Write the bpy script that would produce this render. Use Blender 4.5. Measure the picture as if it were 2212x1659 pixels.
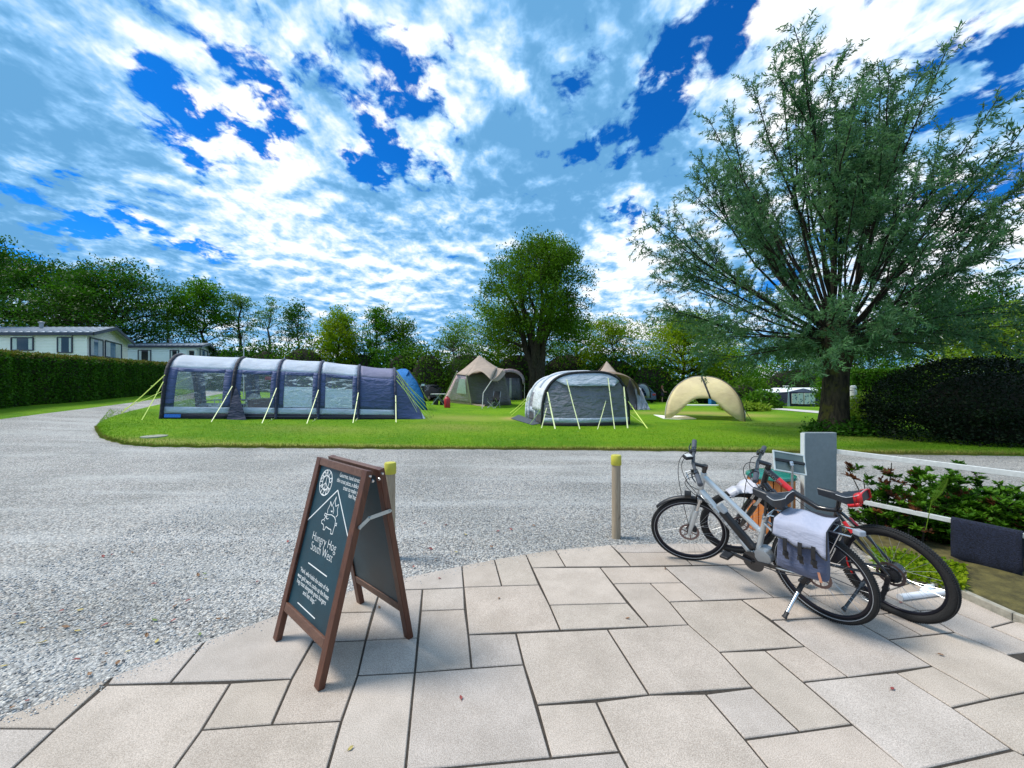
import bpy, bmesh, math, random
import numpy as np
from mathutils import Vector, Matrix, Euler
R = math.radians
for o in list(bpy.data.objects):
    bpy.data.objects.remove(o)
sc = bpy.context.scene
col = sc.collection
random.seed(7)
rng = np.random.default_rng(11)

# ---------------------------------------------------------------- camera
F, CX, CY, H = 850.0, 1106.0, 830.0, 1.75      # focal length / centre in 2212 px wide units, eye height in m
cam_d = bpy.data.cameras.new('camera')
cam_d.sensor_width = 36.0
cam_d.lens = 36.0 * F / 2212.0
cam_d.clip_start = 0.05
cam_d.clip_end = 3000
cam = bpy.data.objects.new('camera', cam_d)
col.objects.link(cam)
cam.location = (0, 0, H)
cam.rotation_euler = (R(90), 0, 0)
sc.camera = cam

# ---------------------------------------------------------------- sun, exposure
SUN_EL, SUN_AZ = 57.0, -84.0                   # elevation, azimuth from +Y towards +X
sd = Vector((math.sin(R(SUN_AZ)) * math.cos(R(SUN_EL)), math.cos(R(SUN_AZ)) * math.cos(R(SUN_EL)), math.sin(R(SUN_EL))))
sun_d = bpy.data.lights.new('sun', 'SUN')
sun_d.energy = 3.0
sun_d.angle = R(18.0)
sun_d.color = (1.0, 0.94, 0.84)
sun = bpy.data.objects.new('sun', sun_d)
col.objects.link(sun)
sun.rotation_euler = (-sd).to_track_quat('-Z', 'Y').to_euler()
sc.view_settings.view_transform = 'Standard'
sc.view_settings.look = 'None'
sc.view_settings.exposure = 0.58
sc.view_settings.gamma = 1.0

# ---------------------------------------------------------------- sky
world = bpy.data.worlds.new('World')
sc.world = world
world.use_nodes = True
wt = world.node_tree
wt.nodes.clear()

class NT:
    """short hand for building node trees"""
    def __init__(s, nt): s.nt = nt
    def n(s, t, **kw):
        nd = s.nt.nodes.new(t)
        for k, v in kw.items(): setattr(nd, k, v)
        return nd
    def L(s, a, b): s.nt.links.new(a, b)
    def put(s, sock, v):
        if isinstance(v, bpy.types.NodeSocket): s.L(v, sock)
        elif v is not None: sock.default_value = v
    def math(s, op, a, b=None, c=None, clamp=False):
        nd = s.n('ShaderNodeMath', operation=op, use_clamp=clamp)
        for i, v in enumerate((a, b, c)): s.put(nd.inputs[i], v)
        return nd.outputs[0]
    def vm(s, op, a, b=None, sc=None):
        nd = s.n('ShaderNodeVectorMath', operation=op)
        s.put(nd.inputs[0], a); s.put(nd.inputs[1], b)
        if sc is not None: s.put(nd.inputs['Scale'], sc)
        return nd.outputs['Value'] if op in ('DOT_PRODUCT', 'LENGTH') else nd.outputs[0]
    def noise(s, vec, scale, detail=2, rough=.5, dist=0, out=0, lac=2.0):
        nd = s.n('ShaderNodeTexNoise')
        s.put(nd.inputs['Vector'], vec)
        nd.inputs['Scale'].default_value = scale; nd.inputs['Detail'].default_value = detail
        nd.inputs['Roughness'].default_value = rough; nd.inputs['Distortion'].default_value = dist
        nd.inputs['Lacunarity'].default_value = lac
        return nd.outputs[out]
    def step(s, v, lo, hi, a=0., b=1., smooth=True):
        nd = s.n('ShaderNodeMapRange', interpolation_type='SMOOTHSTEP' if smooth else 'LINEAR')
        for i, x in enumerate((v, lo, hi, a, b)): s.put(nd.inputs[i], x)
        return nd.outputs[0]
    def mix(s, f, a, b, bt='MIX'):
        nd = s.n('ShaderNodeMix', data_type='RGBA', blend_type=bt)
        s.put(nd.inputs[0], f)
        for k, v in ((6, a), (7, b)):
            if isinstance(v, tuple) and len(v) == 3: v = v + (1,)
            s.put(nd.inputs[k], v)
        return nd.outputs[2]
    def map(s, vec, scale=(1, 1, 1), rot=(0, 0, 0), loc=(0, 0, 0)):
        nd = s.n('ShaderNodeMapping')
        s.L(vec, nd.inputs[0]); nd.inputs[1].default_value = loc; nd.inputs[2].default_value = rot; nd.inputs[3].default_value = scale
        return nd.outputs[0]

def pdir(u, v):
    return Vector(((u - CX) / F, 1.0, (CY - v) / F)).normalized()

W = NT(wt)
tc = W.n('ShaderNodeTexCoord')
d0 = W.vm('NORMALIZE', tc.outputs['Generated'])
sep = W.n('ShaderNodeSeparateXYZ'); W.L(d0, sep.inputs[0])
zc = W.math('ADD', W.math('MAXIMUM', sep.outputs[2], 0.0), 0.19)
comb = W.n('ShaderNodeCombineXYZ')
W.L(W.math('DIVIDE', sep.outputs[0], zc), comb.inputs[0])
W.L(W.math('MULTIPLY', W.math('DIVIDE', sep.outputs[1], zc), 0.85), comb.inputs[1])
cp = comb.outputs[0]                                            # point on the cloud layer, streaks run along the wind (y)
wv = W.vm('SUBTRACT', W.noise(cp, 1.7, 3, .5, out=1), (.5, .5, .5))
cpw = W.vm('ADD', cp, W.vm('SCALE', wv, sc=0.55))
wd = W.vm('SUBTRACT', W.noise(cpw, 2.6, 4, .6, out=1), (.5, .5, .5))
dw = W.vm('NORMALIZE', W.vm('ADD', d0, W.vm('SCALE', wd, sc=0.30)))

def blobs(lst, k=1.0, sp=3.4):
    tot = None
    for (u, v, rad, wgt) in lst:
        c = math.cos(math.atan(rad / F))
        dt = W.vm('DOT_PRODUCT', dw, tuple(pdir(u, v)))
        m = W.step(dt, 1 - (1 - c) * sp, 1.0, 0.0, wgt * k)
        tot = m if tot is None else W.math('ADD', tot, m)
    return tot
holes = blobs([(430, 215, 60, .20), (520, 250, 62, .22), (390, 265, 45, .16), (590, 290, 40, .16), (880, 285, 60, .22), (830, 350, 48, .2), (930, 330, 40, .16), (800, 375, 30, .18),
               (1215, 160, 48, .24), (1185, 185, 30, .2), (1470, 215, 58, .22), (1420, 250, 40, .18), (300, 460, 44, .22), (265, 445, 30, .16), (345, 480, 30, .15),
               (815, 105, 32, .2), (925, 115, 30, .18), (1130, 70, 22, .18), (1330, 360, 46, .16), (1220, 370, 40, .15), (1400, 410, 42, .16), (1415, 525, 46, .22), (1330, 300, 30, .1),
               (60, 545, 70, .2), (170, 560, 50, .18), (430, 545, 30, .17), (1000, 80, 20, .14), (720, 195, 30, .14),
               (2150, 250, 66, .2), (2060, 160, 60, .12), (2190, 60, 50, .1), (1950, 300, 90, .14), (1690, 610, 60, .1), (950, 620, 60, .1), (650, 640, 80, .05), (1560, 30, 26, .2),
               (640, 440, 30, .06), (200, 420, 20, .12)], .23, 4.0)
holes = W.math('MULTIPLY', holes, W.step(W.noise(cp, 4.2, 6, .6, .3), .36, .62, .35, 1.35, False))
darks = blobs([(1330, 170, 190, .75), (1450, 90, 150, .5), (1240, 260, 100, .4), (60, 420, 150, .6), (90, 200, 160, .5), (230, 60, 120, .25), (640, 545, 90, .55), (760, 490, 60, .3), (960, 470, 120, .5), (880, 410, 60, .3),
               (1080, 320, 70, .5), (690, 100, 70, .45), (730, 270, 60, .3), (1060, 220, 60, .25), (180, 600, 120, .3), (1180, 520, 80, .2)], .5)
lights = blobs([(1085, 60, 60, .5), (1010, 50, 70, .4), (1710, 80, 110, .55), (1620, 190, 70, .3), (560, 130, 90, .4), (200, 490, 90, .55), (320, 380, 120, .25), (870, 420, 60, .35), (1130, 430, 60, .4), (1370, 610, 80, .6), (1260, 470, 60, .4),
                (740, 560, 50, .35), (1010, 250, 60, .35), (620, 400, 100, .35), (2160, 150, 60, .4), (1330, 520, 60, .4), (470, 90, 80, .3), (1560, 260, 80, .5), (2170, 460, 80, .5), (700, 240, 40, .3), (850, 640, 80, .3)], .42)
def voro(vec, scale, detail, rough=.55):
    nd = W.n('ShaderNodeTexVoronoi', feature='F1', normalize=True)
    W.L(vec, nd.inputs['Vector']); nd.inputs['Scale'].default_value = scale; nd.inputs['Detail'].default_value = detail
    nd.inputs['Roughness'].default_value = rough; nd.inputs['Lacunarity'].default_value = 2.3
    return nd.outputs['Distance']
def density(p, det):
    wv_ = W.vm('SUBTRACT', W.noise(p, 2.2, 4, .6, out=1), (.5, .5, .5))
    q = W.vm('ADD', p, W.vm('SCALE', wv_, sc=.42))
    n_ = W.noise(q, 1.25, det, .60, .1)
    f_ = W.noise(W.vm('ADD', p, W.vm('SCALE', wv_, sc=.12)), 6.0, det, .62)
    v_ = W.math('SUBTRACT', 1.0, voro(q, 3.4, 3.5))
    return W.math('ADD', W.math('ADD', W.math('MULTIPLY', n_, .36), W.math('MULTIPLY', f_, .30)), W.math('MULTIPLY', v_, .38))
cp2 = W.vm('SCALE', cp, sc=1.5)
D0 = density(cp2, 10)
D1 = density(W.vm('ADD', cp2, (-.02, .085, 0)), 4)
dens = W.math('SUBTRACT', W.math('ADD', D0, .036), holes)
alpha = W.step(dens, .515, .568)
thick = W.step(dens, .56, .74)
relief = W.math('MULTIPLY', W.math('SUBTRACT', D0, D1), 7.0)
shn = W.noise(W.vm('ADD', cpw, (3.1, 1.7, 0)), 1.1, 8, .55, .2)
shade = W.math('ADD', W.step(shn, .34, .66, -.05, 1.0, False), W.math('MULTIPLY', thick, .30))
shade = W.math('SUBTRACT', W.math('ADD', shade, darks), lights)
shade = W.math('SUBTRACT', shade, W.math('MULTIPLY', relief, 1.0))
shade = W.math('ADD', shade, W.step(W.noise(cp, 11.0, 5, .6), .35, .65, -.12, .12, False))
shade = W.step(shade, -.42, 1.28)
ramp = W.n('ShaderNodeValToRGB'); W.L(shade, ramp.inputs[0])
el = ramp.color_ramp.elements
el[0].position = 0.0; el[0].color = (8.4, 8.5, 8.6, 1)
el[1].position = 1.0; el[1].color = (1.05, 2.9, 5.2, 1)
for p_, c_ in ((.22, (7.2, 7.8, 8.6, 1)), (.5, (4.2, 5.9, 7.9, 1)), (.78, (2.0, 4.2, 6.9, 1))):
    e_ = el.new(p_); e_.color = c_
cloud = ramp.outputs[0]
sky = W.n('ShaderNodeTexSky', sky_type='NISHITA', sun_disc=False)
sky.sun_elevation = R(SUN_EL); sky.sun_rotation = R(SUN_AZ); sky.altitude = 50; sky.air_density = 1.0; sky.dust_density = .4; sky.ozone_density = 2.5
blue = W.mix(1.0, sky.outputs[0], (.03, .50, 1.12), 'MULTIPLY')
hz = W.step(sep.outputs[2], .02, .34, 1, 0)
blue = W.mix(W.math('MULTIPLY', hz, .30), blue, (1.6, 4.6, 9.5))
skyc = W.mix(alpha, blue, cloud)
below = W.step(sep.outputs[2], -.06, -.01)
skyc = W.mix(below, (2.0, 2.4, 2.2), skyc)
bg = W.n('ShaderNodeBackground'); W.L(skyc, bg.inputs[0]); bg.inputs[1].default_value = 0.095
wo = W.n('ShaderNodeOutputWorld'); W.L(bg.outputs[0], wo.inputs[0])
world.cycles.sampling_method = 'MANUAL'
world.cycles.sample_map_resolution = 512
# ---------------------------------------------------------------- materials
def _mat(name):
    m = bpy.data.materials.new(name); m.use_nodes = True
    t = NT(m.node_tree)
    return m, t, m.node_tree.nodes['Principled BSDF'], m.node_tree.nodes['Material Output']

def pm(name, c, rough=.6, metal=0., var=.12, vscale=6., bump=0., bscale=60., trans=0., spec=.5, coat=0.):
    """principled material with a mottled base colour"""
    m, t, b, o = _mat(name)
    tc = t.n('ShaderNodeTexCoord').outputs['Object']
    n = t.noise(tc, vscale, 5, .6)
    lo = tuple(x * (1 - var) for x in c); hi = tuple(min(1, x * (1 + var)) for x in c)
    t.L(t.mix(t.step(n, .3, .7, smooth=False), lo, hi), b.inputs['Base Color'])
    b.inputs['Roughness'].default_value = rough; b.inputs['Metallic'].default_value = metal
    b.inputs['Specular IOR Level'].default_value = spec
    if coat: b.inputs['Coat Weight'].default_value = coat
    if bump:
        bp = t.n('ShaderNodeBump'); bp.inputs['Strength'].default_value = bump; bp.inputs['Distance'].default_value = .02
        t.L(t.noise(tc, bscale, 4, .6), bp.inputs['Height']); t.L(bp.outputs[0], b.inputs['Normal'])
    if trans:
        tr = t.n('ShaderNodeBsdfTranslucent'); tr.inputs[0].default_value = tuple(min(1, x * 1.1) for x in c) + (1,)
        mx = t.n('ShaderNodeMixShader'); mx.inputs[0].default_value = trans
        t.L(b.outputs[0], mx.inputs[1]); t.L(tr.outputs[0], mx.inputs[2]); t.L(mx.outputs[0], o.inputs[0])
    return m

def leafmat(name, c1, c2, back=None, trans=.35, rough=.5, clump=.5):
    m, t, b, o = _mat(name)
    tc = t.n('ShaderNodeTexCoord').outputs['Object']
    isl = t.n('ShaderNodeAttribute', attribute_name='tint').outputs['Fac']
    n = t.noise(tc, clump, 3, .6)
    f = t.math('ADD', t.math('MULTIPLY', isl, .6), t.step(n, .35, .65, -.1, .5, False), clamp=True)
    c = t.mix(f, c1, c2)
    if back:
        g = t.n('ShaderNodeNewGeometry')
        c = t.mix(t.math('MULTIPLY', g.outputs['Backfacing'], .75), c, back)
    t.L(c, b.inputs['Base Color']); b.inputs['Roughness'].default_value = rough; b.inputs['Specular IOR Level'].default_value = .12
    tr = t.n('ShaderNodeBsdfTranslucent'); t.L(t.mix(.5, c, t.mix(1.0, c, (1.3, 1.5, .6), 'MULTIPLY')), tr.inputs[0])
    mx = t.n('ShaderNodeMixShader'); mx.inputs[0].default_value = trans
    t.L(b.outputs[0], mx.inputs[1]); t.L(tr.outputs[0], mx.inputs[2]); t.L(mx.outputs[0], o.inputs[0])
    return m

def fabric(name, c, trans=.0, wr=.35, ang=35, wscale=2.2, rough=.75, stretch=6.):
    """tent cloth with pulled creases"""
    m, t, b, o = _mat(name)
    tc = t.n('ShaderNodeTexCoord').outputs['Object']
    v = t.map(tc, (1, 1, stretch * .35), (0, R(ang), R(12)))
    n1 = t.noise(v, wscale, 4, .5, .6)
    n2 = t.noise(t.map(tc, (.6, .6, 2.5), (0, R(-ang * .8), 0)), wscale * 1.7, 3, .5, .4)
    wv = t.n('ShaderNodeTexNoise'); t.L(tc, wv.inputs['Vector']); wv.inputs['Scale'].default_value = 220; wv.inputs['Detail'].default_value = 1
    b1 = t.n('ShaderNodeBump'); b1.inputs['Strength'].default_value = wr; b1.inputs['Distance'].default_value = .20
    t.L(t.math('ADD', n1, t.math('MULTIPLY', n2, .5)), b1.inputs['Height'])
    t.L(b1.outputs[0], b.inputs['Normal'])
    col_ = t.mix(t.step(t.noise(tc, 1.3, 4, .6), .3, .7), tuple(x * .9 for x in c), tuple(min(1, x * 1.08) for x in c))
    t.L(col_, b.inputs['Base Color']); b.inputs['Roughness'].default_value = rough
    b.inputs['Sheen Weight'].default_value = .1
    if trans:
        tr = t.n('ShaderNodeBsdfTranslucent'); t.L(col_, tr.inputs[0]); t.L(b1.outputs[0], tr.inputs['Normal'])
        mx = t.n('ShaderNodeMixShader'); mx.inputs[0].default_value = trans
        t.L(b.outputs[0], mx.inputs[1]); t.L(tr.outputs[0], mx.inputs[2]); t.L(mx.outputs[0], o.inputs[0])
    return m

def pvc(name, haze=.10, gl=.22):
    """clear creased plastic window"""
    m, t, b, o = _mat(name)
    m.node_tree.nodes.remove(b)
    tc = t.n('ShaderNodeTexCoord').outputs['Object']
    n1 = t.noise(t.map(tc, (1, 1, 4.5), (0, R(14), R(10))), 1.9, 6, .6, 1.2)
    bp = t.n('ShaderNodeBump'); bp.inputs['Strength'].default_value = .35; bp.inputs['Distance'].default_value = .06
    t.L(n1, bp.inputs['Height'])
    tr = t.n('ShaderNodeBsdfTransparent'); tr.inputs[0].default_value = (.96, .98, .985, 1)
    g = t.n('ShaderNodeBsdfGlossy'); g.inputs['Roughness'].default_value = .06; t.L(bp.outputs[0], g.inputs['Normal'])
    df = t.n('ShaderNodeBsdfDiffuse'); df.inputs[0].default_value = (.75, .8, .85, 1); t.L(bp.outputs[0], df.inputs['Normal'])
    fr = t.n('ShaderNodeFresnel'); fr.inputs[0].default_value = 1.5; t.L(bp.outputs[0], fr.inputs['Normal'])
    m1 = t.n('ShaderNodeMixShader'); t.L(t.math('ADD', t.math('MULTIPLY', fr.outputs[0], .65), gl * .15, clamp=True), m1.inputs[0]); t.L(tr.outputs[0], m1.inputs[1]); t.L(g.outputs[0], m1.inputs[2])
    streak = t.step(t.noise(t.map(tc, (1, 1, 3.2), (0, R(24), 0)), 1.7, 6, .6, 1.8), .53, .64, haze * .25, haze * 4.5)
    m2 = t.n('ShaderNodeMixShader'); t.L(streak, m2.inputs[0]); t.L(m1.outputs[0], m2.inputs[1]); t.L(df.outputs[0], m2.inputs[2])
    t.L(m2.outputs[0], o.inputs[0])
    return m

def gravel_mat():
    m, t, b, o = _mat('gravel')
    tc = t.n('ShaderNodeTexCoord').outputs['Object']
    v = t.vm('ADD', tc, t.vm('SCALE', t.vm('SUBTRACT', t.noise(tc, 60, 2, .5, out=1), (.5, .5, .5)), sc=.014))
    vo = t.n('ShaderNodeTexVoronoi'); vo.inputs['Scale'].default_value = 52; t.L(v, vo.inputs['Vector'])
    vo2 = t.n('ShaderNodeTexVoronoi'); vo2.inputs['Scale'].default_value = 120; t.L(v, vo2.inputs['Vector'])
    s1 = t.n('ShaderNodeSeparateColor'); t.L(vo.outputs['Color'], s1.inputs[0])
    s2 = t.n('ShaderNodeSeparateColor'); t.L(vo2.outputs['Color'], s2.inputs[0])
    r1 = t.n('ShaderNodeValToRGB'); t.L(s1.outputs[0], r1.inputs[0]); e = r1.color_ramp.elements
    e[0].position = 0; e[0].color = (.07, .072, .075, 1); e[1].position = 1; e[1].color = (.78, .77, .74, 1)
    for p_, c_ in ((.15, (.17, .18, .19, 1)), (.35, (.32, .335, .35, 1)), (.6, (.45, .465, .48, 1)), (.8, (.60, .585, .55, 1)), (.9, (.42, .35, .31, 1))):
        x = e.new(p_); x.color = c_
    c = t.mix(.35, r1.outputs[0], t.mix(s2.outputs[0], (.14, .15, .16), (.70, .71, .74)))
    gap = t.step(vo.outputs['Distance'], .42, .72)
    c = t.mix(t.math('MULTIPLY', gap, .75), c, (.09, .09, .09))
    big = t.noise(tc, .55, 5, .6)
    c = t.mix(1.0, c, t.mix(t.step(big, .35, .65), (.84, .82, .77), (1.08, 1.04, .98)), 'MULTIPLY')
    tracks = t.noise(t.map(tc, (.12, .9, 1)), 1.4, 4, .6)
    c = t.mix(t.step(tracks, .45, .7, 0, .35), c, (.58, .585, .58))
    c = t.mix(t.step(t.noise(tc, 2.6, 6, .7), .60, .72, 0, .30), c, (.20, .18, .14))
    t.L(c, b.inputs['Base Color']); b.inputs['Roughness'].default_value = .8
    bp = t.n('ShaderNodeBump'); bp.inputs['Strength'].default_value = .8; bp.inputs['Distance'].default_value = .012
    t.L(t.math('SUBTRACT', s1.outputs[1], t.math('MULTIPLY', vo.outputs['Distance'], 1.4)), bp.inputs['Height']); t.L(bp.outputs[0], b.inputs['Normal'])
    return m

def grass_mat(name, c1, c2, c3):
    m, t, b, o = _mat(name)
    tc = t.n('ShaderNodeTexCoord').outputs['Object']
    n1 = t.noise(tc, .35, 5, .6); n2 = t.noise(t.map(tc, (1, 1.0, 1)), 3.5, 6, .65); n3 = t.noise(tc, 45, 4, .7)
    c = t.mix(t.step(n1, .35, .65), c1, c2)
    c = t.mix(t.step(n2, .50, .70, 0, .75), c, c3)
    c = t.mix(t.step(n3, .38, .66, .0, .55), c, tuple(x * .38 for x in c1))
    at = t.n('ShaderNodeAttribute', attribute_name='dry').outputs['Fac']
    dry = t.math('MULTIPLY', at, t.step(t.math('ADD', t.math('MULTIPLY', n2, .6), t.math('MULTIPLY', n3, .4)), .22, .42))
    c = t.mix(dry, c, (.42, .33, .11))
    t.L(c, b.inputs['Base Color']); b.inputs['Roughness'].default_value = .85; b.inputs['Specular IOR Level'].default_value = .15
    bp = t.n('ShaderNodeBump'); bp.inputs['Strength'].default_value = 1.0; bp.inputs['Distance'].default_value = .05
    t.L(t.math('ADD', n3, n2), bp.inputs['Height']); t.L(bp.outputs[0], b.inputs['Normal'])
    return m

def paving_mat():
    m, t, b, o = _mat('paving_stone')
    tc = t.n('ShaderNodeTexCoord').outputs['Object']
    at = t.n('ShaderNodeAttribute', attribute_name='tint').outputs['Color']
    sp = t.noise(tc, 190, 2, .6); sp2 = t.noise(tc, 520, 1, .5)
    st = t.noise(tc, 3.0, 6, .65)
    c = t.mix(1.0, at, t.mix(t.step(sp, .34, .66, smooth=False), (.70, .69, .68), (1.22, 1.22, 1.22)), 'MULTIPLY')
    c = t.mix(t.step(sp2, .64, .70, 0, .55), c, (.75, .74, .72))
    c = t.mix(t.step(t.noise(tc, 330, 1, .5), .655, .70, 0, .6), c, (.10, .095, .09))
    c = t.mix(1.0, c, t.mix(t.step(st, .3, .7), (.86, .85, .83), (1.06, 1.05, 1.04)), 'MULTIPLY')
    spot = t.noise(tc, 9, 4, .7)
    c = t.mix(t.step(spot, .68, .80, 0, .45), c, (.20, .165, .12))
    t.L(c, b.inputs['Base Color']); b.inputs['Roughness'].default_value = .85; b.inputs['Specular IOR Level'].default_value = .12
    bp = t.n('ShaderNodeBump'); bp.inputs['Strength'].default_value = .30; bp.inputs['Distance'].default_value = .004
    t.L(t.math('ADD', sp, t.noise(tc, 60, 3, .6)), bp.inputs['Height']); t.L(bp.outputs[0], b.inputs['Normal'])
    return m

def bark_mat(name, c1, c2, sz=14, moss=None):
    m, t, b, o = _mat(name)
    tc = t.n('ShaderNodeTexCoord').outputs['Object']
    n = t.noise(t.map(tc, (1, 1, .25)), sz, 6, .65, .4)
    c = t.mix(t.step(n, .35, .65), c1, c2)
    if moss: c = t.mix(t.step(t.noise(tc, 2.2, 5, .65), .5, .62, 0, .8), c, moss)
    t.L(c, b.inputs['Base Color']); b.inputs['Roughness'].default_value = .9; b.inputs['Specular IOR Level'].default_value = .2
    bp = t.n('ShaderNodeBump'); bp.inputs['Strength'].default_value = .9; bp.inputs['Distance'].default_value = .06
    t.L(n, bp.inputs['Height']); t.L(bp.outputs[0], b.inputs['Normal'])
    return m

def wood_mat(name, c1, c2, axis=2, sz=9, rough=.45):
    m, t, b, o = _mat(name)
    tc = t.n('ShaderNodeTexCoord').outputs['Object']
    s = [9, 9, 9]; s[axis] = .7
    n = t.noise(t.map(tc, tuple(s)), sz * .5, 6, .65, 1.2)
    c = t.mix(t.step(n, .3, .7, smooth=False), c1, c2)
    c = t.mix(t.step(t.noise(tc, 7, 3, .5), .66, .76, 0, .6), c, tuple(x * .45 for x in c1))
    t.L(c, b.inputs['Base Color']); b.inputs['Roughness'].default_value = rough
    bp = t.n('ShaderNodeBump'); bp.inputs['Strength'].default_value = .2; bp.inputs['Distance'].default_value = .004
    t.L(n, bp.inputs['Height']); t.L(bp.outputs[0], b.inputs['Normal'])
    return m

def clad_mat(name, c, pitch=.16, axis=2):
    """painted horizontal cladding / ribbed sheet: the ribs are relief only"""
    m, t, b, o = _mat(name)
    tc = t.n('ShaderNodeTexCoord').outputs['Object']
    sx = t.n('ShaderNodeSeparateXYZ'); t.L(tc, sx.inputs[0])
    fr = t.math('FRACT', t.math('DIVIDE', sx.outputs[axis], pitch))
    bp = t.n('ShaderNodeBump'); bp.inputs['Strength'].default_value = 1.0; bp.inputs['Distance'].default_value = .05
    t.L(t.step(fr, 0., .85, 1, 0, False), bp.inputs['Height']); t.L(bp.outputs[0], b.inputs['Normal'])
    cc = t.mix(t.step(t.noise(tc, 1.4, 4, .6), .35, .7), tuple(x * .93 for x in c), c)
    t.L(cc, b.inputs['Base Color']); b.inputs['Roughness'].default_value = .4
    return m

# ---------------------------------------------------------------- mesh helpers
class MB:
    def __init__(s): s.v = []; s.f = []
    def add(s, vs, fs):
        k = len(s.v); s.v += [tuple(x) for x in vs]; s.f += [tuple(i + k for i in f) for f in fs]; return s
    def box(s, c, sz, rot=None):
        c = Vector(c); hx, hy, hz = sz[0] / 2, sz[1] / 2, sz[2] / 2
        vs = [Vector((x, y, z)) for x in (-hx, hx) for y in (-hy, hy) for z in (-hz, hz)]
        if rot is not None: vs = [rot @ v for v in vs]
        return s.add([c + v for v in vs], [(0, 1, 3, 2), (4, 6, 7, 5), (0, 4, 5, 1), (2, 3, 7, 6), (0, 2, 6, 4), (1, 5, 7, 3)])
    def bar(s, a, b, w, h, up=(0, 0, 1)):
        """rectangular bar from a to b, w across, h along up"""
        a, b = Vector(a), Vector(b); d = (b - a); n = d.normalized(); up = Vector(up)
        sx = n.cross(up).normalized(); uy = sx.cross(n).normalized()
        vs = []
        for p in (a, b):
            for i, j in ((-1, -1), (1, -1), (1, 1), (-1, 1)): vs.append(p + sx * (i * w / 2) + uy * (j * h / 2))
        return s.add(vs, [(3, 2, 1, 0), (4, 5, 6, 7), (0, 1, 5, 4), (1, 2, 6, 5), (2, 3, 7, 6), (3, 0, 4, 7)])
    def tube(s, pts, r, n=8, caps=True, closed=False, flat=1.0):
        pts = [Vector(p) for p in pts]; m = len(pts)
        rs = r if isinstance(r, (list, tuple)) else [r] * m
        vs = []; prev = None
        for i, p in enumerate(pts):
            if closed: d = pts[(i + 1) % m] - pts[i - 1]
            else: d = pts[min(i + 1, m - 1)] - pts[max(i - 1, 0)]
            if d.length < 1e-9: d = Vector((0, 0, 1))
            d.normalize()
            if prev is None:
                ref = Vector((0, 0, 1)) if abs(d.z) < .9 else Vector((1, 0, 0))
                a = d.cross(ref).normalized()
            else:
                a = (prev - d * prev.dot(d))
                a = a.normalized() if a.length > 1e-6 else d.orthogonal().normalized()
            prev = a; b = d.cross(a)
            for k in range(n):
                t = 2 * math.pi * k / n
                vs.append(p + a * (rs[i] * math.cos(t)) + b * (rs[i] * flat * math.sin(t)))
        fs = []
        for i in range(m if closed else m - 1):
            j = (i + 1) % m
            for k in range(n):
                l = (k + 1) % n
                fs.append((i * n + k, i * n + l, j * n + l, j * n + k))
        if caps and not closed:
            fs.append(tuple(range(n - 1, -1, -1))); fs.append(tuple((m - 1) * n + k for k in range(n)))
        return s.add(vs, fs)
    def lathe(s, prof, n=20, c=(0, 0, 0), M=None):
        c = Vector(c); vs = []
        for (r, z) in prof:
            for k in range(n):
                t = 2 * math.pi * k / n
                v = Vector((r * math.cos(t), r * math.sin(t), z))
                vs.append(c + (M @ v if M is not None else v))
        fs = []
        for i in range(len(prof) - 1):
            for k in range(n):
                l = (k + 1) % n; fs.append((i * n + k, i * n + l, (i + 1) * n + l, (i + 1) * n + k))
        fs.append(tuple(range(n - 1, -1, -1))); fs.append(tuple((len(prof) - 1) * n + k for k in range(n)))
        return s.add(vs, fs)
    def prism(s, poly, ext):
        """closed polygon (3-D points) swept along ext"""
        poly = [Vector(p) for p in poly]; ext = Vector(ext); n = len(poly)
        return s.add(poly + [p + ext for p in poly], [tuple(range(n))[::-1], tuple(range(n, 2 * n))] + [(i, (i + 1) % n, (i + 1) % n + n, i + n) for i in range(n)])
    def sheet(s, rows):
        rows = [[Vector(p) for p in r] for r in rows]; m = len(rows[0])
        return s.add([p for r in rows for p in r], [(i * m + j, i * m + j + 1, (i + 1) * m + j + 1, (i + 1) * m + j) for i in range(len(rows) - 1) for j in range(m - 1)])
    def quad(s, *p): return s.add(p, [tuple(range(len(p)))])

def lerp(a, b, t): return Vector(a) * (1 - t) + Vector(b) * t

def accum(p):
    v = Vector((0, 0, 0))
    while p is not None: v = v + Vector(p.location); p = p.parent
    return v

def link_mesh(name, me, parent):
    o = bpy.data.objects.new(name, me); col.objects.link(o)
    if parent is not None:
        o.parent = parent; o.location = -accum(parent)
    else:
        n = len(me.vertices)
        if n:
            co = np.empty(n * 3, 'f'); me.vertices.foreach_get('co', co); co = co.reshape(-1, 3)
            c = np.array([(co[:, 0].min() + co[:, 0].max()) / 2, (co[:, 1].min() + co[:, 1].max()) / 2, co[:, 2].min()], 'f')
            co -= c; me.vertices.foreach_set('co', co.ravel()); o.location = Vector([float(x) for x in c])
    return o

def obj(name, mb, mat, parent=None, smooth=False, bevel=0, solid=0, sub=0, fixn=True):
    me = bpy.data.meshes.new(name); me.from_pydata(mb.v, [], mb.f); me.update()
    if fixn:
        bm = bmesh.new(); bm.from_mesh(me); bmesh.ops.recalc_face_normals(bm, faces=bm.faces); bm.to_mesh(me); bm.free()
    if mat: me.materials.append(mat)
    if smooth:
        me.shade_smooth()
        if smooth != 'all':
            me.set_sharp_from_angle(angle=R(38))
    o = link_mesh(name, me, parent)
    if solid:
        md = o.modifiers.new('solid', 'SOLIDIFY'); md.thickness = solid; md.offset = 0
    if bevel:
        md = o.modifiers.new('bevel', 'BEVEL'); md.width = bevel; md.segments = 2; md.limit_method = 'ANGLE'; md.angle_limit = R(50)
    if sub:
        md = o.modifiers.new('sub', 'SUBSURF'); md.levels = sub; md.render_levels = sub
    return o

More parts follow.
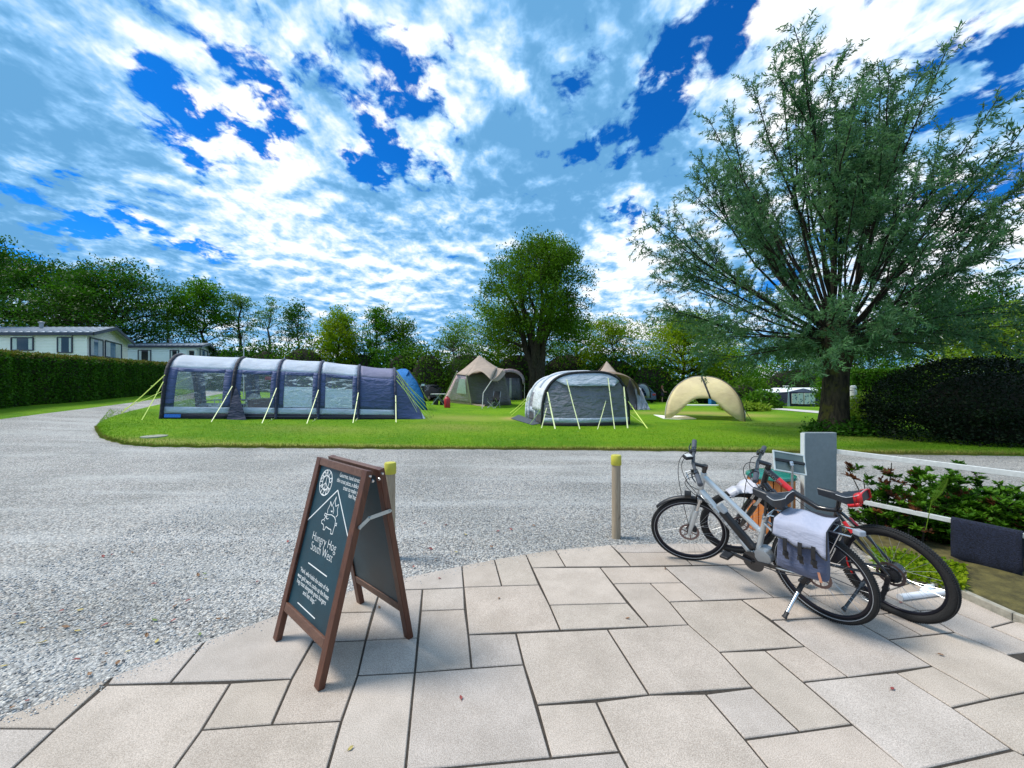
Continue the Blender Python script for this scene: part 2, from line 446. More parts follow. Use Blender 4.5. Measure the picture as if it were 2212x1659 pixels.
def tag(o, label=None, cat=None, group=None, kind=None):
    if label: o['label'] = label
    if cat: o['category'] = cat
    if group: o['group'] = group
    if kind: o['kind'] = kind
    return o
def thing(name, loc, label, cat, group=None):
    o = bpy.data.objects.new(name, None); col.objects.link(o); o.location = Vector(loc); o.empty_display_size = .1
    return tag(o, label, cat, group)
def copy_tree(o, parent=None):
    c = o.copy(); col.objects.link(c)
    if parent is not None: c.parent = parent
    for ch in list(o.children): copy_tree(ch, c)
    return c

def np_mesh(name, V, Q, mat, parent=None, tint=None, smooth=False):
    """quads (n,4) or triangles (n,3) from numpy arrays"""
    me = bpy.data.meshes.new(name); k = Q.shape[1]
    me.vertices.add(len(V)); me.vertices.foreach_set('co', np.ascontiguousarray(V, 'f').ravel())
    me.loops.add(Q.size); me.loops.foreach_set('vertex_index', np.ascontiguousarray(Q, 'i').ravel())
    me.polygons.add(len(Q)); me.polygons.foreach_set('loop_start', np.arange(0, Q.size, k, dtype='i')); me.polygons.foreach_set('loop_total', np.full(len(Q), k, 'i'))
    if smooth: me.polygons.foreach_set('use_smooth', np.ones(len(Q), bool))
    me.update(calc_edges=True)
    if tint is not None:
        a = me.attributes.new('tint', 'FLOAT', 'FACE'); a.data.foreach_set('value', np.ascontiguousarray(tint, 'f'))
    me.materials.append(mat)
    return link_mesh(name, me, parent)

# ---------------------------------------------------------------- terrain and pixel rays
def sm(a, b, x):
    t = min(1, max(0, (x - a) / (b - a))); return t * t * (3 - 2 * t)
def T(x, y):
    s = max(0., -x - 1); a = min(.024 * s + .0006 * s * s, 3.2) * sm(6, 13, y)
    b = -.06 * min(max(0., x - 12), 60) * sm(25, 50, y)
    return a + b + 7 * sm(95, 230, y)
def at(u, v, Y): return Vector(((u - CX) / F * Y, Y, H + (CY - v) / F * Y))
def G(u, v, z=None):
    """point of the ground (or of the level z) seen at u, v"""
    if z is not None:
        Y = (H - z) * F / (v - CY); return Vector(((u - CX) / F * Y, Y, z))
    Y = 1.2; f = lambda Y: H - (v - CY) / F * Y - T((u - CX) / F * Y, Y)
    while f(Y) > 0 and Y < 400: Y *= 1.02
    lo, hi = Y / 1.02, Y
    for _ in range(30):
        mid = (lo + hi) / 2
        if f(mid) > 0: lo = mid
        else: hi = mid
    x = (u - CX) / F * hi
    return Vector((x, hi, T(x, hi)))
def on(u, v, P0, N):
    """where the sight line through u, v meets a plane"""
    o = Vector((0, 0, H)); d = Vector(((u - CX) / F, 1, (CY - v) / F)); N = Vector(N)
    return o + d * ((Vector(P0) - o).dot(N) / d.dot(N))
# ================================================================ SETTING
M_GRAVEL = gravel_mat()
M_LAWN = grass_mat('lawn_grass', (.105, .260, .004), (.175, .350, .006), (.26, .36, .014))
M_FIELD = grass_mat('field_grass', (.08, .19, .012), (.12, .26, .018), (.16, .26, .03))
M_PAVE = paving_mat()
M_JOINT = pm('joint_sand', (.045, .036, .028), .95, var=.5, vscale=40, bump=.6, bscale=120)
M_SOIL = pm('soil', (.055, .036, .022), .95, var=.5, vscale=12, bump=.8, bscale=50)

def grid_sheet(name, xs, ys, dz, mat, kind='structure'):
    mb = MB(); mb.sheet([[(x, y, T(x, y) + dz) for x in xs] for y in ys])
    return tag(obj(name, mb, mat, smooth='all', fixn=False), kind=kind)

far = [-900, -600, -420, -300, -220, -170, -140, -115, -95] + list(np.arange(-80, 81, 4.)) + [95, 115, 140, 170, 220, 300, 420, 600, 900]
grid_sheet('ground', far, [-60, -30, -12] + list(np.arange(-6, 100, 3.)) + [110, 120, 135, 150, 170, 190, 210, 230, 260, 320, 450, 700, 1100], -.10, M_FIELD)
grid_sheet('gravel_drive', list(np.arange(-60, 61, 2.)), list(np.arange(-8, 76, 1.5)), -.012, M_GRAVEL)

# ---- paved terrace: every slab follows the photograph's pattern
Z1 = lambda x, y: (x * .34722, 1110.4 + y * .34722)
Z2 = lambda x, y: (713.2 + x * .34722, 1110.4 + y * .34722)
Z3 = lambda x, y: (1443.9 + x * .34722, 1110.4 + y * .34722)
SL = [
 (Z1, [(-180, 1331), (0, 1268), (350, 1140), (705, 1008), (345, 1335)]),
 (Z1, [(-180, 1331), (345, 1335), (-80, 1730), (-700, 1730)]),
 (Z1, [(665, 1062), (1435, 1050), (1255, 1343), (975, 1730), (-80, 1730), (345, 1335)]),
 (Z1, [(1435, 1050), (1815, 1025), (1690, 1310), (1255, 1343)]),
 (Z1, [(705, 1008), (1000, 895), (1275, 792), (1060, 1050), (665, 1062)]),
 (Z1, [(1275, 792), (1690, 640), (2117, 488), (1930, 820), (1815, 1025), (1060, 1050)]),
 (Z1, [(1945, 797), (2274, 785), (2224, 1005), (2124, 1287), (1690, 1310), (1815, 1025)]),
 (Z1, [(2040, 617), (2319, 610), (2274, 785), (1945, 797)]),
 (Z1, [(2117, 488), (2379, 440), (2319, 610), (2040, 617)]),
 (Z1, [(1255, 1343), (1690, 1310), (2124, 1287), (2054, 1530), (1995, 1730), (975, 1730)]),
 (Z2, [(310, 475), (575, 468), (545, 770), (222, 785)]),
 (Z2, [(325, 440), (480, 392), (820, 322), (832, 458), (575, 468), (310, 475)]),
 (Z2, [(222, 785), (545, 770), (527, 985), (170, 1004)]),
 (Z2, [(170, 1004), (527, 985), (487, 1400), (455, 1740), (-60, 1740), (70, 1290)]),
 (Z2, [(575, 468), (832, 458), (838, 592), (565, 602)]),
 (Z2, [(565, 602), (838, 592), (860, 750), (880, 957), (527, 985)]),
 (Z2, [(820, 322), (1022, 283), (1068, 448), (832, 456)]),
 (Z2, [(1022, 283), (1217, 250), (1300, 442), (1068, 448)]),
 (Z2, [(1217, 250), (1402, 222), (1465, 328), (1257, 335)]),
 (Z2, [(1402, 222), (1745, 192), (1870, 325), (1465, 328)]),
 (Z2, [(832, 456), (1300, 442), (1365, 567), (1432, 722), (860, 750)]),
 (Z2, [(1257, 335), (1680, 333), (1850, 555), (1365, 567)]),
 (Z2, [(1365, 567), (1850, 555), (1980, 700), (1432, 722)]),
 (Z2, [(1680, 333), (2080, 327), (2190, 428), (1762, 434)]),
 (Z2, [(1762, 434), (1990, 430), (2110, 545), (2230, 690), (1980, 700)]),
 (Z3, [(-114, 430), (86, 427), (215, 538), (6, 546)]),
 (Z2, [(860, 750), (1157, 742), (1205, 935), (880, 957)]),
 (Z2, [(1157, 742), (1725, 718), (1985, 1125), (1287, 1188), (1205, 935)]),
 (Z2, [(527, 985), (1205, 937), (1375, 1517), (468, 1602)]),
 (Z2, [(468, 1602), (1375, 1517), (1800, 1478), (1940, 1740), (455, 1740)]),
 (Z2, [(1287, 1188), (1655, 1167), (1800, 1478), (1375, 1517)]),
 (Z2, [(1655, 1167), (1985, 1125), (2334, 1118), (2579, 1400), (2860, 1740), (1940, 1740), (1800, 1478)]),
 (Z3, [(-379, 718), (126, 689), (320, 858), (525, 1080), (-119, 1125)]),
 (Z3, [(6, 546), (455, 533), (850, 823), (320, 858), (126, 689)]),
 (Z3, [(-24, 327), (365, 318), (660, 520), (215, 538)]),
 (Z3, [(365, 318), (600, 312), (880, 510), (660, 520)]),
 (Z3, [(455, 533), (660, 520), (880, 510), (1120, 640), (645, 660)]),
 (Z3, [(645, 660), (1120, 640), (1370, 780), (1640, 945), (1120, 1015), (850, 823)]),
 (Z3, [(320, 858), (600, 848), (840, 1046), (1145, 1308), (820, 1355), (525, 1080)]),
 (Z3, [(600, 848), (850, 823), (1120, 1015), (840, 1046)]),
 (Z3, [(230, 1118), (525, 1080), (820, 1355), (475, 1401)]),
 (Z3, [(475, 1401), (1145, 1308), (1500, 1600), (1690, 1760), (750, 1760), (620, 1580)]),
 (Z3, [(840, 1046), (1120, 1015), (1415, 985), (1765, 1205), (2140, 1465), (1500, 1612), (1145, 1308)]),
 (Z3, [(1415, 985), (1640, 945), (2010, 1150), (1765, 1205)]),
 (Z3, [(1765, 1205), (2010, 1150), (2212, 1110), (2700, 1320), (2212, 1500), (2140, 1465)]),
 (Z3, [(1370, 780), (1780, 735), (2110, 876), (2500, 1050), (2212, 1110), (2010, 1150), (1640, 945)]),
 (Z3, [(1120, 640), (1330, 620), (1580, 755), (1370, 780)]),
 (Z3, [(1330, 620), (1560, 600), (1780, 735), (1580, 755)]),
 (Z3, [(1560, 600), (1740, 592), (2010, 705), (2350, 850), (2110, 876), (1780, 735)]),
 (Z3, [(880, 510), (1330, 490), (1560, 600), (1330, 620), (1120, 640)]),
 (Z3, [(1330, 490), (1500, 430), (1800, 507), (2150, 668), (2010, 705), (1740, 592), (1560, 600)]),
 (Z3, [(600, 312), (1000, 300), (1330, 490), (880, 510)]),
 (Z3, [(1000, 300), (1230, 300), (1500, 430), (1330, 490)]),
 (Z3, [(2010, 705), (2150, 668), (2300, 690), (2600, 840), (2350, 850)]),
 (Z2, [(1745, 192), (2060, 182), (2212, 182), (2490, 185), (2524, 235), (1797, 240)]),
 (Z2, [(1797, 240), (2164, 238), (2254, 318), (1870, 325)]),
 (Z3, [(60, 238), (420, 235), (600, 312), (150, 318)]),
 (Z3, [(386, 185), (900, 190), (1230, 300), (600, 312), (420, 235)]),
 (Z3, [(1500, 1612), (2140, 1465), (2500, 1650), (1690, 1760)]),
]
def slab_mesh():
    V, Fc, tints = [], [], []
    r = random.Random(3)
    base = [(.455, .395, .345), (.45, .397, .355), (.462, .40, .35), (.445, .397, .362), (.457, .398, .345), (.452, .388, .338), (.447, .396, .36)]
    polys = []
    for fz, pts in SL:
        polys.append([G(*fz(*p), z=0.0).to_2d() for p in pts])
    # plain courses carry the terrace on, outside the picture
    ax = Vector((1.0, .085)).normalized(); ay = Vector((-.085, 1.0)).normalized()
    yb = 1.615
    for i in range(-7, 9):
        for j in range(0, 4):
            w = .62; o = ax * (i * w + (j % 2) * .31) + ay * (yb - .12 * 0 - j * .46)
            if j == 0 and -4 <= i <= 5: pass
            polys.append([o + ay * -.46, o + ax * w + ay * -.46, o + ax * w, o])
    out = []
    for k, P in enumerate(polys):
        a = sum(P[i].x * P[(i + 1) % len(P)].y - P[(i + 1) % len(P)].x * P[i].y for i in range(len(P)))
        if a < 0: P = P[::-1]
        n = len(P); ins = .0062
        def inset(d):
            q = []
            for i in range(n):
                p0, p1, p2 = P[i - 1], P[i], P[(i + 1) % n]
                e1 = (p1 - p0).normalized(); e2 = (p2 - p1).normalized()
                n1 = Vector((-e1.y, e1.x)); n2 = Vector((-e2.y, e2.x))
                b = (n1 + n2); L = b.length
                if L < .3: q.append(p1 + n1 * d); continue
                b = b / L; q.append(p1 + b * (d / max(.5, b.dot(n1))))
            return q
        dz = r.uniform(-.0015, .0015)
        rings = [(inset(ins), -.05), (inset(ins), -.004 + dz), (inset(ins + .004), dz)]
        base_i = len(V)
        for q, z in rings:
            V += [(p.x, p.y, z) for p in q]
        c = base[r.randrange(len(base))]; s = r.uniform(.91, 1.02); c = tuple(x * s for x in c)
        for lv in range(2):
            for i in range(n):
                j = (i + 1) % n
                Fc.append((base_i + lv * n + i, base_i + lv * n + j, base_i + (lv + 1) * n + j, base_i + (lv + 1) * n + i)); tints.append(c)
        Fc.append(tuple(base_i + 2 * n + i for i in range(n))); tints.append(c)
    me = bpy.data.meshes.new('paved_terrace'); me.from_pydata(V, [], Fc); me.update()
    a = me.attributes.new('tint', 'FLOAT_COLOR', 'FACE')
    a.data.foreach_set('color', np.array([t + (1,) for t in tints], 'f').ravel())
    me.materials.append(M_PAVE)
    return me
o = bpy.data.objects.new('paved_terrace', slab_mesh()); col.objects.link(o); tag(o, kind='structure')

EDGE = [Z1(-180, 1331), Z1(0, 1268), Z1(350, 1140), Z1(705, 1008), Z1(1000, 895), Z1(1275, 792), Z1(1690, 640), Z1(2117, 488), Z2(325, 440), Z2(480, 392), Z2(820, 322), Z2(1022, 283), Z2(1217, 250),
        Z2(1402, 222), Z2(1745, 192), Z2(2060, 182), Z2(2490, 185), Z3(900, 190), Z3(1230, 300), Z3(1500, 430), Z3(1800, 507), Z3(2150, 668), Z3(2600, 840)]
ep = [G(u, v, z=0.0) for u, v in EDGE]
mb = MB(); poly = [(p.x, p.y, -.007) for p in ep] + [(4.6, 1.2, -.007), (4.6, -.6, -.007), (-4.4, -.6, -.007), (-3.2, 1.4, -.007)]
mb.quad(*poly)
tag(obj('joint_bed', mb, M_JOINT, fixn=False), kind='structure')

# ---- lawn island (between the drive and the far trees)
def resample(P, n):
    P = [Vector(p) for p in P]; L = [0]
    for a, b in zip(P, P[1:]): L.append(L[-1] + (b - a).length)
    out = []; k = 0
    for i in range(n):
        t = L[-1] * i / (n - 1)
        while k < len(L) - 2 and L[k + 1] < t: k += 1
        f = (t - L[k]) / max(1e-9, L[k + 1] - L[k]); out.append(P[k].lerp(P[k + 1], f))
    return out
def flat(p): return Vector((p.x, p.y, 0))
FRONT = [flat(G(u, v)) for u, v in [(206, 926), (209, 936), (222, 947), (250, 957), (300, 963.5), (420, 966.5), (560, 967), (700, 968), (850, 970), (1000, 970.5), (1100, 971), (1300, 972.5), (1500, 975), (1700, 978), (1900, 981), (2050, 983), (2212, 984.5)]] + [Vector((20, 9.5, 0)), Vector((45, 9.2, 0))]
BACK = [flat(G(u, v)) for u, v in [(206, 926), (216, 915), (240, 902), (290, 888), (340, 876), (400, 866)]] + [Vector((-38, 62, 0)), Vector((-40, 90, 0)), Vector((-20, 160, 0)), Vector((60, 170, 0)), Vector((120, 140, 0)), Vector((110, 60, 0)), Vector((70, 20, 0)), Vector((45, 9.2, 0))]
# the front edge is a little ragged where grass creeps over the gravel
NF = 420
fr = resample(FRONT, NF); bk = resample(BACK, NF)
rr = random.Random(5)
for i, p in enumerate(fr):
    if 2 < i < NF - 3: p.y += .05 * math.sin(i * .9) * rr.random() + rr.uniform(-.035, .035)
NR = 46
rows = []
for j in range(NR + 1):
    t = (j / NR) ** 2.6
    rows.append([(lambda q: (q.x, q.y, T(q.x, q.y) + (.035 if j else -.02)))(a.lerp(b, t)) for a, b in zip(fr, bk)])
rows.insert(1, [(p.x, p.y + .02, T(p.x, p.y) + .03) for p in fr])
mb = MB(); mb.sheet(rows)
lawn = tag(obj('lawn', mb, M_LAWN, smooth='all', fixn=False), kind='structure')
def paint_dry(o, spots):
    me = o.data; n = len(me.vertices); co = np.empty(n * 3, 'f'); me.vertices.foreach_get('co', co); co = co.reshape(-1, 3) + np.array(o.location, 'f')
    d = np.zeros(n, 'f')
    for (x, y, rx, ry, w) in spots:
        d = np.maximum(d, w * np.exp(-(((co[:, 0] - x) / rx) ** 2 + ((co[:, 1] - y) / ry) ** 2)))
    a = me.attributes.new('dry', 'FLOAT', 'POINT'); a.data.foreach_set('value', d)
DRY = []
for (u, v, rx, ry, w) in [(1500, 893, 2.2, 1.2, .9), (1620, 900, 1.6, .8, .7), (1400, 893, 1.2, .6, .7), (1108, 906, .7, .8, 1.0), (1000, 905, 2.5, 1.5, .45), (980, 925, 2, 1.2, .4), (700, 930, 2.5, 1, .3), (900, 968, 3, .25, .8), (600, 965, 4, .3, .7), (1300, 972, 5, .3, .75), (1900, 980, 3, .35, .8), (300, 955, 2, .4, .6), (1860, 950, 1.5, .8, .3), (1720, 918, 2, 1, .3)]:
    p = G(u, v); DRY.append((p.x, p.y, rx, ry, w))
paint_dry(lawn, DRY)

# ---- verge with the hedge on the left of the drive
V0 = [flat(G(u, v)) for u, v in [(-260, 935), (-120, 920), (0, 906), (100, 893), (200, 881), (300, 868), (365, 858), (400, 852)]] + [Vector((-46, 70, 0))]
V1 = [p + Vector((-14 - 3 * i, 4 + 3 * i, 0)) for i, p in enumerate(V0)]
a_ = resample(V0, 120); b_ = resample(V1, 120)
mb = MB(); rows = []
for j in range(15):
    t = (j / 14) ** 1.6
    rows.append([(lambda q: (q.x, q.y, T(q.x, q.y) + (.03 if j else -.02)))(p.lerp(q2, t)) for p, q2 in zip(a_, b_)])
mb.sheet(rows)
verge = tag(obj('verge', mb, M_LAWN, smooth='all', fixn=False), kind='structure')
paint_dry(verge, [])
# pale tarmac path at the right
pr = [G(u, v) for u, v in [(1640, 881), (1700, 885), (1766, 890), (1840, 895), (1900, 899)]]
pw = [G(u, v) for u, v in [(1640, 884), (1700, 889), (1766, 895), (1840, 902), (1900, 908)]]
mb = MB(); mb.sheet([[(p.x, p.y, T(p.x, p.y) + .06) for p in pr], [(p.x, p.y, T(p.x, p.y) + .06) for p in pw]])
tag(obj('path', mb, pm('pale_tarmac', (.50, .49, .47), .85, var=.1, vscale=5), fixn=False), kind='structure')

# planting bed behind the railing, with its kerb
kb = [G(*Z3(*p), z=0) for p in [(1230, 296), (1500, 428), (1800, 505), (2150, 666), (2600, 838)]]
mb = MB()
for a, b in zip(kb, kb[1:]): mb.bar(a + Vector((.03, .02, .0)), b + Vector((.03, .02, .0)), .05, .10)
tag(obj('kerb', mb, pm('kerb_concrete', (.30, .28, .23), .9, var=.25, vscale=20, bump=.3), bevel=.006), kind='structure')
mb = MB()
left = resample([Vector((p.x + .055, p.y + .03, 0)) for p in kb], 24); rgt = resample([Vector((3.9, 4.9, 0)), Vector((4.8, 4.6, 0)), Vector((5.6, 3.6, 0)), Vector((6.0, 2.0, 0))], 24)
rows = []
for j in range(13):
    rows.append([(p.x, p.y, .03 + .05 * math.sin(j / 12 * math.pi) + rr.uniform(-.012, .012) - (.06 if j == 12 else 0)) for p in [a.lerp(b, j / 12) for a, b in zip(left, rgt)]])
mb.sheet(rows)
tag(obj('flower_bed', mb, pm('mossy_soil', (.085, .072, .020), .95, var=.6, vscale=9, bump=.9, bscale=40), smooth='all', fixn=False), kind='structure')
# ================================================================ VEGETATION
def unit(n, g):
    v = g.normal(size=(n, 3)); return v / np.linalg.norm(v, axis=1, keepdims=True)
def nrm(a): return a / np.maximum(np.linalg.norm(a, axis=1, keepdims=True), 1e-9)
def leaf_arrays(C, D, N, L, Wd):
    D = nrm(D); S = nrm(np.cross(D, N)); L = np.asarray(L).reshape(-1, 1); Wd = np.asarray(Wd).reshape(-1, 1)
    V = np.stack([C, C + D * L * .45 + S * Wd * .5, C + D * L, C + D * L * .45 - S * Wd * .5], 1).reshape(-1, 3)
    return V, np.arange(len(V)).reshape(-1, 4)

LF = dict(
    dark=leafmat('dark_leaves', (.014, .062, .004), (.050, .145, .008), trans=.35),
    beech=leafmat('beech_leaves', (.028, .115, .004), (.105, .240, .008), trans=.42),
    lime=leafmat('lime_leaves', (.085, .195, .004), (.260, .320, .008), trans=.45),
    oak=leafmat('oak_leaves', (.030, .090, .004), (.100, .195, .008), trans=.40),
    birch=leafmat('birch_leaves', (.045, .130, .010), (.125, .220, .030), trans=.42),
    willow=leafmat('willow_leaves', (.026, .100, .034), (.085, .195, .070), back=(.12, .22, .13), trans=.42, clump=.8),
    hedge=leafmat('hedge_leaves', (.014, .065, .003), (.060, .165, .006), trans=.3, clump=1.2),
    hedgetop=leafmat('clipped_hedge_top', (.10, .11, .015), (.22, .19, .035), trans=.2, clump=1.2),
    fir=leafmat('conifer_leaves', (.003, .009, .003), (.010, .024, .006), trans=.06, clump=1.5),
    shrub=leafmat('shrub_leaves', (.020, .090, .005), (.095, .210, .012), trans=.3, clump=2.5),
    shruby=leafmat('young_shrub_leaves', (.10, .20, .015), (.24, .33, .03), trans=.4, clump=2.5),
    red=leafmat('bronze_leaves', (.12, .045, .02), (.20, .07, .03), trans=.3, clump=2.5),
)
BARK = bark_mat('bark', (.020, .016, .012), (.060, .050, .036))
BARK_W = bark_mat('willow_bark', (.014, .012, .008), (.050, .042, .026), 9, (.060, .060, .010))
BARK_S = bark_mat('shoot_bark', (.010, .010, .008), (.034, .030, .020), 12)
BARK_G = bark_mat('grey_bark', (.06, .06, .055), (.16, .15, .13))
TWIG = pm('twig_mass', (.020, .018, .010), .95, var=.5, vscale=8)

def make_tree(name, label, cat, x, y, h, w, cb=.25, leaf='beech', bark=None, nclus=150, nleaf=40, ls=.26, seed=1, style='layered', stems=1, tr=None, group=None, lean=0, shape=1.0, gap=.0, sig=None, lump=1.0):
    nleaf = int(nleaf * 1.55); ls = ls * .78
    g = np.random.default_rng(seed); r = random.Random(seed); z0 = T(x, y) - .05
    root = thing(name, (x, y, z0), label, cat, group)
    rx = w / 2; rz = h * (1 - cb) / 2; zc = h * cb + rz; tr = tr or max(.08, h * .022)
    mb = MB(); nodes = []
    tops = []
    for s in range(stems):
        a = 2 * math.pi * (s + r.random() * .5) / max(1, stems); out = (0 if stems == 1 else rx * r.uniform(.35, .75))
        top = Vector((math.cos(a) * out + lean * h * .1, math.sin(a) * out * .8, h * r.uniform(.72, .92) - (out * .25)))
        P = []; n = 9
        for i in range(n + 1):
            t = i / n
            p = Vector((top.x * t ** 1.5, top.y * t ** 1.5, top.z * t)) + Vector((r.uniform(-1, 1), r.uniform(-1, 1), 0)) * (.018 * h * (0 if i == 0 else 1))
            P.append(p)
        r0 = tr if stems == 1 else tr * r.uniform(.55, .8)
        R_ = [r0 * (1.25 if i == 0 and stems == 1 else 1) * (1 - .88 * (i / n)) + .012 for i in range(n + 1)]
        mb.tube(P, R_, 8, caps=False); nodes += [(p, q) for p, q in zip(P, R_)]
    # lumpy crown envelope
    lobes = unit(9, g); la = g.uniform(-.25, .30, 9) * lump
    dirs = unit(nclus, g); dirs[:, 2] = np.where(dirs[:, 2] < -.75, -dirs[:, 2], dirs[:, 2])
    env = 1 + (np.clip(dirs @ lobes.T, 0, 1) ** 4 @ la)
    rad = g.uniform(.10, 1, nclus) ** .42
    zz = dirs[:, 2] * rad * env
    taper = np.where(zz > 0, 1 - (1 - shape) * np.clip(zz, 0, 1), 1)
    C = np.stack([dirs[:, 0] * rad * env * rx * taper + lean * h * .1, dirs[:, 1] * rad * env * rx * taper, zc + zz * rz], 1)
    C[:, 2] = np.clip(C[:, 2], h * cb * .8, h * .985)
    npos = np.array([p[:] for p, q in nodes])
    # boughs run from the stems to the leaf sprays
    for i in range(nclus):
        if r.random() < (.62 if nclus < 260 else .45):
            c = Vector(C[i]); dxy = math.hypot(c.x, c.y)
            cand = [k for k in range(len(nodes)) if nodes[k][0].z < c.z - .25 * (c - nodes[k][0]).to_2d().length and nodes[k][0].z > h * cb * .45]
            if not cand: continue
            k = min(cand, key=lambda k: (nodes[k][0] - c).length); p = nodes[k][0]; q = min(nodes[k][1] * .55, .012 + (c - p).length * .014)
            m = p.lerp(c, .5) + Vector((r.uniform(-.06, .06) * h * .2, r.uniform(-.06, .06) * h * .2, -.04 * (c - p).length + (c - p).length * .08))
            mb.tube([p, m, c], [q, q * .6, .008], 5, caps=False)
    me_t = obj('trunk', mb, bark or BARK, root, smooth='all', fixn=False); me_t.location = (0, 0, 0)
    # sprays
    sg = sig or (w * .055 + .12)
    keep = g.random(nclus) > gap
    C = C[keep]; n = len(C); cl = np.repeat(np.arange(n), nleaf); m = n * nleaf
    outw = nrm(C - np.array([lean * h * .1, 0, zc - rz * .4])); sc_ = g.uniform(.6, 1.35, n)
    fl = .36 if style == 'layered' else (.8 if style == 'round' else 1.2)
    off = np.clip(g.normal(size=(m, 3)), -1.55, 1.55) * sg * sc_[cl][:, None]
    off[:, 2] *= fl
    if style == 'layered':      # sprays reach outward and droop at their tips
        ext = g.uniform(-1.2, 1.9, m) * sg * 1.25 * sc_[cl]
        off += outw[cl] * ext[:, None] * np.array([1, 1, .55])
        off[:, 2] -= .10 * (np.abs(ext)) ** 1.5
    if style == 'weep':
        off[:, 2] = -np.abs(g.normal(size=m)) * sg * 2.4
    P = C[cl] + off
    D = nrm(outw[cl] * .7 + unit(m, g) * .9 + np.array([0, 0, -.15]))
    N = nrm(unit(m, g) * (.75 if style == 'layered' else 1.2) + np.array([0, 0, 1.0]))
    V, Q = leaf_arrays(P, D, N, ls * g.uniform(.7, 1.3, m), ls * .62 * g.uniform(.7, 1.2, m))
    tint = np.clip(np.repeat(g.normal(.42, .24, n), nleaf) + g.normal(0, .18, m), 0, 1)
    cr = np_mesh('crown', V, Q, LF[leaf], root, tint); cr.location = (0, 0, 0)
    return root

def px_tree(name, label, u, vt, w, Y, cat='tree', vb=None, **k):
    """a tree whose crown tops out at pixel u, vt, w pixels wide, standing Y metres away"""
    p = at(u, vt, Y); h = p.z - T(p.x, Y)
    return make_tree(name, label, cat, p.x, Y, h, w / F * Y, **k)

GT = 'trees around the camp field'
# -- left, behind the caravans
px_tree('beech_tree', 'dark broad beech behind the long caravan, cut by the left edge of the photo', 40, 556, 210, 42, leaf='dark', nclus=300, nleaf=46, ls=.34, seed=3, cb=.22, group=GT)
px_tree('beech_tree', 'dark beech with the lower top, between the two tallest ones above the caravan roof', 140, 590, 150, 44, leaf='dark', nclus=190, nleaf=44, ls=.34, seed=4, cb=.22, group=GT)
px_tree('beech_tree', 'widest dark spreading beech above the ridge end of the long caravan', 245, 566, 230, 40, leaf='dark', nclus=330, nleaf=46, ls=.32, seed=5, cb=.15, group=GT, shape=.8)
px_tree('sapling_tree', 'thin loose grey-green tree between the spreading beech and the round-topped tree', 362, 640, 70, 46, leaf='birch', nclus=60, nleaf=26, ls=.26, seed=6, cb=.10, gap=.2, group=GT, bark=BARK_G)
px_tree('maple_tree', 'bright green round-topped tree on a bare trunk behind the small caravan', 440, 606, 112, 44, leaf='beech', nclus=150, nleaf=44, ls=.30, seed=7, cb=.36, style='round', group=GT)
px_tree('ash_tree', 'slender tree with rusty top next to the thin lamp pole', 520, 626, 78, 46, leaf='birch', nclus=85, nleaf=30, ls=.27, seed=8, cb=.34, gap=.1, group=GT)
px_tree('birch_tree', 'thinnest pale see-through birch behind the long blue tent', 582, 630, 58, 46, leaf='birch', nclus=64, nleaf=22, ls=.25, seed=9, cb=.28, gap=.15, group=GT, bark=BARK_G, shape=.6)
px_tree('oak_tree', 'small dark ragged tree with clumped leaves over the long tent', 643, 650, 64, 46, leaf='dark', nclus=44, nleaf=46, ls=.28, seed=10, cb=.42, style='round', group=GT, sig=.42)
px_tree('lime_tree', 'bright yellow-green drooping tree over the right half of the long tent', 732, 651, 104, 42, leaf='lime', nclus=190, nleaf=44, ls=.27, seed=11, cb=.06, style='weep', group=GT)
px_tree('alder_tree', 'dark green pointed tree right of the yellow-green drooping one', 815, 664, 84, 43, leaf='beech', nclus=120, nleaf=40, ls=.28, seed=12, cb=.12, group=GT, shape=.7)
px_tree('alder_tree', 'shorter rounded dark tree with a brownish right side above the blue tent', 866, 688, 78, 44, leaf='oak', nclus=90, nleaf=40, ls=.28, seed=13, cb=.2, style='round', group=GT, sig=.6)
px_tree('hawthorn_tree', 'small pale-stemmed tree left of the peaked beige tent', 980, 707, 88, 40, leaf='birch', nclus=90, nleaf=36, ls=.24, seed=14, cb=.2, group=GT, bark=BARK_G)
# -- the great oak
px_tree('oak_tree', 'tallest dark oak with several massive stems in the middle of the field', 1160, 503, 262, 40, leaf='oak', nclus=300, nleaf=96, ls=.30, seed=37, cb=.17, style='round', stems=8, tr=.62, group=GT, sig=.62, gap=.05, lump=1.15)
# -- right of and behind it
px_tree('beech_tree', 'yellow-green layered tree behind the left foot of the great oak', 1075, 655, 170, 50, leaf='lime', nclus=210, nleaf=40, ls=.30, seed=22, cb=.08, group=GT)
px_tree('beech_tree', 'dim green tree filling the gap behind the right foot of the great oak', 1245, 690, 150, 52, leaf='beech', nclus=190, nleaf=40, ls=.32, seed=23, cb=.06, group=GT)
px_tree('beech_tree', 'layered yellowish beech behind the right-hand peaked tent', 1322, 692, 120, 46, leaf='lime', nclus=170, nleaf=40, ls=.28, seed=24, cb=.08, group=GT)
px_tree('beech_tree', 'broad sunlit beech with ragged yellowing tips above the beige sun shelter', 1478, 664, 222, 44, leaf='lime', nclus=360, nleaf=46, ls=.28, seed=25, cb=.05, group=GT, shape=.72)
px_tree('beech_tree', 'darker half-hidden tree between the sunlit beech and the willow crown', 1572, 742, 110, 48, leaf='beech', nclus=110, nleaf=40, ls=.28, seed=26, cb=.05, group=GT)
px_tree('lime_tree', 'green bushy tree behind the navy caravan awning', 1690, 738, 170, 66, leaf='beech', nclus=190, nleaf=40, ls=.36, seed=27, cb=.02, style='round', group=GT)
px_tree('lime_tree', 'green tree just right of the willow trunk above the birch-bark post', 1850, 720, 150, 34, leaf='beech', nclus=170, nleaf=40, ls=.24, seed=28, cb=.02, style='round', group=GT)
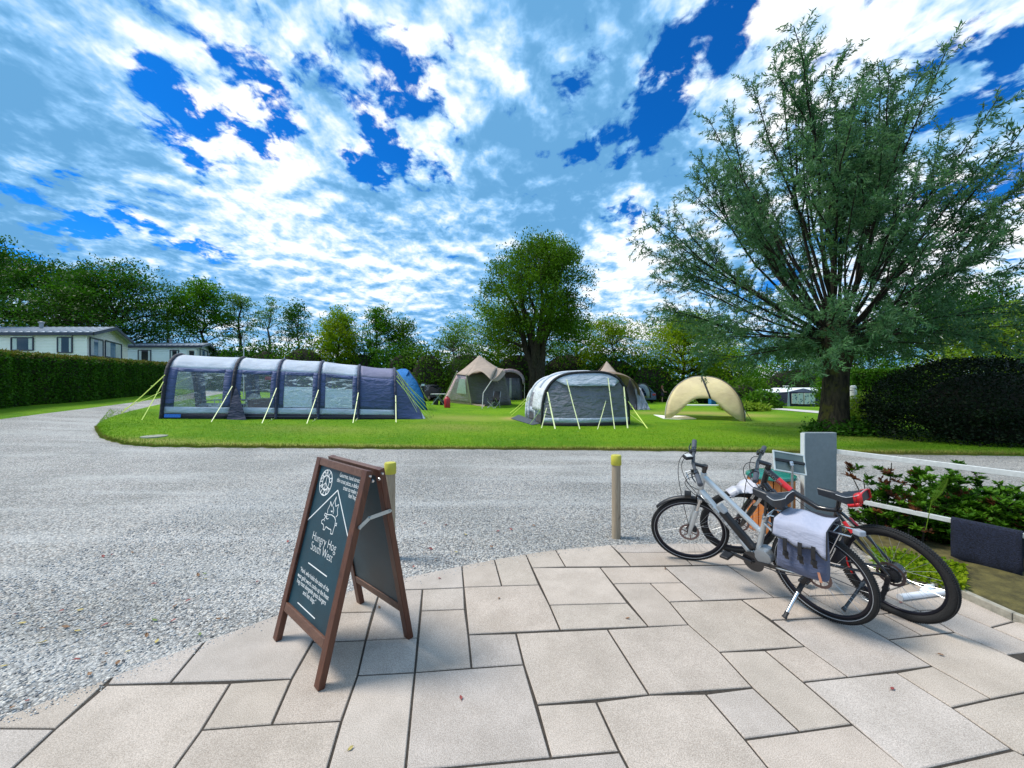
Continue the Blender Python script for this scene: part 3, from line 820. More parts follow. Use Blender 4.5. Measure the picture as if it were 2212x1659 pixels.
px_tree('oak_tree', 'dark tall tree behind the right side of the willow', 2040, 600, 240, 26, leaf='dark', nclus=300, nleaf=40, ls=.24, seed=29, cb=.12, group=GT, gap=.1)
px_tree('larch_tree', 'thin wispy tree with bare upper twigs right of the willow crown', 2158, 560, 120, 24, leaf='willow', nclus=70, nleaf=26, ls=.20, seed=30, cb=.2, group=GT, gap=.2)
px_tree('hazel_tree', 'yellow-green tree at the right edge above the black hedge', 2168, 660, 190, 18, leaf='shruby', nclus=190, nleaf=46, ls=.17, seed=31, cb=.12, group=GT)
px_tree('beech_tree', 'tall dark tree whose branch tips just enter at the left photo edge', -62, 480, 132, 30, leaf='dark', nclus=150, nleaf=30, ls=.26, seed=32, cb=.3, group=GT)

def make_bush(name, label, x, y, rx, ry, h, leaf, n, ls, seed=1, cat='bush', group=None, box=False, top=None, rag=.10, bot=0.0, core=True):
    g = np.random.default_rng(seed); z0 = T(x, y)
    root = thing(name, (x, y, z0), label, cat, group)
    d = unit(n, g); d[:, 2] = np.abs(d[:, 2]) * np.where(g.random(n) < .82, 1, -.35)
    lob = unit(10, g); la = g.uniform(-.18, .22, 10)
    if box:
        m = np.max(np.abs(d) ** 1.0, axis=1, keepdims=True); p = d / np.maximum(m, .72) * .98
        env = 1 + g.normal(0, rag * .4, n)
    else:
        p = d; env = 1 + np.clip(d @ lob.T, 0, 1) ** 3 @ la + g.normal(0, rag, n)
    rad = np.where(g.random(n) < .75, 1, g.uniform(.7, 1, n)) * env
    P = p * rad[:, None] * np.array([rx, ry, h * (.62 if not box else .5)]); P[:, 2] += h * (.38 if not box else .5)
    P[:, 2] = np.maximum(P[:, 2], bot + .03)
    lo_ = g.random(n) < .34; hh_ = np.linalg.norm(d[:, :2], axis=1, keepdims=True); k_ = d[:, :2] / np.maximum(hh_, .05)
    P[lo_, :2] = (k_ * env[:, None] * np.array([rx, ry]) * np.where(g.random(n) < .8, 1, .85)[:, None])[lo_]; P[lo_, 2] = (g.random(n) * h * .42)[lo_]
    D = nrm(d * .6 + unit(n, g)); N = nrm(d * .9 + unit(n, g) * .9 + np.array([0, 0, .3]))
    V, Q = leaf_arrays(P, D, N, ls * g.uniform(.7, 1.3, n), ls * .6 * g.uniform(.7, 1.2, n))
    tint = np.clip(g.normal(.45, .25, n), 0, 1)
    f = np_mesh('foliage', V, Q, LF[leaf], root, tint); f.location = (0, 0, 0)
    if core:
        mb = MB(); mb.lathe([(.05, -.02), (.50, -.02), (.70, .2), (.74, .4), (.66, .6), (.5, .74), (.25, .84), (.03, .86)], 14)
        mb.v = [(a * rx, b * ry, max(0, c) * h) for a, b, c in mb.v]
        c = obj('branches', mb, TWIG, root, smooth='all'); c.location = (0, 0, 0)
    return root

def make_hedge(name, label, path, h, th, leaf, n, ls, seed=1, topleaf=None, rag=.06, group=None, slope=0.):
    """a clipped hedge along a ground path; foliage shell round a twiggy core"""
    g = np.random.default_rng(seed); P = resample([Vector((p[0], p[1], 0)) for p in path], 60)
    root = thing(name, (P[0].x, P[0].y, T(P[0].x, P[0].y)), label, 'hedge', group)
    tang = [(P[min(i + 1, 59)] - P[max(i - 1, 0)]).normalized() for i in range(60)]
    zz = np.array([T(p.x, p.y) for p in P])
    A = np.array([p[:] for p in P]); Tn = np.array([t[:] for t in tang]); S = np.stack([Tn[:, 1], -Tn[:, 0], 0 * zz], 1)
    bnoise = g.normal(0, .045, 60)
    def scatter(n, side):
        s = g.random(n) * 59; i = np.clip(s.astype(int), 0, 58); f = (s - i)[:, None]
        c = A[i] * (1 - f) + A[i + 1] * f; z = zz[i] * (1 - f[:, 0]) + zz[i + 1] * f[:, 0]; sd = S[i]
        hh = h * (1 + slope * s / 59)
        bump = np.interp(s, np.arange(60), bnoise)
        if side == 'top':
            a = g.uniform(-1, 1, n); c = c + sd * (a * th / 2)[:, None]; c[:, 2] = z + hh + bump * .6 + g.normal(0, rag, n) * .7 - .10 * np.abs(a) ** 4; nn = np.tile([0, 0, 1.], (n, 1))
        elif side == 'end':
            e = np.where(g.random(n) < .5, 0, 58); c = A[e] + S[e] * (g.uniform(-1, 1, n) * th / 2)[:, None] + Tn[e] * np.where(e == 0, -1, 1)[:, None] * np.abs(g.normal(0, rag, n))[:, None]
            c[:, 2] = zz[e] + g.random(n) * h * np.where(e == 0, 1, 1 + slope); nn = Tn[e] * np.where(e == 0, -1, 1)[:, None]
        else:
            q = side; k = g.random(n); c = c + sd * (q * (th / 2 + bump + g.normal(0, rag, n) - .10 * (k > .93)))[:, None]; c[:, 2] = z + k * hh; nn = sd * q
        return c, nn
    parts = [scatter(int(n * .5), 1), scatter(int(n * .22), -1), scatter(int(n * .06), 'end')]
    C = np.concatenate([p[0] for p in parts]); N = np.concatenate([p[1] for p in parts]); m = len(C)
    V, Q = leaf_arrays(C, nrm(unit(m, g) + N * .5), nrm(N + unit(m, g) * .9 + np.array([0, 0, .4])), ls * g.uniform(.7, 1.3, m), ls * .62 * g.uniform(.7, 1.2, m))
    np_mesh('foliage', V, Q, LF[leaf], root, np.clip(g.normal(.45, .28, m), 0, 1))
    C, N = scatter(int(n * .28), 'top'); C_, N_ = scatter(int(n * .30), 1); kk = np.array([c[2] - T(c[0], c[1]) for c in C_]) > h * g.uniform(.90, 1.0, len(C_)); C = np.concatenate([C, C_[kk]]); N = np.concatenate([N, N_[kk]]); m = len(C)
    V, Q = leaf_arrays(C, nrm(unit(m, g) + N * .7), nrm(N + unit(m, g) * .9), ls * g.uniform(.7, 1.3, m), ls * .55 * g.uniform(.7, 1.2, m))
    np_mesh('hedge_top', V, Q, LF[topleaf or leaf], root, np.clip(g.normal(.45, .28, m), 0, 1))
    mb = MB(); rows = []
    for i in range(0, 60, 3):
        hh = h * (1 + slope * i / 59) - .07
        rows.append([A[i] + S[i] * a * (th / 2 - .07) + np.array([0, 0, zz[i] + b * hh]) for a, b in ((1, 0), (1, .97), (.8, 1), (-.8, 1), (-1, .97), (-1, 0))])
    mb.sheet(rows)
    for r_ in (rows[0], rows[-1]): mb.quad(*r_)
    obj('branches', mb, TWIG, root)
    return root

# long clipped hedge at the left
hp = [G(u, v) for u, v in [(-330, 915), (-150, 897), (0, 880), (120, 872), (240, 860), (352, 850)]]
make_hedge('clipped_hedge', 'long clipped beech hedge with browned top in front of the white caravans', [(p.x - .5, p.y + .6) for p in hp], 2.32, 1.3, 'hedge', 52000, .105, 41, 'hedgetop', rag=.05)
# hedges and bushes at the right
q0, q1 = at(1846, 900, 24.5), at(2075, 900, 21.0)
make_hedge('clipped_hedge', 'flat-topped dark clipped hedge behind the birch-bark post and lime-green bush', [(q0.x, q0.y), (q1.x, q1.y)], 2.55, 1.4, 'hedge', 20000, .11, 42, 'shrub', rag=.05)
b0 = G(2110, 976)
make_bush('conifer_hedge', 'big rounded almost black clipped conifer at the right edge of the lawn', b0.x + 3.0, b0.y + 2.1, 2.75, 1.9, 2.45, 'fir', 36000, .085, 43, box=False, rag=.05)
bb = G(1890, 916)
make_bush('garden_bush', 'lime-green feathery round bush at the foot of the dark hedge', bb.x, bb.y + .4, .78, .7, 1.25, 'shruby', 3600, .13, 44, rag=.18)
for (u, v, rw, hgt, leaf, lab, sd_) in [(1618, 880, 42, 56, 'oak', 'tall brownish bush left of the navy awning', 45), (1660, 884, 34, 33, 'shrub', 'low green bush in front of the navy awning corner', 46), (1625, 890, 40, 16, 'shruby', 'low spreading lime-green plant under the brownish bush', 47)]:
    p = G(u, v); make_bush('garden_bush', lab, p.x, p.y + .8, rw / F * p.y, rw / F * p.y * .8, hgt / F * p.y, leaf, 1600, .24, sd_, rag=.14)
p = G(950, 847); make_bush('clipped_bush', 'small green domed bush beside the red canister left of the beige tent', p.x, p.y + 1, 24 / F * p.y, 24 / F * p.y, 22 / F * p.y, 'hedge', 2200, .2, 48, box=True)
p = G(1448, 866); make_hedge('clipped_hedge', 'short square hedge with bright top behind the standing woman', [(p.x - 1.9, p.y + 2.2), (p.x + 3.5, p.y + 2.0)], 2.3, 1.6, 'hedge', 7000, .2, 49, 'shrub')
# undergrowth line under the trees
GB = 'dark bushes under the far trees'
blabs = [(505, 760, 70, 40, 'dark bush behind the second small caravan'), (575, 745, 90, 42, 'dark bush under the thin birch behind the long tent'), (655, 738, 110, 41, 'long dark bush under the ragged oak behind the tent'), (780, 752, 110, 42, 'dark bush under the pointed tree'),
         (870, 752, 90, 40, 'dark bush behind the blue tent top'), (925, 752, 80, 39, 'dark bush behind the parked grey car'), (1010, 752, 110, 44, 'dark bush left of the beige tent peak'), (1120, 752, 120, 47, 'dark bush behind the arched awning tent'), (1225, 752, 120, 48, 'dark bush behind the grey tunnel tent'),
         (1330, 766, 120, 44, 'dark bush behind the right beige peak'), (1410, 778, 100, 42, 'dark bush left of the square hedge'), (1545, 782, 110, 48, 'dark bush under the sunlit beech'), (1605, 800, 60, 60, 'distant bush at the field gap'), (1720, 786, 160, 62, 'dark bushy growth behind the navy awning'), (1830, 800, 90, 40, 'dark bush behind the willow trunk'), (430, 745, 80, 42, 'dark bush behind the middle caravan')]
for i, (u, v, w_, Y, lab) in enumerate(blabs):
    p = at(u, v, Y); hh = p.z - T(p.x, Y)
    make_bush('dark_bush', lab, p.x, Y, w_ / F * Y * .62, 1.6, hh, ['dark', 'hedge', 'oak'][i % 3], 3000, .30, 60 + i, group=GB, rag=.13)

# ---------------------------------------------------------------- pollard willow
def willow():
    g = np.random.default_rng(5); r = random.Random(5)
    base = G(1800, 938); x, y = base.x, base.y
    root = thing('willow_tree', (x, y, 0), 'large pollarded willow with a fan of slender shoots on a thick black trunk', 'tree')
    mb = MB()
    prof = [(-.05, .72), (.12, .56), (.35, .46), (.9, .40), (1.6, .37), (2.2, .38), (2.7, .45), (3.1, .58), (3.45, .56), (3.75, .38), (3.95, .12)]
    n = 26; vs = []
    for z, q in prof:
        for k in range(n):
            t = 2 * math.pi * k / n
            rr_ = q * (1 + .07 * math.sin(3 * t + z) + .05 * math.sin(7 * t - 2 * z) + (.14 * abs(math.sin(2.5 * t + 1)) * max(0, .4 - z) / .4) + r.uniform(-.02, .02))
            vs.append((rr_ * math.cos(t) + .10 * math.sin(z * .8), rr_ * math.sin(t), z))
    fs = [(i * n + k, i * n + (k + 1) % n, (i + 1) * n + (k + 1) % n, (i + 1) * n + k) for i in range(len(prof) - 1) for k in range(n)]
    fs.append(tuple(range((len(prof) - 1) * n, len(prof) * n)))
    mb.add(vs, fs)
    tk = obj('trunk', mb, BARK_W, root, smooth='all'); tk.location = (0, 0, 0)
    # shoots
    sh = MB(); LP, LD = [], []; tints = []
    shoots = []
    for i in range(72):
        az = 2 * math.pi * ((i * .61803) % 1) + r.uniform(-.2, .2)
        q = (i + .5) / 72; el = R(90 - 98 * q ** .86 + r.uniform(-6, 6))
        side = abs(math.cos(az))
        Ln = (8.3 if math.sin(el) > .8 else 5.1 + 3.9 * max(0, math.sin(el)) ** 1.5) * r.uniform(.80, 1.06)
        if math.sin(el) < .10: Ln = r.uniform(3.0, 4.6)
        Ln *= (.98 - .15 * math.cos(az) + .05 * math.sin(az))
        shoots.append((az, el, Ln))
    for i in range(24):   # short shoots clothe the knuckle
        az = 2 * math.pi * r.random(); shoots.append((az, R(r.uniform(-40, 20)), r.uniform(.6, 1.3)))
    def leafy(P, t0, ct, Ln, r0):
        ns = len(P) - 1
        sh.tube(P, [r0 * (1 - .9 * k / ns) + .004 for k in range(ns + 1)], 6, caps=False)
        nt = int(Ln * 8.6) + 4
        for k in range(nt):
            t = t0 + (1 - t0) * (k + r.random()) / nt
            s = t * ns; i0 = min(int(s), ns - 1); p = P[i0].lerp(P[i0 + 1], s - i0); dr = (P[i0 + 1] - P[i0]).normalized()
            sd = Vector(unit(1, g)[0]); sd = (sd - dr * sd.dot(dr)).normalized()
            td = (dr * r.uniform(.2, 1.0) + sd * r.uniform(.4, 1.1) + Vector((0, 0, r.uniform(-.1, .25)))).normalized(); tl = r.uniform(.22, .80)
            Q = [p]; e = td.copy()
            for m in range(4):
                e = (e + Vector((r.uniform(-.2, .2), r.uniform(-.2, .2), r.uniform(-.16, .10)))).normalized(); Q.append(Q[-1] + e * (tl / 4))
            sh.tube(Q, [.006, .005, .004, .003, .002], 3, caps=False)
            nl = int(tl * 66)
            for m in range(nl):
                s2 = (m + r.random()) / nl * 4; j = min(int(s2), 3)
                LP.append(Q[j].lerp(Q[j + 1], s2 - j)); LD.append(e); tints.append(ct + r.gauss(0, .18))
        dd = (P[-1] - P[-2]).normalized()
        for m in range(24):
            s2 = (ns - 1.5) + 1.5 * m / 24; j = min(int(s2), ns - 1); LP.append(P[j].lerp(P[j + 1], s2 - j)); LD.append(dd); tints.append(ct + .1)
    def trace(p, d, Ln, n, el, wob=.13):
        P = [p]; dd = d.copy()
        for k in range(n):
            dd = (dd + Vector((r.uniform(-wob, wob), r.uniform(-wob, wob), (.05 if el > R(15) else .0) - (.05 if k > n - 3 and el < R(40) else 0)))).normalized()
            P.append(P[-1] + dd * (Ln / n))
        return P
    for (az, el, Ln) in shoots:
        d = Vector((math.cos(az) * math.cos(el), math.sin(az) * math.cos(el), math.sin(el)))
        p0 = Vector((.40 * math.cos(az) * math.cos(el) + .1, .40 * math.sin(az) * math.cos(el), 3.3 + .35 * math.sin(el)))
        P = trace(p0, d, Ln, 9, el); ct = r.gauss(.42, .22); r0 = .012 + .0050 * Ln
        leafy(P, (.38 if el > R(35) else .20) if Ln > 2.2 else .2, ct, Ln * .6, r0)
        if Ln > 3:
            for f in range(r.choice((1, 2, 2))):
                k = r.randint(3, 6); dr = (P[k + 1] - P[k]).normalized(); sd = Vector(unit(1, g)[0]); sd = (sd - dr * sd.dot(dr)).normalized()
                L2 = Ln * (1 - k / 9) * r.uniform(.75, 1.05)
                leafy(trace(P[k], (dr + sd * r.uniform(.28, .55)).normalized(), L2, 6, el, .10), .25, ct + r.gauss(0, .1), L2 * .8, r0 * .5)
    so = obj('shoots', sh, BARK_S, root, smooth='all', fixn=False); so.location = (0, 0, 0)
    LP = np.array([p[:] for p in LP]); LD = np.array([p[:] for p in LD]); m = len(LP)
    D = nrm(LD * .75 + unit(m, g) * .85 + np.array([0, 0, -.12])); LP = LP + unit(m, g) * .02
    V, Q = leaf_arrays(LP, D, nrm(unit(m, g) + np.array([0, 0, .6])), g.uniform(.10, .18, m), g.uniform(.024, .040, m))
    f = np_mesh('crown', V, Q, LF['willow'], root, np.clip(np.array(tints), 0, 1)); f.location = (0, 0, 0)
    print('willow leaves', m)
    # rough growth at its foot
    make_bush('undergrowth', 'dark nettles and fern growing round the foot of the willow trunk', x + .12, y - .15, .85, .7, .52, 'dark', 2600, .11, 51, cat='plant', rag=.25)
willow()
# ================================================================ TENTS
NAVY = fabric('navy_cloth', (.030, .038, .085), wr=.45, trans=.12)
NAVY_D = fabric('dark_navy_cloth', (.008, .009, .022), wr=.3)
INDIGO = fabric('indigo_cloth', (.085, .115, .260), wr=.75, ang=40, trans=.18)
ROOFG = fabric('silver_grey_cloth', (.72, .77, .86), wr=.25, trans=.45)
LILAC = fabric('lilac_grey_cloth', (.22, .22, .34), wr=.25, trans=.2)
PALEB = fabric('pale_grey_band', (.50, .57, .68), wr=.45, trans=.15)
PVC = pvc('clear_window', haze=.09, gl=.3); PVC2 = pvc('foggy_window', haze=.2, gl=.5)
BLIND = fabric('pale_window_blind', (.68, .78, .85), wr=.6, ang=48, trans=.2, rough=.4)
LINE = pm('lime_webbing', (.62, .74, .16), .6, var=.08)
LINE2 = pm('pale_lime_webbing', (.72, .78, .42), .6, var=.08)
GREYT = fabric('slate_cloth', (.215, .220, .27), wr=.9, ang=28, trans=.12)
GREYT_D = fabric('charcoal_cloth', (.012, .013, .02), wr=.3)
SILV = fabric('silver_cloth', (.82, .86, .92), wr=.45, ang=20, trans=.35)
BEIGE = fabric('beige_cloth', (.50, .395, .32), wr=.3, trans=.3, ang=15)
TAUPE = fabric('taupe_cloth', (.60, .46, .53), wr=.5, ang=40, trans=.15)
TAUPE_SHADE = fabric('shaded_taupe_cloth', (.15, .13, .16), wr=.5, ang=35, trans=.1)  # taupe walls and interiors in shade, the darkness put into the colour
CREAM = fabric('cream_cloth', (.95, .85, .62), wr=.22, trans=.55, ang=25)
WHITEC = pm('white_sheet', (.80, .79, .74), .6, var=.05, bump=.2, bscale=5)
POLE = pm('pale_pole', (.60, .57, .52), .35, .2)
STEEL = pm('steel', (.55, .56, .58), .28, 1.0, var=.1, vscale=20)
BLACKP = pm('black_plastic', (.012, .012, .014), .45, var=.2)
BLUET = fabric('bright_blue_cloth', (.012, .22, .66), wr=.35, trans=.35)

def webbing(a, b, parent, mat=None, w=.034, name='guy_rope'):
    mb = MB(); a, b = Vector(a), Vector(b)
    m = a.lerp(b, .5) - Vector((0, 0, .012 * (b - a).length))
    ud = Vector((0, -1, .3))
    for p, q in ((a, m), (m, b)): mb.bar(p, q, w, .006, ud)
    d = (b - a).normalized()
    mb.box(a.lerp(b, .28), (w * 1.35, .018, .07)); mb.tube([b + Vector((0, 0, .03)), b - Vector((0, 0, .06)) + Vector((0, .03, 0))], .008, 5)
    return obj(name, mb, mat or LINE, parent)

# ---------------------------------------------------------------- long blue air tent
A0 = G(348, 907); A1 = G(855, 908)
ex = (A1 - A0); ex.z = 0; LT = ex.length; ex.normalize(); ey = Vector((-ex.y, ex.x, 0))
tent = thing('tunnel_tent', A0 + ex * LT * .5, 'long blue and silver inflatable tunnel tent with five bays and clear windows', 'tent')
def tx(u):
    p = G(u, 907.5); return (Vector((p.x, p.y, 0)) - Vector((A0.x, A0.y, 0))).dot(ex)
BX = [0, tx(500), tx(597), tx(688), tx(774), LT]
# half profile: offset from the front line and height
PROF = [(0, 0), (.05, .22), (.10, .45), (.20, .95), (.34, 1.45), (.50, 1.80), (.74, 2.06), (1.10, 2.26), (1.60, 2.36), (2.10, 2.30), (2.50, 2.10), (2.76, 1.84), (2.95, 1.45), (3.10, .95), (3.20, .45), (3.25, .22), (3.3, 0)]
def tz(x):   # height factor falls off to the right end
    t = x / LT
    return 1.10 - .085 * sm(.55, 1.0, t)
def tp(x, s, puff=0):
    """point on the skin: x along the tent, s = index along the profile"""
    i = min(int(s), len(PROF) - 2); f = s - i
    d = PROF[i][0] * (1 - f) + PROF[i + 1][0] * f; z = PROF[i][1] * (1 - f) + PROF[i + 1][1] * f
    k = tz(x); b = Vector((A0.x, A0.y, 0)) + ex * x
    g0 = lerp((A0.x, A0.y, A0.z), (A1.x, A1.y, A1.z), x / LT).z
    c = 1.65; q = Vector((d - c, z * 1.0)); n = Vector((q.x * .6, max(0, z - 1.2)))
    if n.length > 1e-6: n.normalize()
    p = b + ey * (d * (.9 + .1 * k) + n.x * puff); p.z = g0 + max(0, z * k + n.y * puff)
    return p
def skin(mb, x0, x1, s0, s1, nx=8, ns=8, sag=0., puff=0.):
    rows = []
    for j in range(ns + 1):
        s = s0 + (s1 - s0) * j / ns
        rows.append([tp(x0 + (x1 - x0) * i / nx, s, puff - sag * math.sin(math.pi * i / nx)) for i in range(nx + 1)])
    return mb.sheet(rows)
NS = len(PROF) - 1
for bi in range(5):
    x0, x1 = BX[bi] + .05, BX[bi + 1] - .05; w = x1 - x0
    sg = .03
    mb = MB(); skin(mb, x0, x1, 5.15, 10.85, 10, 14, sg); rf = obj('roof_panel', mb, LILAC if bi == 4 else ROOFG, tent, smooth='all', solid=.006)
    # cloth surround of the windows, front and back
    for fr_ in (0, 1):
        S = (lambda a: a) if fr_ == 0 else (lambda a: NS - a)
        mb = MB(); lo, hi = 2.0, 5.15
        if bi == 4:
            skin(mb, x0, x1, S(2.0), S(hi), 8, 10, .02)
            obj('wall_panel', mb, INDIGO, tent, smooth='all', solid=.006)
        else:
            m = .20 if bi else .30
            skin(mb, x0, x0 + m, S(2.), S(hi), 2, 8); skin(mb, x1 - m, x1, S(2.), S(hi), 2, 8); skin(mb, x0 + m, x1 - m, S(4.72), S(hi), 6, 3, .02)
            obj('wall_panel', mb, INDIGO, tent, smooth='all', solid=.006)
            mb = MB(); skin(mb, x0 + m - .01, x1 - m + .01, S(2.02), S(4.75), 10, 10, .03); obj('window', mb, PVC if bi < 2 else PVC2, tent, smooth='all')
            if fr_ == 0 and bi >= 2:
                mb = MB(); skin(mb, x0 + m, x1 - m, 2.05, 3.62, 6, 6, .06, -.03); obj('window_blind', mb, BLIND, tent, smooth='all')
        mb = MB(); skin(mb, x0, x1, S(1.0), S(2.0), 8, 3, .015); obj('pale_band', mb, PALEB, tent, smooth='all', solid=.006)
        mb = MB(); skin(mb, x0 - .05, x1 + .05, S(0), S(1.0), 8, 2, 0); obj('mud_skirt', mb, NAVY_D, tent, smooth='all', solid=.006)
for bi, x in enumerate(BX):
    mb = MB(); mb.tube([tp(x, NS * i / 40, .012) for i in range(41)], .068 if bi < 2 else .058, 8); obj('air_beam', mb, NAVY_D if bi in (0, 1) else NAVY, tent, smooth='all')
# left end wall
def endpt(s, k):
    c = Vector((tp(.02, 0) + tp(.02, NS)) / 2); c.z += .95; return c + (tp(.02, s) - c) * k
mb = MB(); P = [endpt(NS * i / 30, 1.0) for i in range(31)]; P2 = [endpt(NS * i / 30, .80) for i in range(31)]
mb.sheet([P, P2]); obj('end_wall', mb, NAVY, tent, fixn=False)
mb = MB(); mb.quad(*[endpt(NS * i / 30, .81) for i in range(31)]); obj('window', mb, PVC, tent, fixn=False)
# sloping bedroom end at the right
E0 = G(923, 907); foot = [Vector((E0.x, E0.y, 0)) + ey * d for d in (0, .25, .8, 1.6, 2.4, 3.0, 3.25)]
gz = T(E0.x, E0.y)
rows = []
for j in range(9):
    t = j / 8; row = []
    for i in range(25):
        s = NS * i / 24; a = tp(LT + .04, s, .02)
        d = (i / 24) * 3.25; b = Vector((E0.x, E0.y, 0)) + ey * d; b.z = gz + .02
        h0 = a.z - gz
        p = a.lerp(b, t); p.z = gz + .02 + (h0 - .02) * (1 - t ** 1.15)
        if i in (0, 24): p = lerp((A1.x, A1.y, 0), (E0.x, E0.y, 0), t) + ey * d; p.z = gz + .02
        row.append(p)
    rows.append(row)
cut = 7
mb = MB(); mb.sheet(rows[:cut + 1]); obj('end_panel', mb, INDIGO, tent, smooth='all', solid=.006)
mb = MB(); mb.sheet(rows[cut:]); obj('mud_skirt', mb, PALEB, tent, smooth='all', solid=.006)
# floor, inner tent curtain
mb = MB(); q = [tp(BX[1] + .05, .3), tp(LT - .05, .3), tp(LT - .05, NS - .3), tp(BX[1] + .05, NS - .3)]
mb.quad(*[Vector((p.x, p.y, p.z + .0 + T(p.x, p.y) * 0 + .06)) for p in q]); obj('groundsheet', mb, pm('grey_groundsheet', (.10, .11, .14), .8), tent, solid=.02)
for x in (BX[3] - .2, LT - .1):
    mb = MB(); mb.quad(*[tp(x, 1 + (NS - 2) * i / 20, -.06) for i in range(21)]); obj('inner_wall', mb, GREYT if x > BX[4] else NAVY, tent, fixn=False)
# dark wedge of rolled door cloth at the second beam
p0 = tp(BX[1] + .1, 3.6, .09); mb = MB(); mb.prism([p0, tp(BX[1] - .12, .05, .12) - ey * .02, tp(BX[1] + .62, .02, .12) - ey * .25], ey * .04)
obj('door_flap', mb, NAVY, tent)
mb = MB(); mb.sheet([[tp(.10, 1.0 - .75 * j, .03) - ey * .02, tp(.62, 1.0 - .75 * j, .03) - ey * .02] for j in (.15, .85)]); obj('name_tag', mb, pm('blue_tag', (.02, .16, .62), .5, var=.3, vscale=30), tent, solid=.004)
for (x, s, gu, gv) in [(BX[0], 3.7, 305, 910), (BX[1], 3.55, 455, 914), (BX[2], 3.5, 565, 917), (BX[3], 3.45, 662, 917.5), (BX[4], 3.4, 762, 916), (BX[5], 3.3, 855.5, 915)]:
    webbing(tp(x, s, .14), G(gu, gv), tent, LINE2 if x else LINE)
for (a, b) in [((BX[2], .4), (565, 917)), ((BX[3], .4), (662, 917.5)), ((BX[4], .4), (762, 916))]:
    webbing(tp(a[0] - .02, a[1], .05), G(*b) + Vector((.015, 0, 0)), tent, LINE2, .02)
webbing(tp(0, 4.2, .1), G(262, 893), tent, LINE, .05); webbing(tp(0, NS - 4.4, .1), G(268, 884), tent, LINE, .03)
for (s, gu, gv) in [(NS * .34, 934, 904), (NS * .40, 938, 899), (NS * .30, 930, 908), (NS * .62, 942, 889)]:
    webbing(tp(LT, s, .1) + ex * .05, G(gu, gv), tent, LINE, .03)
for k_, (ox, s) in enumerate([(.35, 6.3), (.42, 5.6)]):
    webbing(tp(LT, s, .1) + ex * .1, rows[4][int(s)] + ex * .25 - Vector((0, 0, .3)), tent, LINE2, .02)

# furniture seen through the windows
def folding_chair(x, dd, rz, label, group=None):
    p = tp(x, .3); b = Vector((A0.x, A0.y, 0)) + ex * x + ey * dd; b.z = T(b.x, b.y) + .03
    c = thing('folding_chair', (0, 0, 0), label, 'chair', group)
    for y in (-.23, .23):
        mb = MB(); mb.tube([(-.22, y, 0), (.20, y, .44), (.27, y, .92)], .013, 6); obj('frame', mb, BLACKP, c)
        mb = MB(); mb.tube([(.24, y, 0), (-.20, y, .44)], .013, 6); obj('leg', mb, BLACKP, c)
        mb = MB(); mb.box((0, y * 1.08, .64), (.40, .045, .025)); obj('armrest', mb, BLACKP, c)
    mb = MB(); mb.box((0, 0, .45), (.44, .44, .025)); obj('seat', mb, GREYT, c)
    mb = MB()
    for z in (.58, .68, .78, .88): mb.box((.235 + (z - .58) * .13, 0, z), (.018, .44, .05))
    obj('backrest', mb, GREYT, c)
    c.location = b; c.rotation_euler = (0, 0, rz + math.atan2(ex.y, ex.x)); return c
folding_chair(.95, 1.25, R(180), 'black folding chair at the left end of the table inside the long tent', 'chairs inside the long tent')
folding_chair(2.35, 2.15, R(90), 'folding chair behind the table inside the long tent', 'chairs inside the long tent')
b = Vector((A0.x, A0.y, 0)) + ex * 1.95 + ey * 1.35; b.z = T(b.x, b.y) + .03
tb = thing('camping_table', b, 'grey camping table inside the first window of the long tent', 'table')
mb = MB(); mb.box(b + Vector((0, 0, .71)), (1.35, .75, .03), Matrix.Rotation(math.atan2(ex.y, ex.x), 3, 'Z')); obj('table_top', mb, pm('grey_table', (.22, .25, .32), .5), tb, bevel=.008)
for sx in (-.58, .58):
    for sy in (-.3, .3):
        q = b + ex * sx + ey * sy; mb = MB(); mb.tube([q, q + Vector((0, 0, .70))], .016, 6); obj('leg', mb, STEEL, tb)
q = b + ex * .25 - ey * .1 + Vector((0, 0, .726)); mb = MB(); mb.lathe([(.05, 0), (.055, .02), (.055, .12), (.03, .15), (.03, .18), (.06, .20), (.06, .26), (.02, .29)], 12, q)
tag(obj('lantern', mb, pm('dark_lantern', (.04, .05, .09), .35), smooth=True), 'dark camping lantern standing on the table inside the tent', 'lantern')
q = b + ex * .1 - ey * .25; q.z = T(q.x, q.y) + .02; mb = MB(); mb.lathe([(.05, 0), (.06, .02), (.06, .20), (.025, .26), (.025, .32), (.03, .33)], 12, q + Vector((.15, -.15, .0)))
tag(obj('water_bottle', mb, pm('yellow_bottle', (.70, .66, .22), .3), smooth=True), 'pale yellow bottle on the ground under the tent table', 'bottle')
b2 = Vector((A0.x, A0.y, 0)) + ex * (BX[1] + .75) + ey * 1.5; b2.z = T(b2.x, b2.y) + .08
st = thing('camp_kitchen', b2, 'brown cloth covered camp cupboard inside the second window of the long tent', 'cupboard')
mb = MB(); mb.box(b2 + Vector((0, 0, .36)), (1.0, .5, .70), Matrix.Rotation(math.atan2(ex.y, ex.x), 3, 'Z')); obj('cabinet', mb, fabric('brown_cloth', (.22, .13, .10), wr=.3), st, bevel=.02)
mb = MB(); mb.box(b2 + Vector((0, 0, .735)), (1.08, .56, .045), Matrix.Rotation(math.atan2(ex.y, ex.x), 3, 'Z')); obj('worktop', mb, pm('lime_top', (.42, .46, .16), .5), st, bevel=.008)
q = b2 + ex * -.3 + Vector((0, 0, .758)); mb = MB(); mb.box(q + Vector((0, 0, .05)), (.36, .26, .10)); mb.lathe([(.12, .10), (.13, .20), (.11, .21)], 14, q)
tag(obj('gas_stove', mb, pm('stove_metal', (.35, .36, .38), .4, .6), bevel=.006), 'small silver stove with a pan on the camp cupboard', 'stove')
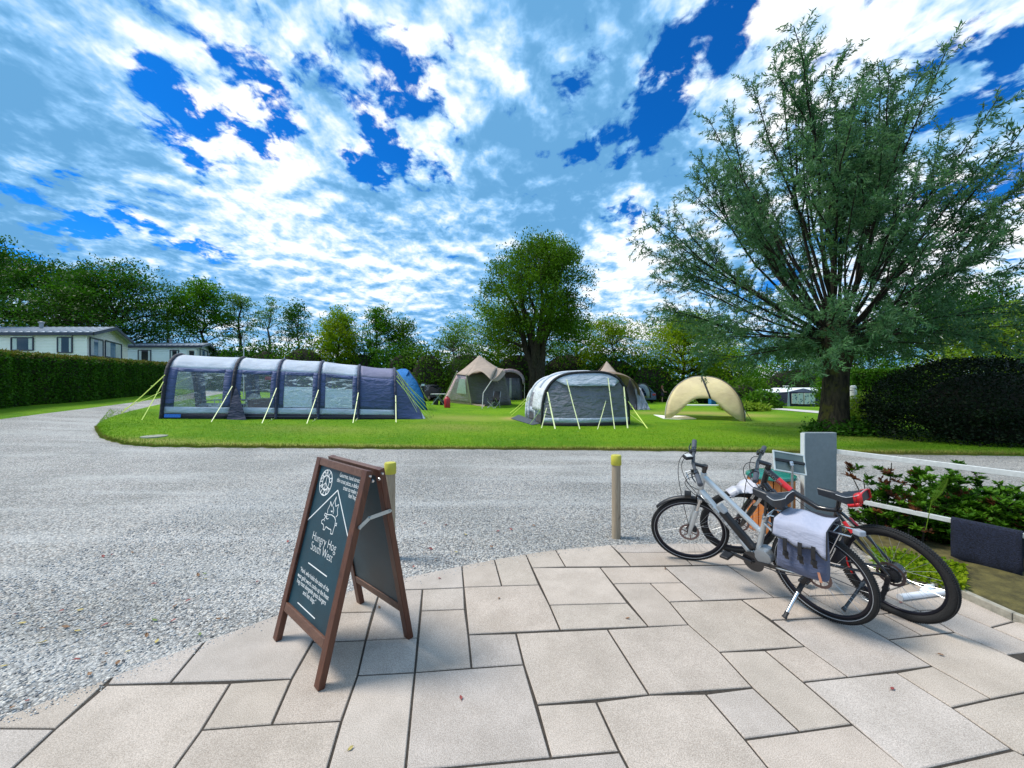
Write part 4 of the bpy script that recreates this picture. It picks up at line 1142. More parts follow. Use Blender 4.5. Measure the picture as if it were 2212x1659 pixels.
q = b2 + ex * .55 - ey * .3 + Vector((0, 0, .0)); mb = MB(); mb.lathe([(.11, 0), (.13, .02), (.14, .28), (.12, .30)], 14, q + ex * .35)
tag(obj('water_carrier', mb, pm('white_carrier', (.7, .7, .7), .4), smooth=True), 'white water container beside the brown camp cupboard', 'container')
for k_, (dx, dz, w_, h_) in enumerate([(.15, 1.62, .55, .16), (.32, 1.12, .26, .2)]):
    q = b2 + ex * dx + ey * .9 + Vector((0, 0, dz)); mb = MB(); Rz = Matrix.Rotation(math.atan2(ex.y, ex.x), 3, 'Z')
    mb.sheet([[q + ex * (w_ * (i / 8 - .5)) + ey * (.03 * math.sin(i * 1.3)) + Vector((0, 0, h_ * (j / 4 - .5) + .02 * math.sin(i * .8))) for i in range(9)] for j in range(5)])
    tag(obj('red_towel', mb, pm('red_cloth', (.62, .05, .07), .8), smooth='all', solid=.02), ['wide red cloth hung high in the second bay of the long tent', 'small red cloth hung above the brown camp cupboard'][k_], 'cloth')

# ---------------------------------------------------------------- grey tunnel tent
B0 = G(1172, 921.5); B1 = G(1357, 919); bx = B1 - B0; bx.z = 0; BW = bx.length; bx.normalize(); by = Vector((-bx.y, bx.x, 0))
t2 = thing('tunnel_tent', B0.lerp(B1, .5), 'grey and silver tunnel tent with a closed slate front and lime guy lines', 'tent')
def bprof(s, k=1.0):
    """arch, s from 0 (left foot) to 1 (right foot)"""
    a = math.pi * (1 - s); c = math.cos(a); sn = math.sin(a)
    x = .5 + .5 * math.copysign(abs(c) ** .62, c); z = (abs(sn) ** .60)
    return x * BW, z * 2.28 * k * (1 - .06 * (1 - x))
def b2p(s, y, k=1.0, puff=0):
    x, z = bprof(s, k); p = Vector((B0.x, B0.y, 0)) + bx * ((x - BW / 2) * (1 + puff) + BW / 2) + by * y; p.z = z * (1 + puff) + T(p.x, p.y)
    return p
DEP = [(0, 1.0), (1.55, 1.03), (3.3, .98), (4.1, .86)]
def b2skin(y0, k0, y1, k1, s0, s1, n=26, m=7, sag=.03):
    return [[b2p(s0 + (s1 - s0) * i / n, y0 + (y1 - y0) * j / m, k0 + (k1 - k0) * j / m, -sag * math.sin(math.pi * j / m)) for i in range(n + 1)] for j in range(m + 1)]
for j in range(3):
    (y0, k0), (y1, k1) = DEP[j], DEP[j + 1]
    mb = MB(); mb.sheet(b2skin(y0, k0, y1, k1, .15 if j == 2 else .075, .93)); obj('roof_panel', mb, SILV, t2, smooth='all', solid=.008)
    for (s0, s1) in ((0, .02), (.98, 1)):
        mb = MB(); mb.sheet(b2skin(y0, k0, y1, k1, s0, s1, 2, 5, 0)); obj('mud_skirt', mb, GREYT_D, t2, smooth='all', solid=.006)
    for (s0, s1) in ((.02, .045), (.955, .98)):
        mb = MB(); mb.sheet(b2skin(y0, k0, y1, k1, s0, s1, 2, 5, .01)); obj('pale_band', mb, PALEB, t2, smooth='all', solid=.006)
    mb = MB(); mb.sheet(b2skin(y0, k0, y1, k1, .045, .16, 5, 6, .02)); obj('window' if j == 2 else 'wall_panel', mb, PVC2 if j == 2 else GREYT, t2, smooth='all')
    mb = MB(); mb.sheet(b2skin(y0, k0, y1, k1, .925, .955, 3, 5, .01)); obj('wall_panel', mb, GREYT, t2, smooth='all')
for (y, k) in DEP:
    mb = MB(); mb.tube([b2p(i / 40, y, k, .012) for i in range(41)], .065, 8); obj('air_beam', mb, GREYT_D if y == 0 else SILV, t2, smooth='all')
# closed front, leaning out towards its foot
def front2(i, t):
    a = b2p(i / 40, 0, 1.0, -.01); x, z = bprof(i / 40)
    xb = min(max((x - BW / 2) * 1.0 + BW / 2, 0.02), BW - .02)
    b = Vector((B0.x, B0.y, 0)) + bx * xb - by * (.50 * math.sin(math.pi * min(1, max(0, x / BW))) ** .6); b.z = T(b.x, b.y) + .01
    p = a.lerp(b, t); p.z = b.z + (a.z - b.z) * (1 - t)
    return p - by * (.06 * math.sin(math.pi * t))
rows = [[front2(i, j / 16) for i in range(41)] for j in range(17)]
mb = MB(); mb.sheet(rows[:15]); obj('front_panel', mb, GREYT, t2, smooth='all', solid=.008)
def frz(z0, z1, off):
    rr_ = []
    for z in (z0, (z0 + z1) / 2, z1):
        row = []
        for i in range(1, 40):
            x, zt = bprof(i / 40); t = max(0, min(1, 1 - z / max(.05, zt))); row.append(front2(i, t) - by * off)
        rr_.append(row)
    return rr_
mb = MB(); mb.sheet(frz(.02, .17, .014)); obj('mud_skirt', mb, GREYT_D, t2, smooth='all', solid=.006)
mb = MB(); mb.sheet(frz(.17, .36, .012)); obj('pale_band', mb, PALEB, t2, smooth='all', solid=.006)
# hood over the front
def hood(i, t):
    s = .30 + .44 * i / 12; a = b2p(s, -.02, 1.0, .006); b = front2(int(round(40 * (.40 + .26 * i / 12))), .20 + .04 * math.sin(math.pi * i / 12)) - by * .16
    return a.lerp(b, t)
mb = MB(); mb.sheet([[hood(i, j / 5) for i in range(13)] for j in range(6)]); obj('hood', mb, PALEB, t2, smooth='all', solid=.008)
# silver fly draped on the left flank
rows = []
for j in range(7):
    y = .10 + j / 6 * 2.1
    rows.append([b2p(.034 + .15 * i / 8, y, 1.02, .020 + .022 * math.sin(j * 2.1) ** 2 * (1 - i / 8) + .010) for i in range(9)])
mb = MB(); mb.sheet(rows); obj('side_fly', mb, SILV, t2, smooth='all', solid=.008)
for (s, y, gu, gv, w_) in [(.17, -.02, 1199.5, 929, .05), (.40, -.1, 1253, 929.5, .035), (.60, -.1, 1328, 929, .035), (.80, -.02, 1356, 927.5, .05)]:
    webbing(b2p(s, y, 1.0, -.01) - by * .10 - Vector((0, 0, .16 if s in (.4, .6) else 0)), G(gu, gv), t2, LINE2, w_)
for (i, t, gu, gv) in [(6, .42, 1169, 927.5), (23, .52, 1290, 930), (4, .10, 1143, 919)]:
    webbing(front2(i, t) - by * .03, G(gu, gv), t2, LINE2, .03)
webbing(b2p(.90, .1, 1.0, .01), G(1400, 928), t2, LINE, .04); webbing(b2p(.93, 1.5, 1.0, .01), G(1392, 918), t2, LINE, .03)
webbing(b2p(.10, 3.2, 1.0, .02), G(1103, 899), t2, LINE, .03); webbing(b2p(.12, 4.0, .9, .02), G(1100, 894), t2, LINE, .03)
p = [G(1172, 917), G(1150, 921), G(1104, 907), G(1120, 899)]
mb = MB(); mb.sheet([[p[1] + Vector((0, 0, .05)), p[0] + Vector((0, 0, .05))], [p[2] + Vector((0, 0, .06)), p[3] + Vector((0, 0, .06))]])
tag(obj('groundsheet', mb, pm('blue_grey_mat', (.06, .075, .095), .7, var=.3, bump=.3), solid=.015), 'dark blue-grey groundsheet lying left of the grey tunnel tent', 'mat')

# ---------------------------------------------------------------- peaked beige tents
def peaked(name_pts, Y):  # pixel -> point, each with a depth offset
    return {k: at(u, v, Y + dy) for k, (u, v, dy) in name_pts.items()}
def curve(a, b, sag, n=8, ax=(0, 0, -1)):
    return [lerp(a, b, i / n) + Vector(ax) * (sag * math.sin(math.pi * i / n)) for i in range(n + 1)]
def patch(A, B, n=8, bulge=0.0, nv=(0, 0, 1)):
    """surface between two curves of equal length"""
    return [[lerp(a, b, j / n) + Vector(nv) * (bulge * math.sin(math.pi * j / n)) for a, b in zip(A, B)] for j in range(n + 1)]

Yb = G(1040, 879).y
bt = thing('bell_tent', G(1040, 879), 'beige peaked tent with taupe walls and a flared porch beside a black camp chair', 'tent')
q = peaked(dict(pk=(1035.6, 768, 2.4), eL=(985, 809, 1.6), eM=(1008, 811, .2), eR=(1090, 803, 1.2), eB=(1062, 800, 4.6), eBL=(1000, 801, 4.4), pC=(1074, 796.5, .9), tip=(1061.5, 823, -1.9)), Yb)
fL = G(955, 869); fM = G(1019, 876); fR = G(1107, 876); fF = G(1045, 880); fB = fR + (fL - fM) * 1.1 + Vector((0, 2.6, 0)); fBL = fL + Vector((.9, 3.2, 0))
for f in (fL, fM, fR, fF, fB, fBL): f.z = T(f.x, f.y) + .02
def roof(a, b, mat=BEIGE, sag=.22):
    rows = []
    for j in range(9):
        t = j / 8; t2_ = t ** .85
        rows.append([lerp(q['pk'], lerp(a, b, i / 6), t2_) - Vector((0, 0, sag * math.sin(math.pi * t) * (1 - .35 * math.sin(math.pi * i / 6)))) for i in range(7)])
    mb = MB(); mb.sheet(rows); return obj('roof_panel', mb, mat, bt, smooth='all', solid=.012)
for a, b in (('eL', 'eM'), ('eM', 'pC'), ('pC', 'eR'), ('eR', 'eB'), ('eB', 'eBL'), ('eBL', 'eL')): roof(q[a], q[b], sag=.07)
def wall(a, b, fa, fb, mat, inset=.04):
    mb = MB(); c = (fL + fR + fM + fB) / 4
    rows = []
    for j in range(7):
        t = j / 6; rows.append([lerp(lerp(a, b, i / 6), lerp(fa, fb, i / 6), t) for i in range(7)])
    rows = [[p + (c - p) * .02 for p in r] for r in rows]
    mb.sheet(rows); return obj('wall_panel', mb, mat, bt, smooth='all', solid=.01)
wall(q['eL'], q['eM'], fL, fM, TAUPE); wall(q['eM'], q['pC'] + Vector((0, .5, 0)), fM, fF + Vector((.2, .6, 0)), TAUPE_SHADE); wall(q['pC'] + Vector((0, .5, 0)), q['eR'], fF + Vector((.2, .6, 0)), fR, TAUPE_SHADE)
wall(q['eR'], q['eB'], fR, fB, TAUPE); wall(q['eB'], q['eBL'], fB, fBL, TAUPE); wall(q['eBL'], q['eL'], fBL, fL, TAUPE)
# window, skirting
def onwall(a, b, fa, fb, s, t, off=.05):
    p = lerp(lerp(a, b, s), lerp(fa, fb, s), t); n = (b - a).cross(fa - a).normalized()
    if n.y > 0: n = -n
    return p + n * off
mb = MB(); mb.sheet([[onwall(q['eL'], q['eM'], fL, fM, s, t) for s in (.46, .60, .74, .88)] for t in (.12, .4, .62)]); obj('window', mb, pm('window_film', (.62, .66, .72), .25), bt, solid=.006)
mb = MB(); mb.tube([onwall(q['eL'], q['eM'], fL, fM, 1.0, t, .04) for t in (0, .5, 1)], .03, 6); mb.tube([onwall(q['eL'], q['eM'], fL, fM, .02, t, .05) for t in (-.1, .5, 1.02)], .045, 6); obj('pole', mb, POLE, bt, smooth=True)
mb = MB(); mb.sheet([[onwall(q['eL'], q['eM'], fL, fM, s, t, .03) for s in (0, .33, .66, 1)] for t in (.93, 1.0)]); mb.sheet([[onwall(q['eM'], q['pC'], fM, fF, s, t, .06) for s in (0, .5, 1)] for t in (.94, 1.0)]); obj('ground_flap', mb, BEIGE, bt, solid=.006)
# porch
mb = MB()
A = curve(q['eM'] + Vector((0, -.05, .02)), q['pC'] + Vector((0, 0, .03)), -.32, 10); B = curve(q['eM'] + Vector((.15, -.3, -.10)), q['tip'], -.55, 10); C = curve(q['pC'] + Vector((.5, .2, -.02)), q['tip'], .25, 10)
mb.sheet(patch(A, B, 6, .05)); rows = patch(curve(q['pC'], q['pC'] + Vector((.5, .2, -.02)), 0, 10), curve(q['tip'], q['tip'], 0, 10), 6, -.12); mb.sheet(rows)
mb.sheet(patch(curve(q['pC'] + Vector((0, 0, .02)), q['eR'], -.10, 10), curve(q['tip'], q['eR'] + Vector((.1, -.2, -.1)), .30, 10), 6, -.05))
obj('porch', mb, BEIGE, bt, smooth='all', solid=.012)
fp = G(1041.5, 884); mb = MB(); mb.tube([q['tip'], lerp(q['tip'], fp, .5) + Vector((-.25, 0, .12)), fp], .03, 6); obj('porch_pole', mb, POLE, bt, smooth=True)
webbing(q['tip'] + Vector((.3, .5, 0)), G(1120, 848), bt, BEIGE, .03)

# awning tent with an arched porch behind it
ya = G(1098, 868).y + 3; aw = thing('awning_tent', G(1098, 868) + Vector((0, 3, 0)), 'arched taupe awning tent with blue-grey curtains behind the grey tunnel tent', 'tent')
def arch(u0, u1, v0, vt, Y, n=14, vb=None):
    pts = []
    for i in range(n + 1):
        a = math.pi * (1 - i / n); pts.append(at((u0 + u1) / 2 + (u1 - u0) / 2 * math.cos(a), v0 - (v0 - vt) * math.sin(a) ** .8, Y))
    return pts
mb = MB(); mb.sheet(patch(arch(1066, 1134, 828, 797, ya - .8), arch(1070, 1130, 832, 801, ya + 1.6), 5)); obj('roof_panel', mb, BEIGE, aw, smooth='all', solid=.02)
mb = MB(); mb.sheet(patch(arch(1066, 1134, 828, 797, ya - .82), arch(1071, 1129, 830, 804, ya - .86), 2)); obj('arch_band', mb, TAUPE, aw, smooth='all', solid=.02)
gzz = lambda u, Y: Vector((at(u, 830, Y).x, Y, T(at(u, 830, Y).x, Y)))
mb = MB(); P = arch(1072, 1128, 836, 802, ya + .6); mb.quad(*([gzz(1072, ya + .6)] + P + [gzz(1128, ya + .6)])); obj('inner_wall', mb, TAUPE_SHADE, aw, fixn=False)
for k_, (u0, u1, mt) in enumerate([(1078, 1100, GREYT), (1100.5, 1105, WHITEC), (1105.5, 1124, GREYT)]):
    rows = [[at(u0 + (u1 - u0) * i / 10, 817, ya - .1 + .08 * math.sin(i * 2.2)) * (1 - j) + Vector(gzz(u0 + (u1 - u0) * i / 10, ya - .1 + .08 * math.sin(i * 2.2))) * j for i in range(11)] for j in (0, .5, 1)]
    mb = MB(); mb.sheet(rows); obj('curtain', mb, mt, aw, smooth='all', solid=.01)
for u in (1067, 1133):
    mb = MB(); mb.tube([at(u, 828, ya - .8), gzz(u, ya - .8)], .04, 6); obj('pole', mb, POLE, aw)

# right hand peaked tent
yc = G(1340, 886).y + .5; b3 = thing('bell_tent', G(1335, 885), 'second beige peaked tent with an arched dark porch, half hidden by the grey tunnel tent', 'tent')
pk = at(1310.5, 781, yc + 2.6)
AR = arch(1258, 1374, 851, 804, yc, 18)
def rfan(side):
    back = curve(at(1270, 812, yc + 4.5), at(1352, 818, yc + 4.5), -.5, 18)
    return side
mb = MB(); rows = []
for j in range(9):
    t = j / 8; rows.append([lerp(pk, AR[i], t) - Vector((0, 0, .30 * math.sin(math.pi * t))) for i in range(3, 19)])
mb.sheet(rows); obj('roof_panel', mb, BEIGE, b3, smooth='all', solid=.012)
BK = arch(1262, 1368, 850, 806, yc + 4.6, 18)
mb = MB(); rows = []
for j in range(7):
    t = j / 6; rows.append([lerp(pk, BK[i], t) - Vector((0, 0, .25 * math.sin(math.pi * t))) for i in range(19)])
mb.sheet(rows); mb.sheet(patch([pk, AR[18]], [pk, BK[18]], 4)); mb.sheet(patch([pk, AR[1]], [pk, BK[1]], 4)); obj('roof_panel', mb, BEIGE, b3, smooth='all', solid=.012)
mb = MB(); mb.sheet(patch([p + Vector((0, -.04, .02)) for p in AR], [p + Vector((0, -.9, -.16)) for p in AR], 4, .03)); obj('porch', mb, pm('porch_tan', (.30, .22, .15), .7, trans=.3), b3, smooth='all', solid=.012)
iw = [p + Vector((0, 1.2, -.12)) for p in AR]
mb = MB(); mb.quad(*([gzz(1266, yc + 1.2)] + iw[2:17] + [gzz(1366, yc + 1.2)])); obj('inner_wall', mb, TAUPE_SHADE, b3, fixn=False)
fr0, fr1 = G(1372, 887), G(1399, 885)
mb = MB(); mb.sheet(patch([lerp(AR[14], AR[18], i / 4) for i in range(5)], [lerp(G(1340, 887), fr0 + Vector((.3, .1, 0)), i / 4) for i in range(5)], 5)); obj('wall_panel', mb, TAUPE_SHADE, b3, smooth='all', solid=.012)
mb = MB(); mb.sheet(patch([lerp(AR[18], BK[18], i / 4) for i in range(5)], [lerp(fr0, fr1 + Vector((0, 2.5, 0)), i / 4) for i in range(5)], 5)); obj('wall_panel', mb, TAUPE, b3, smooth='all', solid=.012)
mb = MB(); mb.tube([AR[18], lerp(AR[18], fr1, .5) + Vector((.1, 0, .1)), fr1], .035, 6); obj('porch_pole', mb, POLE, b3)
mb = MB(); rr_ = random.Random(4)
rows = []
for j in range(10):
    rows.append([lerp(at(1371 + 2 * j * .25, 838, yc - .1), G(1378, 887), j / 9) + Vector((i / 8 * (.35 + .05 * j) , .1 * math.sin(i * 1.9 + j), .02 * math.sin(j * 2 + i))) for i in range(9)])
mb.sheet(rows); tag(obj('white_cloth', mb, fabric('white_blue_cloth', (.62, .66, .80), wr=.9, wscale=5, trans=.2), smooth='all', solid=.02), 'crumpled white and pale blue cloth hanging at the right flank of the second peaked tent', 'cloth')

# ---------------------------------------------------------------- beige sun shelter
s0, s1 = G(1436, 907), G(1622, 913); sx = s1 - s0; sx.z = 0; SWd = sx.length; sx.normalize(); sy = Vector((-sx.y, sx.x, 0))
sh = thing('sun_shelter', s0.lerp(s1, .5) + sy * 1.4, 'pale beige domed sun shelter with open arched sides on the lawn', 'shelter')
hc = s0.lerp(s1, .47) + sy * 1.45; hz = 2.12
hx, hy = SWd / 2, 1.55
def shp(th, t):
    """t: 0 at the crown .. 1 at the rim"""
    c, s = math.cos(th), math.sin(th)
    k = 1 / max(abs(c), abs(s)) ** .8
    rx_, ry_ = hx * c * k, hy * s * k
    leg = abs(math.sin(2 * th)) ** 3.6
    side = abs(s) > abs(c)
    zr = (.98 if s < 0 else 1.15) * (1 - leg) if side else 1.05 * (1 - leg)
    ph = t * math.acos(min(1, zr / hz))
    rr_ = math.sin(ph) ** (.92)
    return hc + sx * rx_ * rr_ * (.94 + .06 * leg) + sy * ry_ * rr_ + Vector((0, 0, T(hc.x, hc.y) + hz * math.cos(ph) ** .9 + .01))
off = -math.pi * .75
for k_ in range(4):
    mb = MB(); a0 = off + k_ * math.pi / 2
    mb.sheet([[shp(a0 + math.pi / 2 * i / 24, j / 12) for i in range(25)] for j in range(13)]); obj('canopy_panel', mb, CREAM, sh, smooth='all', solid=.008)
for k_ in range(4):
    a0 = off + k_ * math.pi / 2
    mb = MB(); mb.tube([shp(a0, j / 14) + Vector((0, 0, .022)) for j in range(15)], .018, 6); obj('pole', mb, POLE if k_ in (0,) else BLACKP, sh, smooth=True)
    if k_ in (2,):
        mb = MB(); P = [shp(off + math.pi * 1.0 + .0, j / 8) for j in range(9)]
mb = MB(); P = [shp(-math.pi / 2 + .30 * (j / 10) - .12, j / 10) + Vector((0, -.02, .02)) for j in range(11)]
mb.sheet([[p - sx * .04 for p in P], [p + sx * .04 for p in P]]); obj('seam_tape', mb, GREYT_D, sh, smooth='all', solid=.004)
mb = MB(); P = [shp(math.pi / 2 * (.72 - .5 * j / 10) , .30 + .35 * j / 10) + Vector((0, 0, .05)) for j in range(11)]; mb.tube(P, .05, 6); obj('rolled_wall', mb, GREYT_D, sh, smooth=True)
webbing(shp(off + math.pi / 2, .82), G(1624, 910), sh, pm('olive_cord', (.10, .16, .05), .7), .03)
e = [G(1412, 898.5), G(1444, 901), G(1480, 900.5), G(1504, 907.5), G(1470, 908.5), G(1434, 907)]
mb = MB(); mb.prism([p + Vector((0, 0, .035)) for p in e], (0, 0, .03)); tag(obj('white_mat', mb, WHITEC), 'white sheet lying on the grass at the left foot of the sun shelter', 'sheet')

# ---------------------------------------------------------------- blue tent behind the long one
yb_ = 24.; blu = thing('blue_tent', at(885, 850, yb_) * 1.0, 'bright blue tent peeping out behind the right end of the long tent', 'tent')
rows = []
top = [at(u, v, yb_ + dy) for u, v, dy in [(840, 806, 3.2), (866, 797, 2.2), (876, 797, 1.2), (884, 802, .3)]]
bot = [at(u, v, yb_ + dy) for u, v, dy in [(862, 850, 3), (890, 858, .4), (905, 857, .1), (914, 852, 0)]]
mid = [at(u, v, yb_ + dy) for u, v, dy in [(850, 820, 3.0), (880, 822, 1.0), (893, 822, .3), (901, 824, 0)]]
g3 = [Vector((p.x, p.y, T(p.x, p.y))) for p in [b + Vector((.25, 0, 0)) for b in bot]]
mb = MB(); mb.sheet([resample(x, 12) for x in (top, mid, bot, g3)]); obj('fly_sheet', mb, BLUET, blu, smooth='all', solid=.012)
mb = MB(); mb.sheet([[p + Vector((0, .05, 0)) for p in resample(top, 12)], [p + Vector((-1.2, 2.4, -.9)) for p in resample(top, 12)], [Vector((p.x - 2.2, p.y + 3.4, T(p.x, p.y))) for p in resample(top, 12)]]); obj('back_panel', mb, BLUET, blu, smooth='all', solid=.012)
mb = MB(); mb.tube([top[3] + Vector((0, 0, .02)), mid[3], bot[3], g3[3]], .03, 6); obj('pole', mb, BLACKP, blu)
for gu, gv in ((925, 868), (930, 872)):
    webbing(mid[3], G(gu, gv), blu, LINE2, .03)
# ================================================================ CARAVANS, CARS, PEOPLE, FAR THINGS
CLAD = clad_mat('cream_cladding', (.86, .84, .76), .20); CLADW = clad_mat('white_cladding', (.76, .85, .85), .20)
ROOFM = pm('grey_roof_sheet', (.34, .39, .45), .45, var=.1, vscale=3); FASC = pm('navy_fascia', (.018, .026, .055), .4); GLASS = pm('dark_glass', (.012, .014, .022), .06, spec=.9)
GLASSB = pm('blue_glass', (.10, .20, .32), .08, spec=.9); CURT = pm('net_curtain', (.55, .60, .62), .8, bump=.4, bscale=12); FRAMEW = pm('white_frame', (.72, .73, .72), .4)
def static_caravan(label, pL, pC, eaveC, ridge, pR, Ys, wins, mat, base_drop=2.2, curt=True):
    """pL, pC: left end and corner of the long side at eaves (pixels); ridge, pR: ridge end and far eave of the gable end"""
    Y1, Y2 = Ys
    C = at(*pC, Y1); Lp = at(*pL, Y1); Lp.z = C.z
    Rr = at(*pR, Y2); Rr.z = C.z; ridge_h = at(*ridge, (Y1 + Y2) / 2).z - C.z
    dirL = (Lp - C).normalized(); dirR = (Rr - C); dirR.z = 0; wdt = dirR.length; dirR.normalize()
    zb = min(T(C.x, C.y), T(Rr.x, Rr.y)) - .3; hgt = C.z - zb
    root = thing('static_caravan', Vector((C.x, C.y, zb)), label, 'caravan', 'white static caravans behind the hedge')
    L = (Lp - C).length; n_out = Vector((dirL.y, -dirL.x, 0)); n_out = n_out if n_out.y < 0 else -n_out
    n_end = Vector((dirR.y, -dirR.x, 0)); n_end = n_end if n_end.dot(dirL) < 0 else -n_end
    D = dirR * wdt
    up = Vector((0, 0, 1)); b = C - up * hgt
    mb = MB(); mb.quad(b, b + dirL * L, Lp, C); mb.quad(b + D, b + D + dirL * L, Lp + D, C + D); mb.quad(b + dirL * L, b + dirL * L + D, Lp + D, Lp + D * .5 + up * ridge_h, Lp)
    mb.quad(b, b + D, C + D, C + D * .5 + up * ridge_h, C); obj('wall', mb, mat, root)
    ov = .22; A = C - dirL * .5; Bq = Lp
    mb = MB(); e = dirR * ov
    for q0, q1 in ((-e - up * .05, D * .5 + up * ridge_h), (D + e - up * .05, D * .5 + up * ridge_h)):
        mb.prism([A + q0, Bq + q0, Bq + q1, A + q1], up * .07)
    rf = obj('roof', mb, ROOFM, root)
    mb = MB(); nr = int(L / .45)
    for i in range(nr):
        p = A.lerp(Bq, (i + .5) / nr); mb.bar(p - e + up * .05, p + D * .5 + up * (ridge_h + .085), .05, .04)
    obj('roof_ribs', mb, pm('roof_rib', (.20, .24, .30), .5), rf)
    mb = MB(); q = C.lerp(Lp, .42) + D * .35 + up * (ridge_h * .8); mb.lathe([(.11, 0), (.11, .35), (.17, .36), (.17, .44), (.02, .5)], 12, q); obj('vent', mb, pm('grey_vent', (.25, .27, .30), .5), rf)
    mb = MB(); mb.bar(A - e - up * .10, Bq - e - up * .10, .05, .20); 
    mb.bar(A - e - up * .09 - dirL * .03, A + D * .5 + up * (ridge_h - .02) - dirL * .03, .05, .22); mb.bar(A + D + e - up * .09 - dirL * .03, A + D * .5 + up * (ridge_h - .02) - dirL * .03, .05, .22); obj('fascia', mb, FASC, rf)
    # windows on the long side: pixel spans u0, u1, v0, v1
    for (u0, u1, v0, v1, kind) in wins:
        P0, nn = (C, n_out) if kind != 'end' else (C, n_end)
        pnt = lambda u, v: on(u, v, P0 + nn * .02, nn)
        a, bb_, c_, d_ = pnt(u0, v1), pnt(u1, v1), pnt(u1, v0), pnt(u0, v0)
        a.z = bb_.z; d_.z = c_.z = (c_.z + d_.z) / 2; a.z = bb_.z = (a.z + bb_.z) / 2
        ax = (bb_ - a).normalized(); mb = MB(); mb.quad(a + nn * .004, bb_ + nn * .004, c_ + nn * .004, d_ + nn * .004); w_ = obj('window', mb, GLASSB if kind == 'end' else GLASS, root)
        mb = MB(); t = .07
        for p, q in ((a, bb_), (d_, c_)): mb.bar(p + nn * .02, q + nn * .02, .05, t)
        for p, q in ((a, d_), (bb_, c_)): mb.bar(p + nn * .021, q + nn * .021, .05, t, ax)
        obj('frame', mb, FASC if kind != 'pale' else FRAMEW, w_)
        mb = MB(); mb.bar(d_ + nn * .04 + up * .07, c_ + nn * .04 + up * .07, .08, .05); obj('lintel', mb, FRAMEW, w_)
        if curt:
            wl = (bb_ - a).length
            mb = MB()
            for s0, s1 in ((.04, .24), (.78, .96)) if kind != 'end' else ((.04, .3), (.62, .96)):
                mb.sheet([[a + ax * (wl * (s0 + (s1 - s0) * i / 8)) + nn * (.010 + .004 * math.sin(i * 2)), d_ + ax * (wl * (s0 + (s1 - s0) * i / 8)) + nn * (.010 + .004 * math.sin(i * 2))] for i in range(9)])
            obj('curtain', mb, CURT, w_, smooth='all')
    return root
static_caravan('long cream static caravan with a glazed gable end, cut by the left photo edge', (-160, 719), (188, 719), None, (232, 709), (276, 741), (26.0, 32.7),
               [(25, 72, 730, 757, 's'), (125, 156, 729, 762, 's'), (-60, -25, 730, 757, 's'), (194, 222, 733, 772, 'end'), (227, 262, 741, 776, 'end')], CLAD)
static_caravan('middle white static caravan with a small arched end window, right of the long one', (250, 747), (425, 747), None, (444, 743), (458, 762), (37, 43),
               [(299, 326, 757, 784, 's'), (368, 386, 757, 786, 's'), (404, 424, 757, 772, 'pale'), (432, 448, 757, 775, 'end')], CLADW)
static_caravan('farthest white static caravan, only its roof showing over the long tent', (440, 763), (527, 762), None, (542, 759), (552, 770), (45, 50), [(470, 490, 768, 784, 's')], CLADW, curt=False)
# lamp pole
p = at(526.5, 780, 30); tz_ = at(526.5, 724, 30).z
lp = thing('lamp_pole', (p.x, 30, T(p.x, 30)), 'thin tall metal pole rising behind the long tent beside the rusty-topped tree', 'pole')
mb = MB(); mb.tube([(p.x, 30, T(p.x, 30)), (p.x, 30, tz_)], [.05, .035], 8); obj('mast', mb, STEEL, lp)
mb = MB(); mb.lathe([(.05, 0), (.06, .05), (.02, .16)], 10, (p.x, 30, tz_)); obj('finial', mb, STEEL, lp)

# drain cover in the lawn
p = G(333, 946); mb = MB(); mb.lathe([(.30, -.02), (.30, .050), (.27, .056), (.02, .056)], 24, p); mb.v = [(a, (b - p.y) * 1.0 + p.y, c) for a, b, c in mb.v]
tag(obj('drain_cover', mb, pm('pale_concrete', (.25, .26, .21), .9, var=.2, vscale=10)), 'round pale concrete drain cover set in the left tip of the lawn', 'cover')

# dark electric hook-up post
p = G(914, 872); hk = thing('hookup_post', p, 'black electric hook-up post with a white light head behind the end of the long tent', 'post')
h_ = at(914, 828, p.y).z - p.z
mb = MB(); mb.box(p + Vector((0, 0, h_ * .42)), (.24, .2, h_ * .84)); obj('post', mb, BLACKP, hk, bevel=.02)
mb = MB(); mb.box(p + Vector((0, 0, h_ * .91)), (.25, .21, h_ * .10)); obj('light_head', mb, pm('white_lens', (.62, .72, .80), .3), hk, bevel=.02)
mb = MB(); mb.box(p + Vector((0, 0, h_ * .985)), (.28, .24, h_ * .05)); obj('cap', mb, DARKG if 'DARKG' in globals() else BLACKP, hk, bevel=.02)

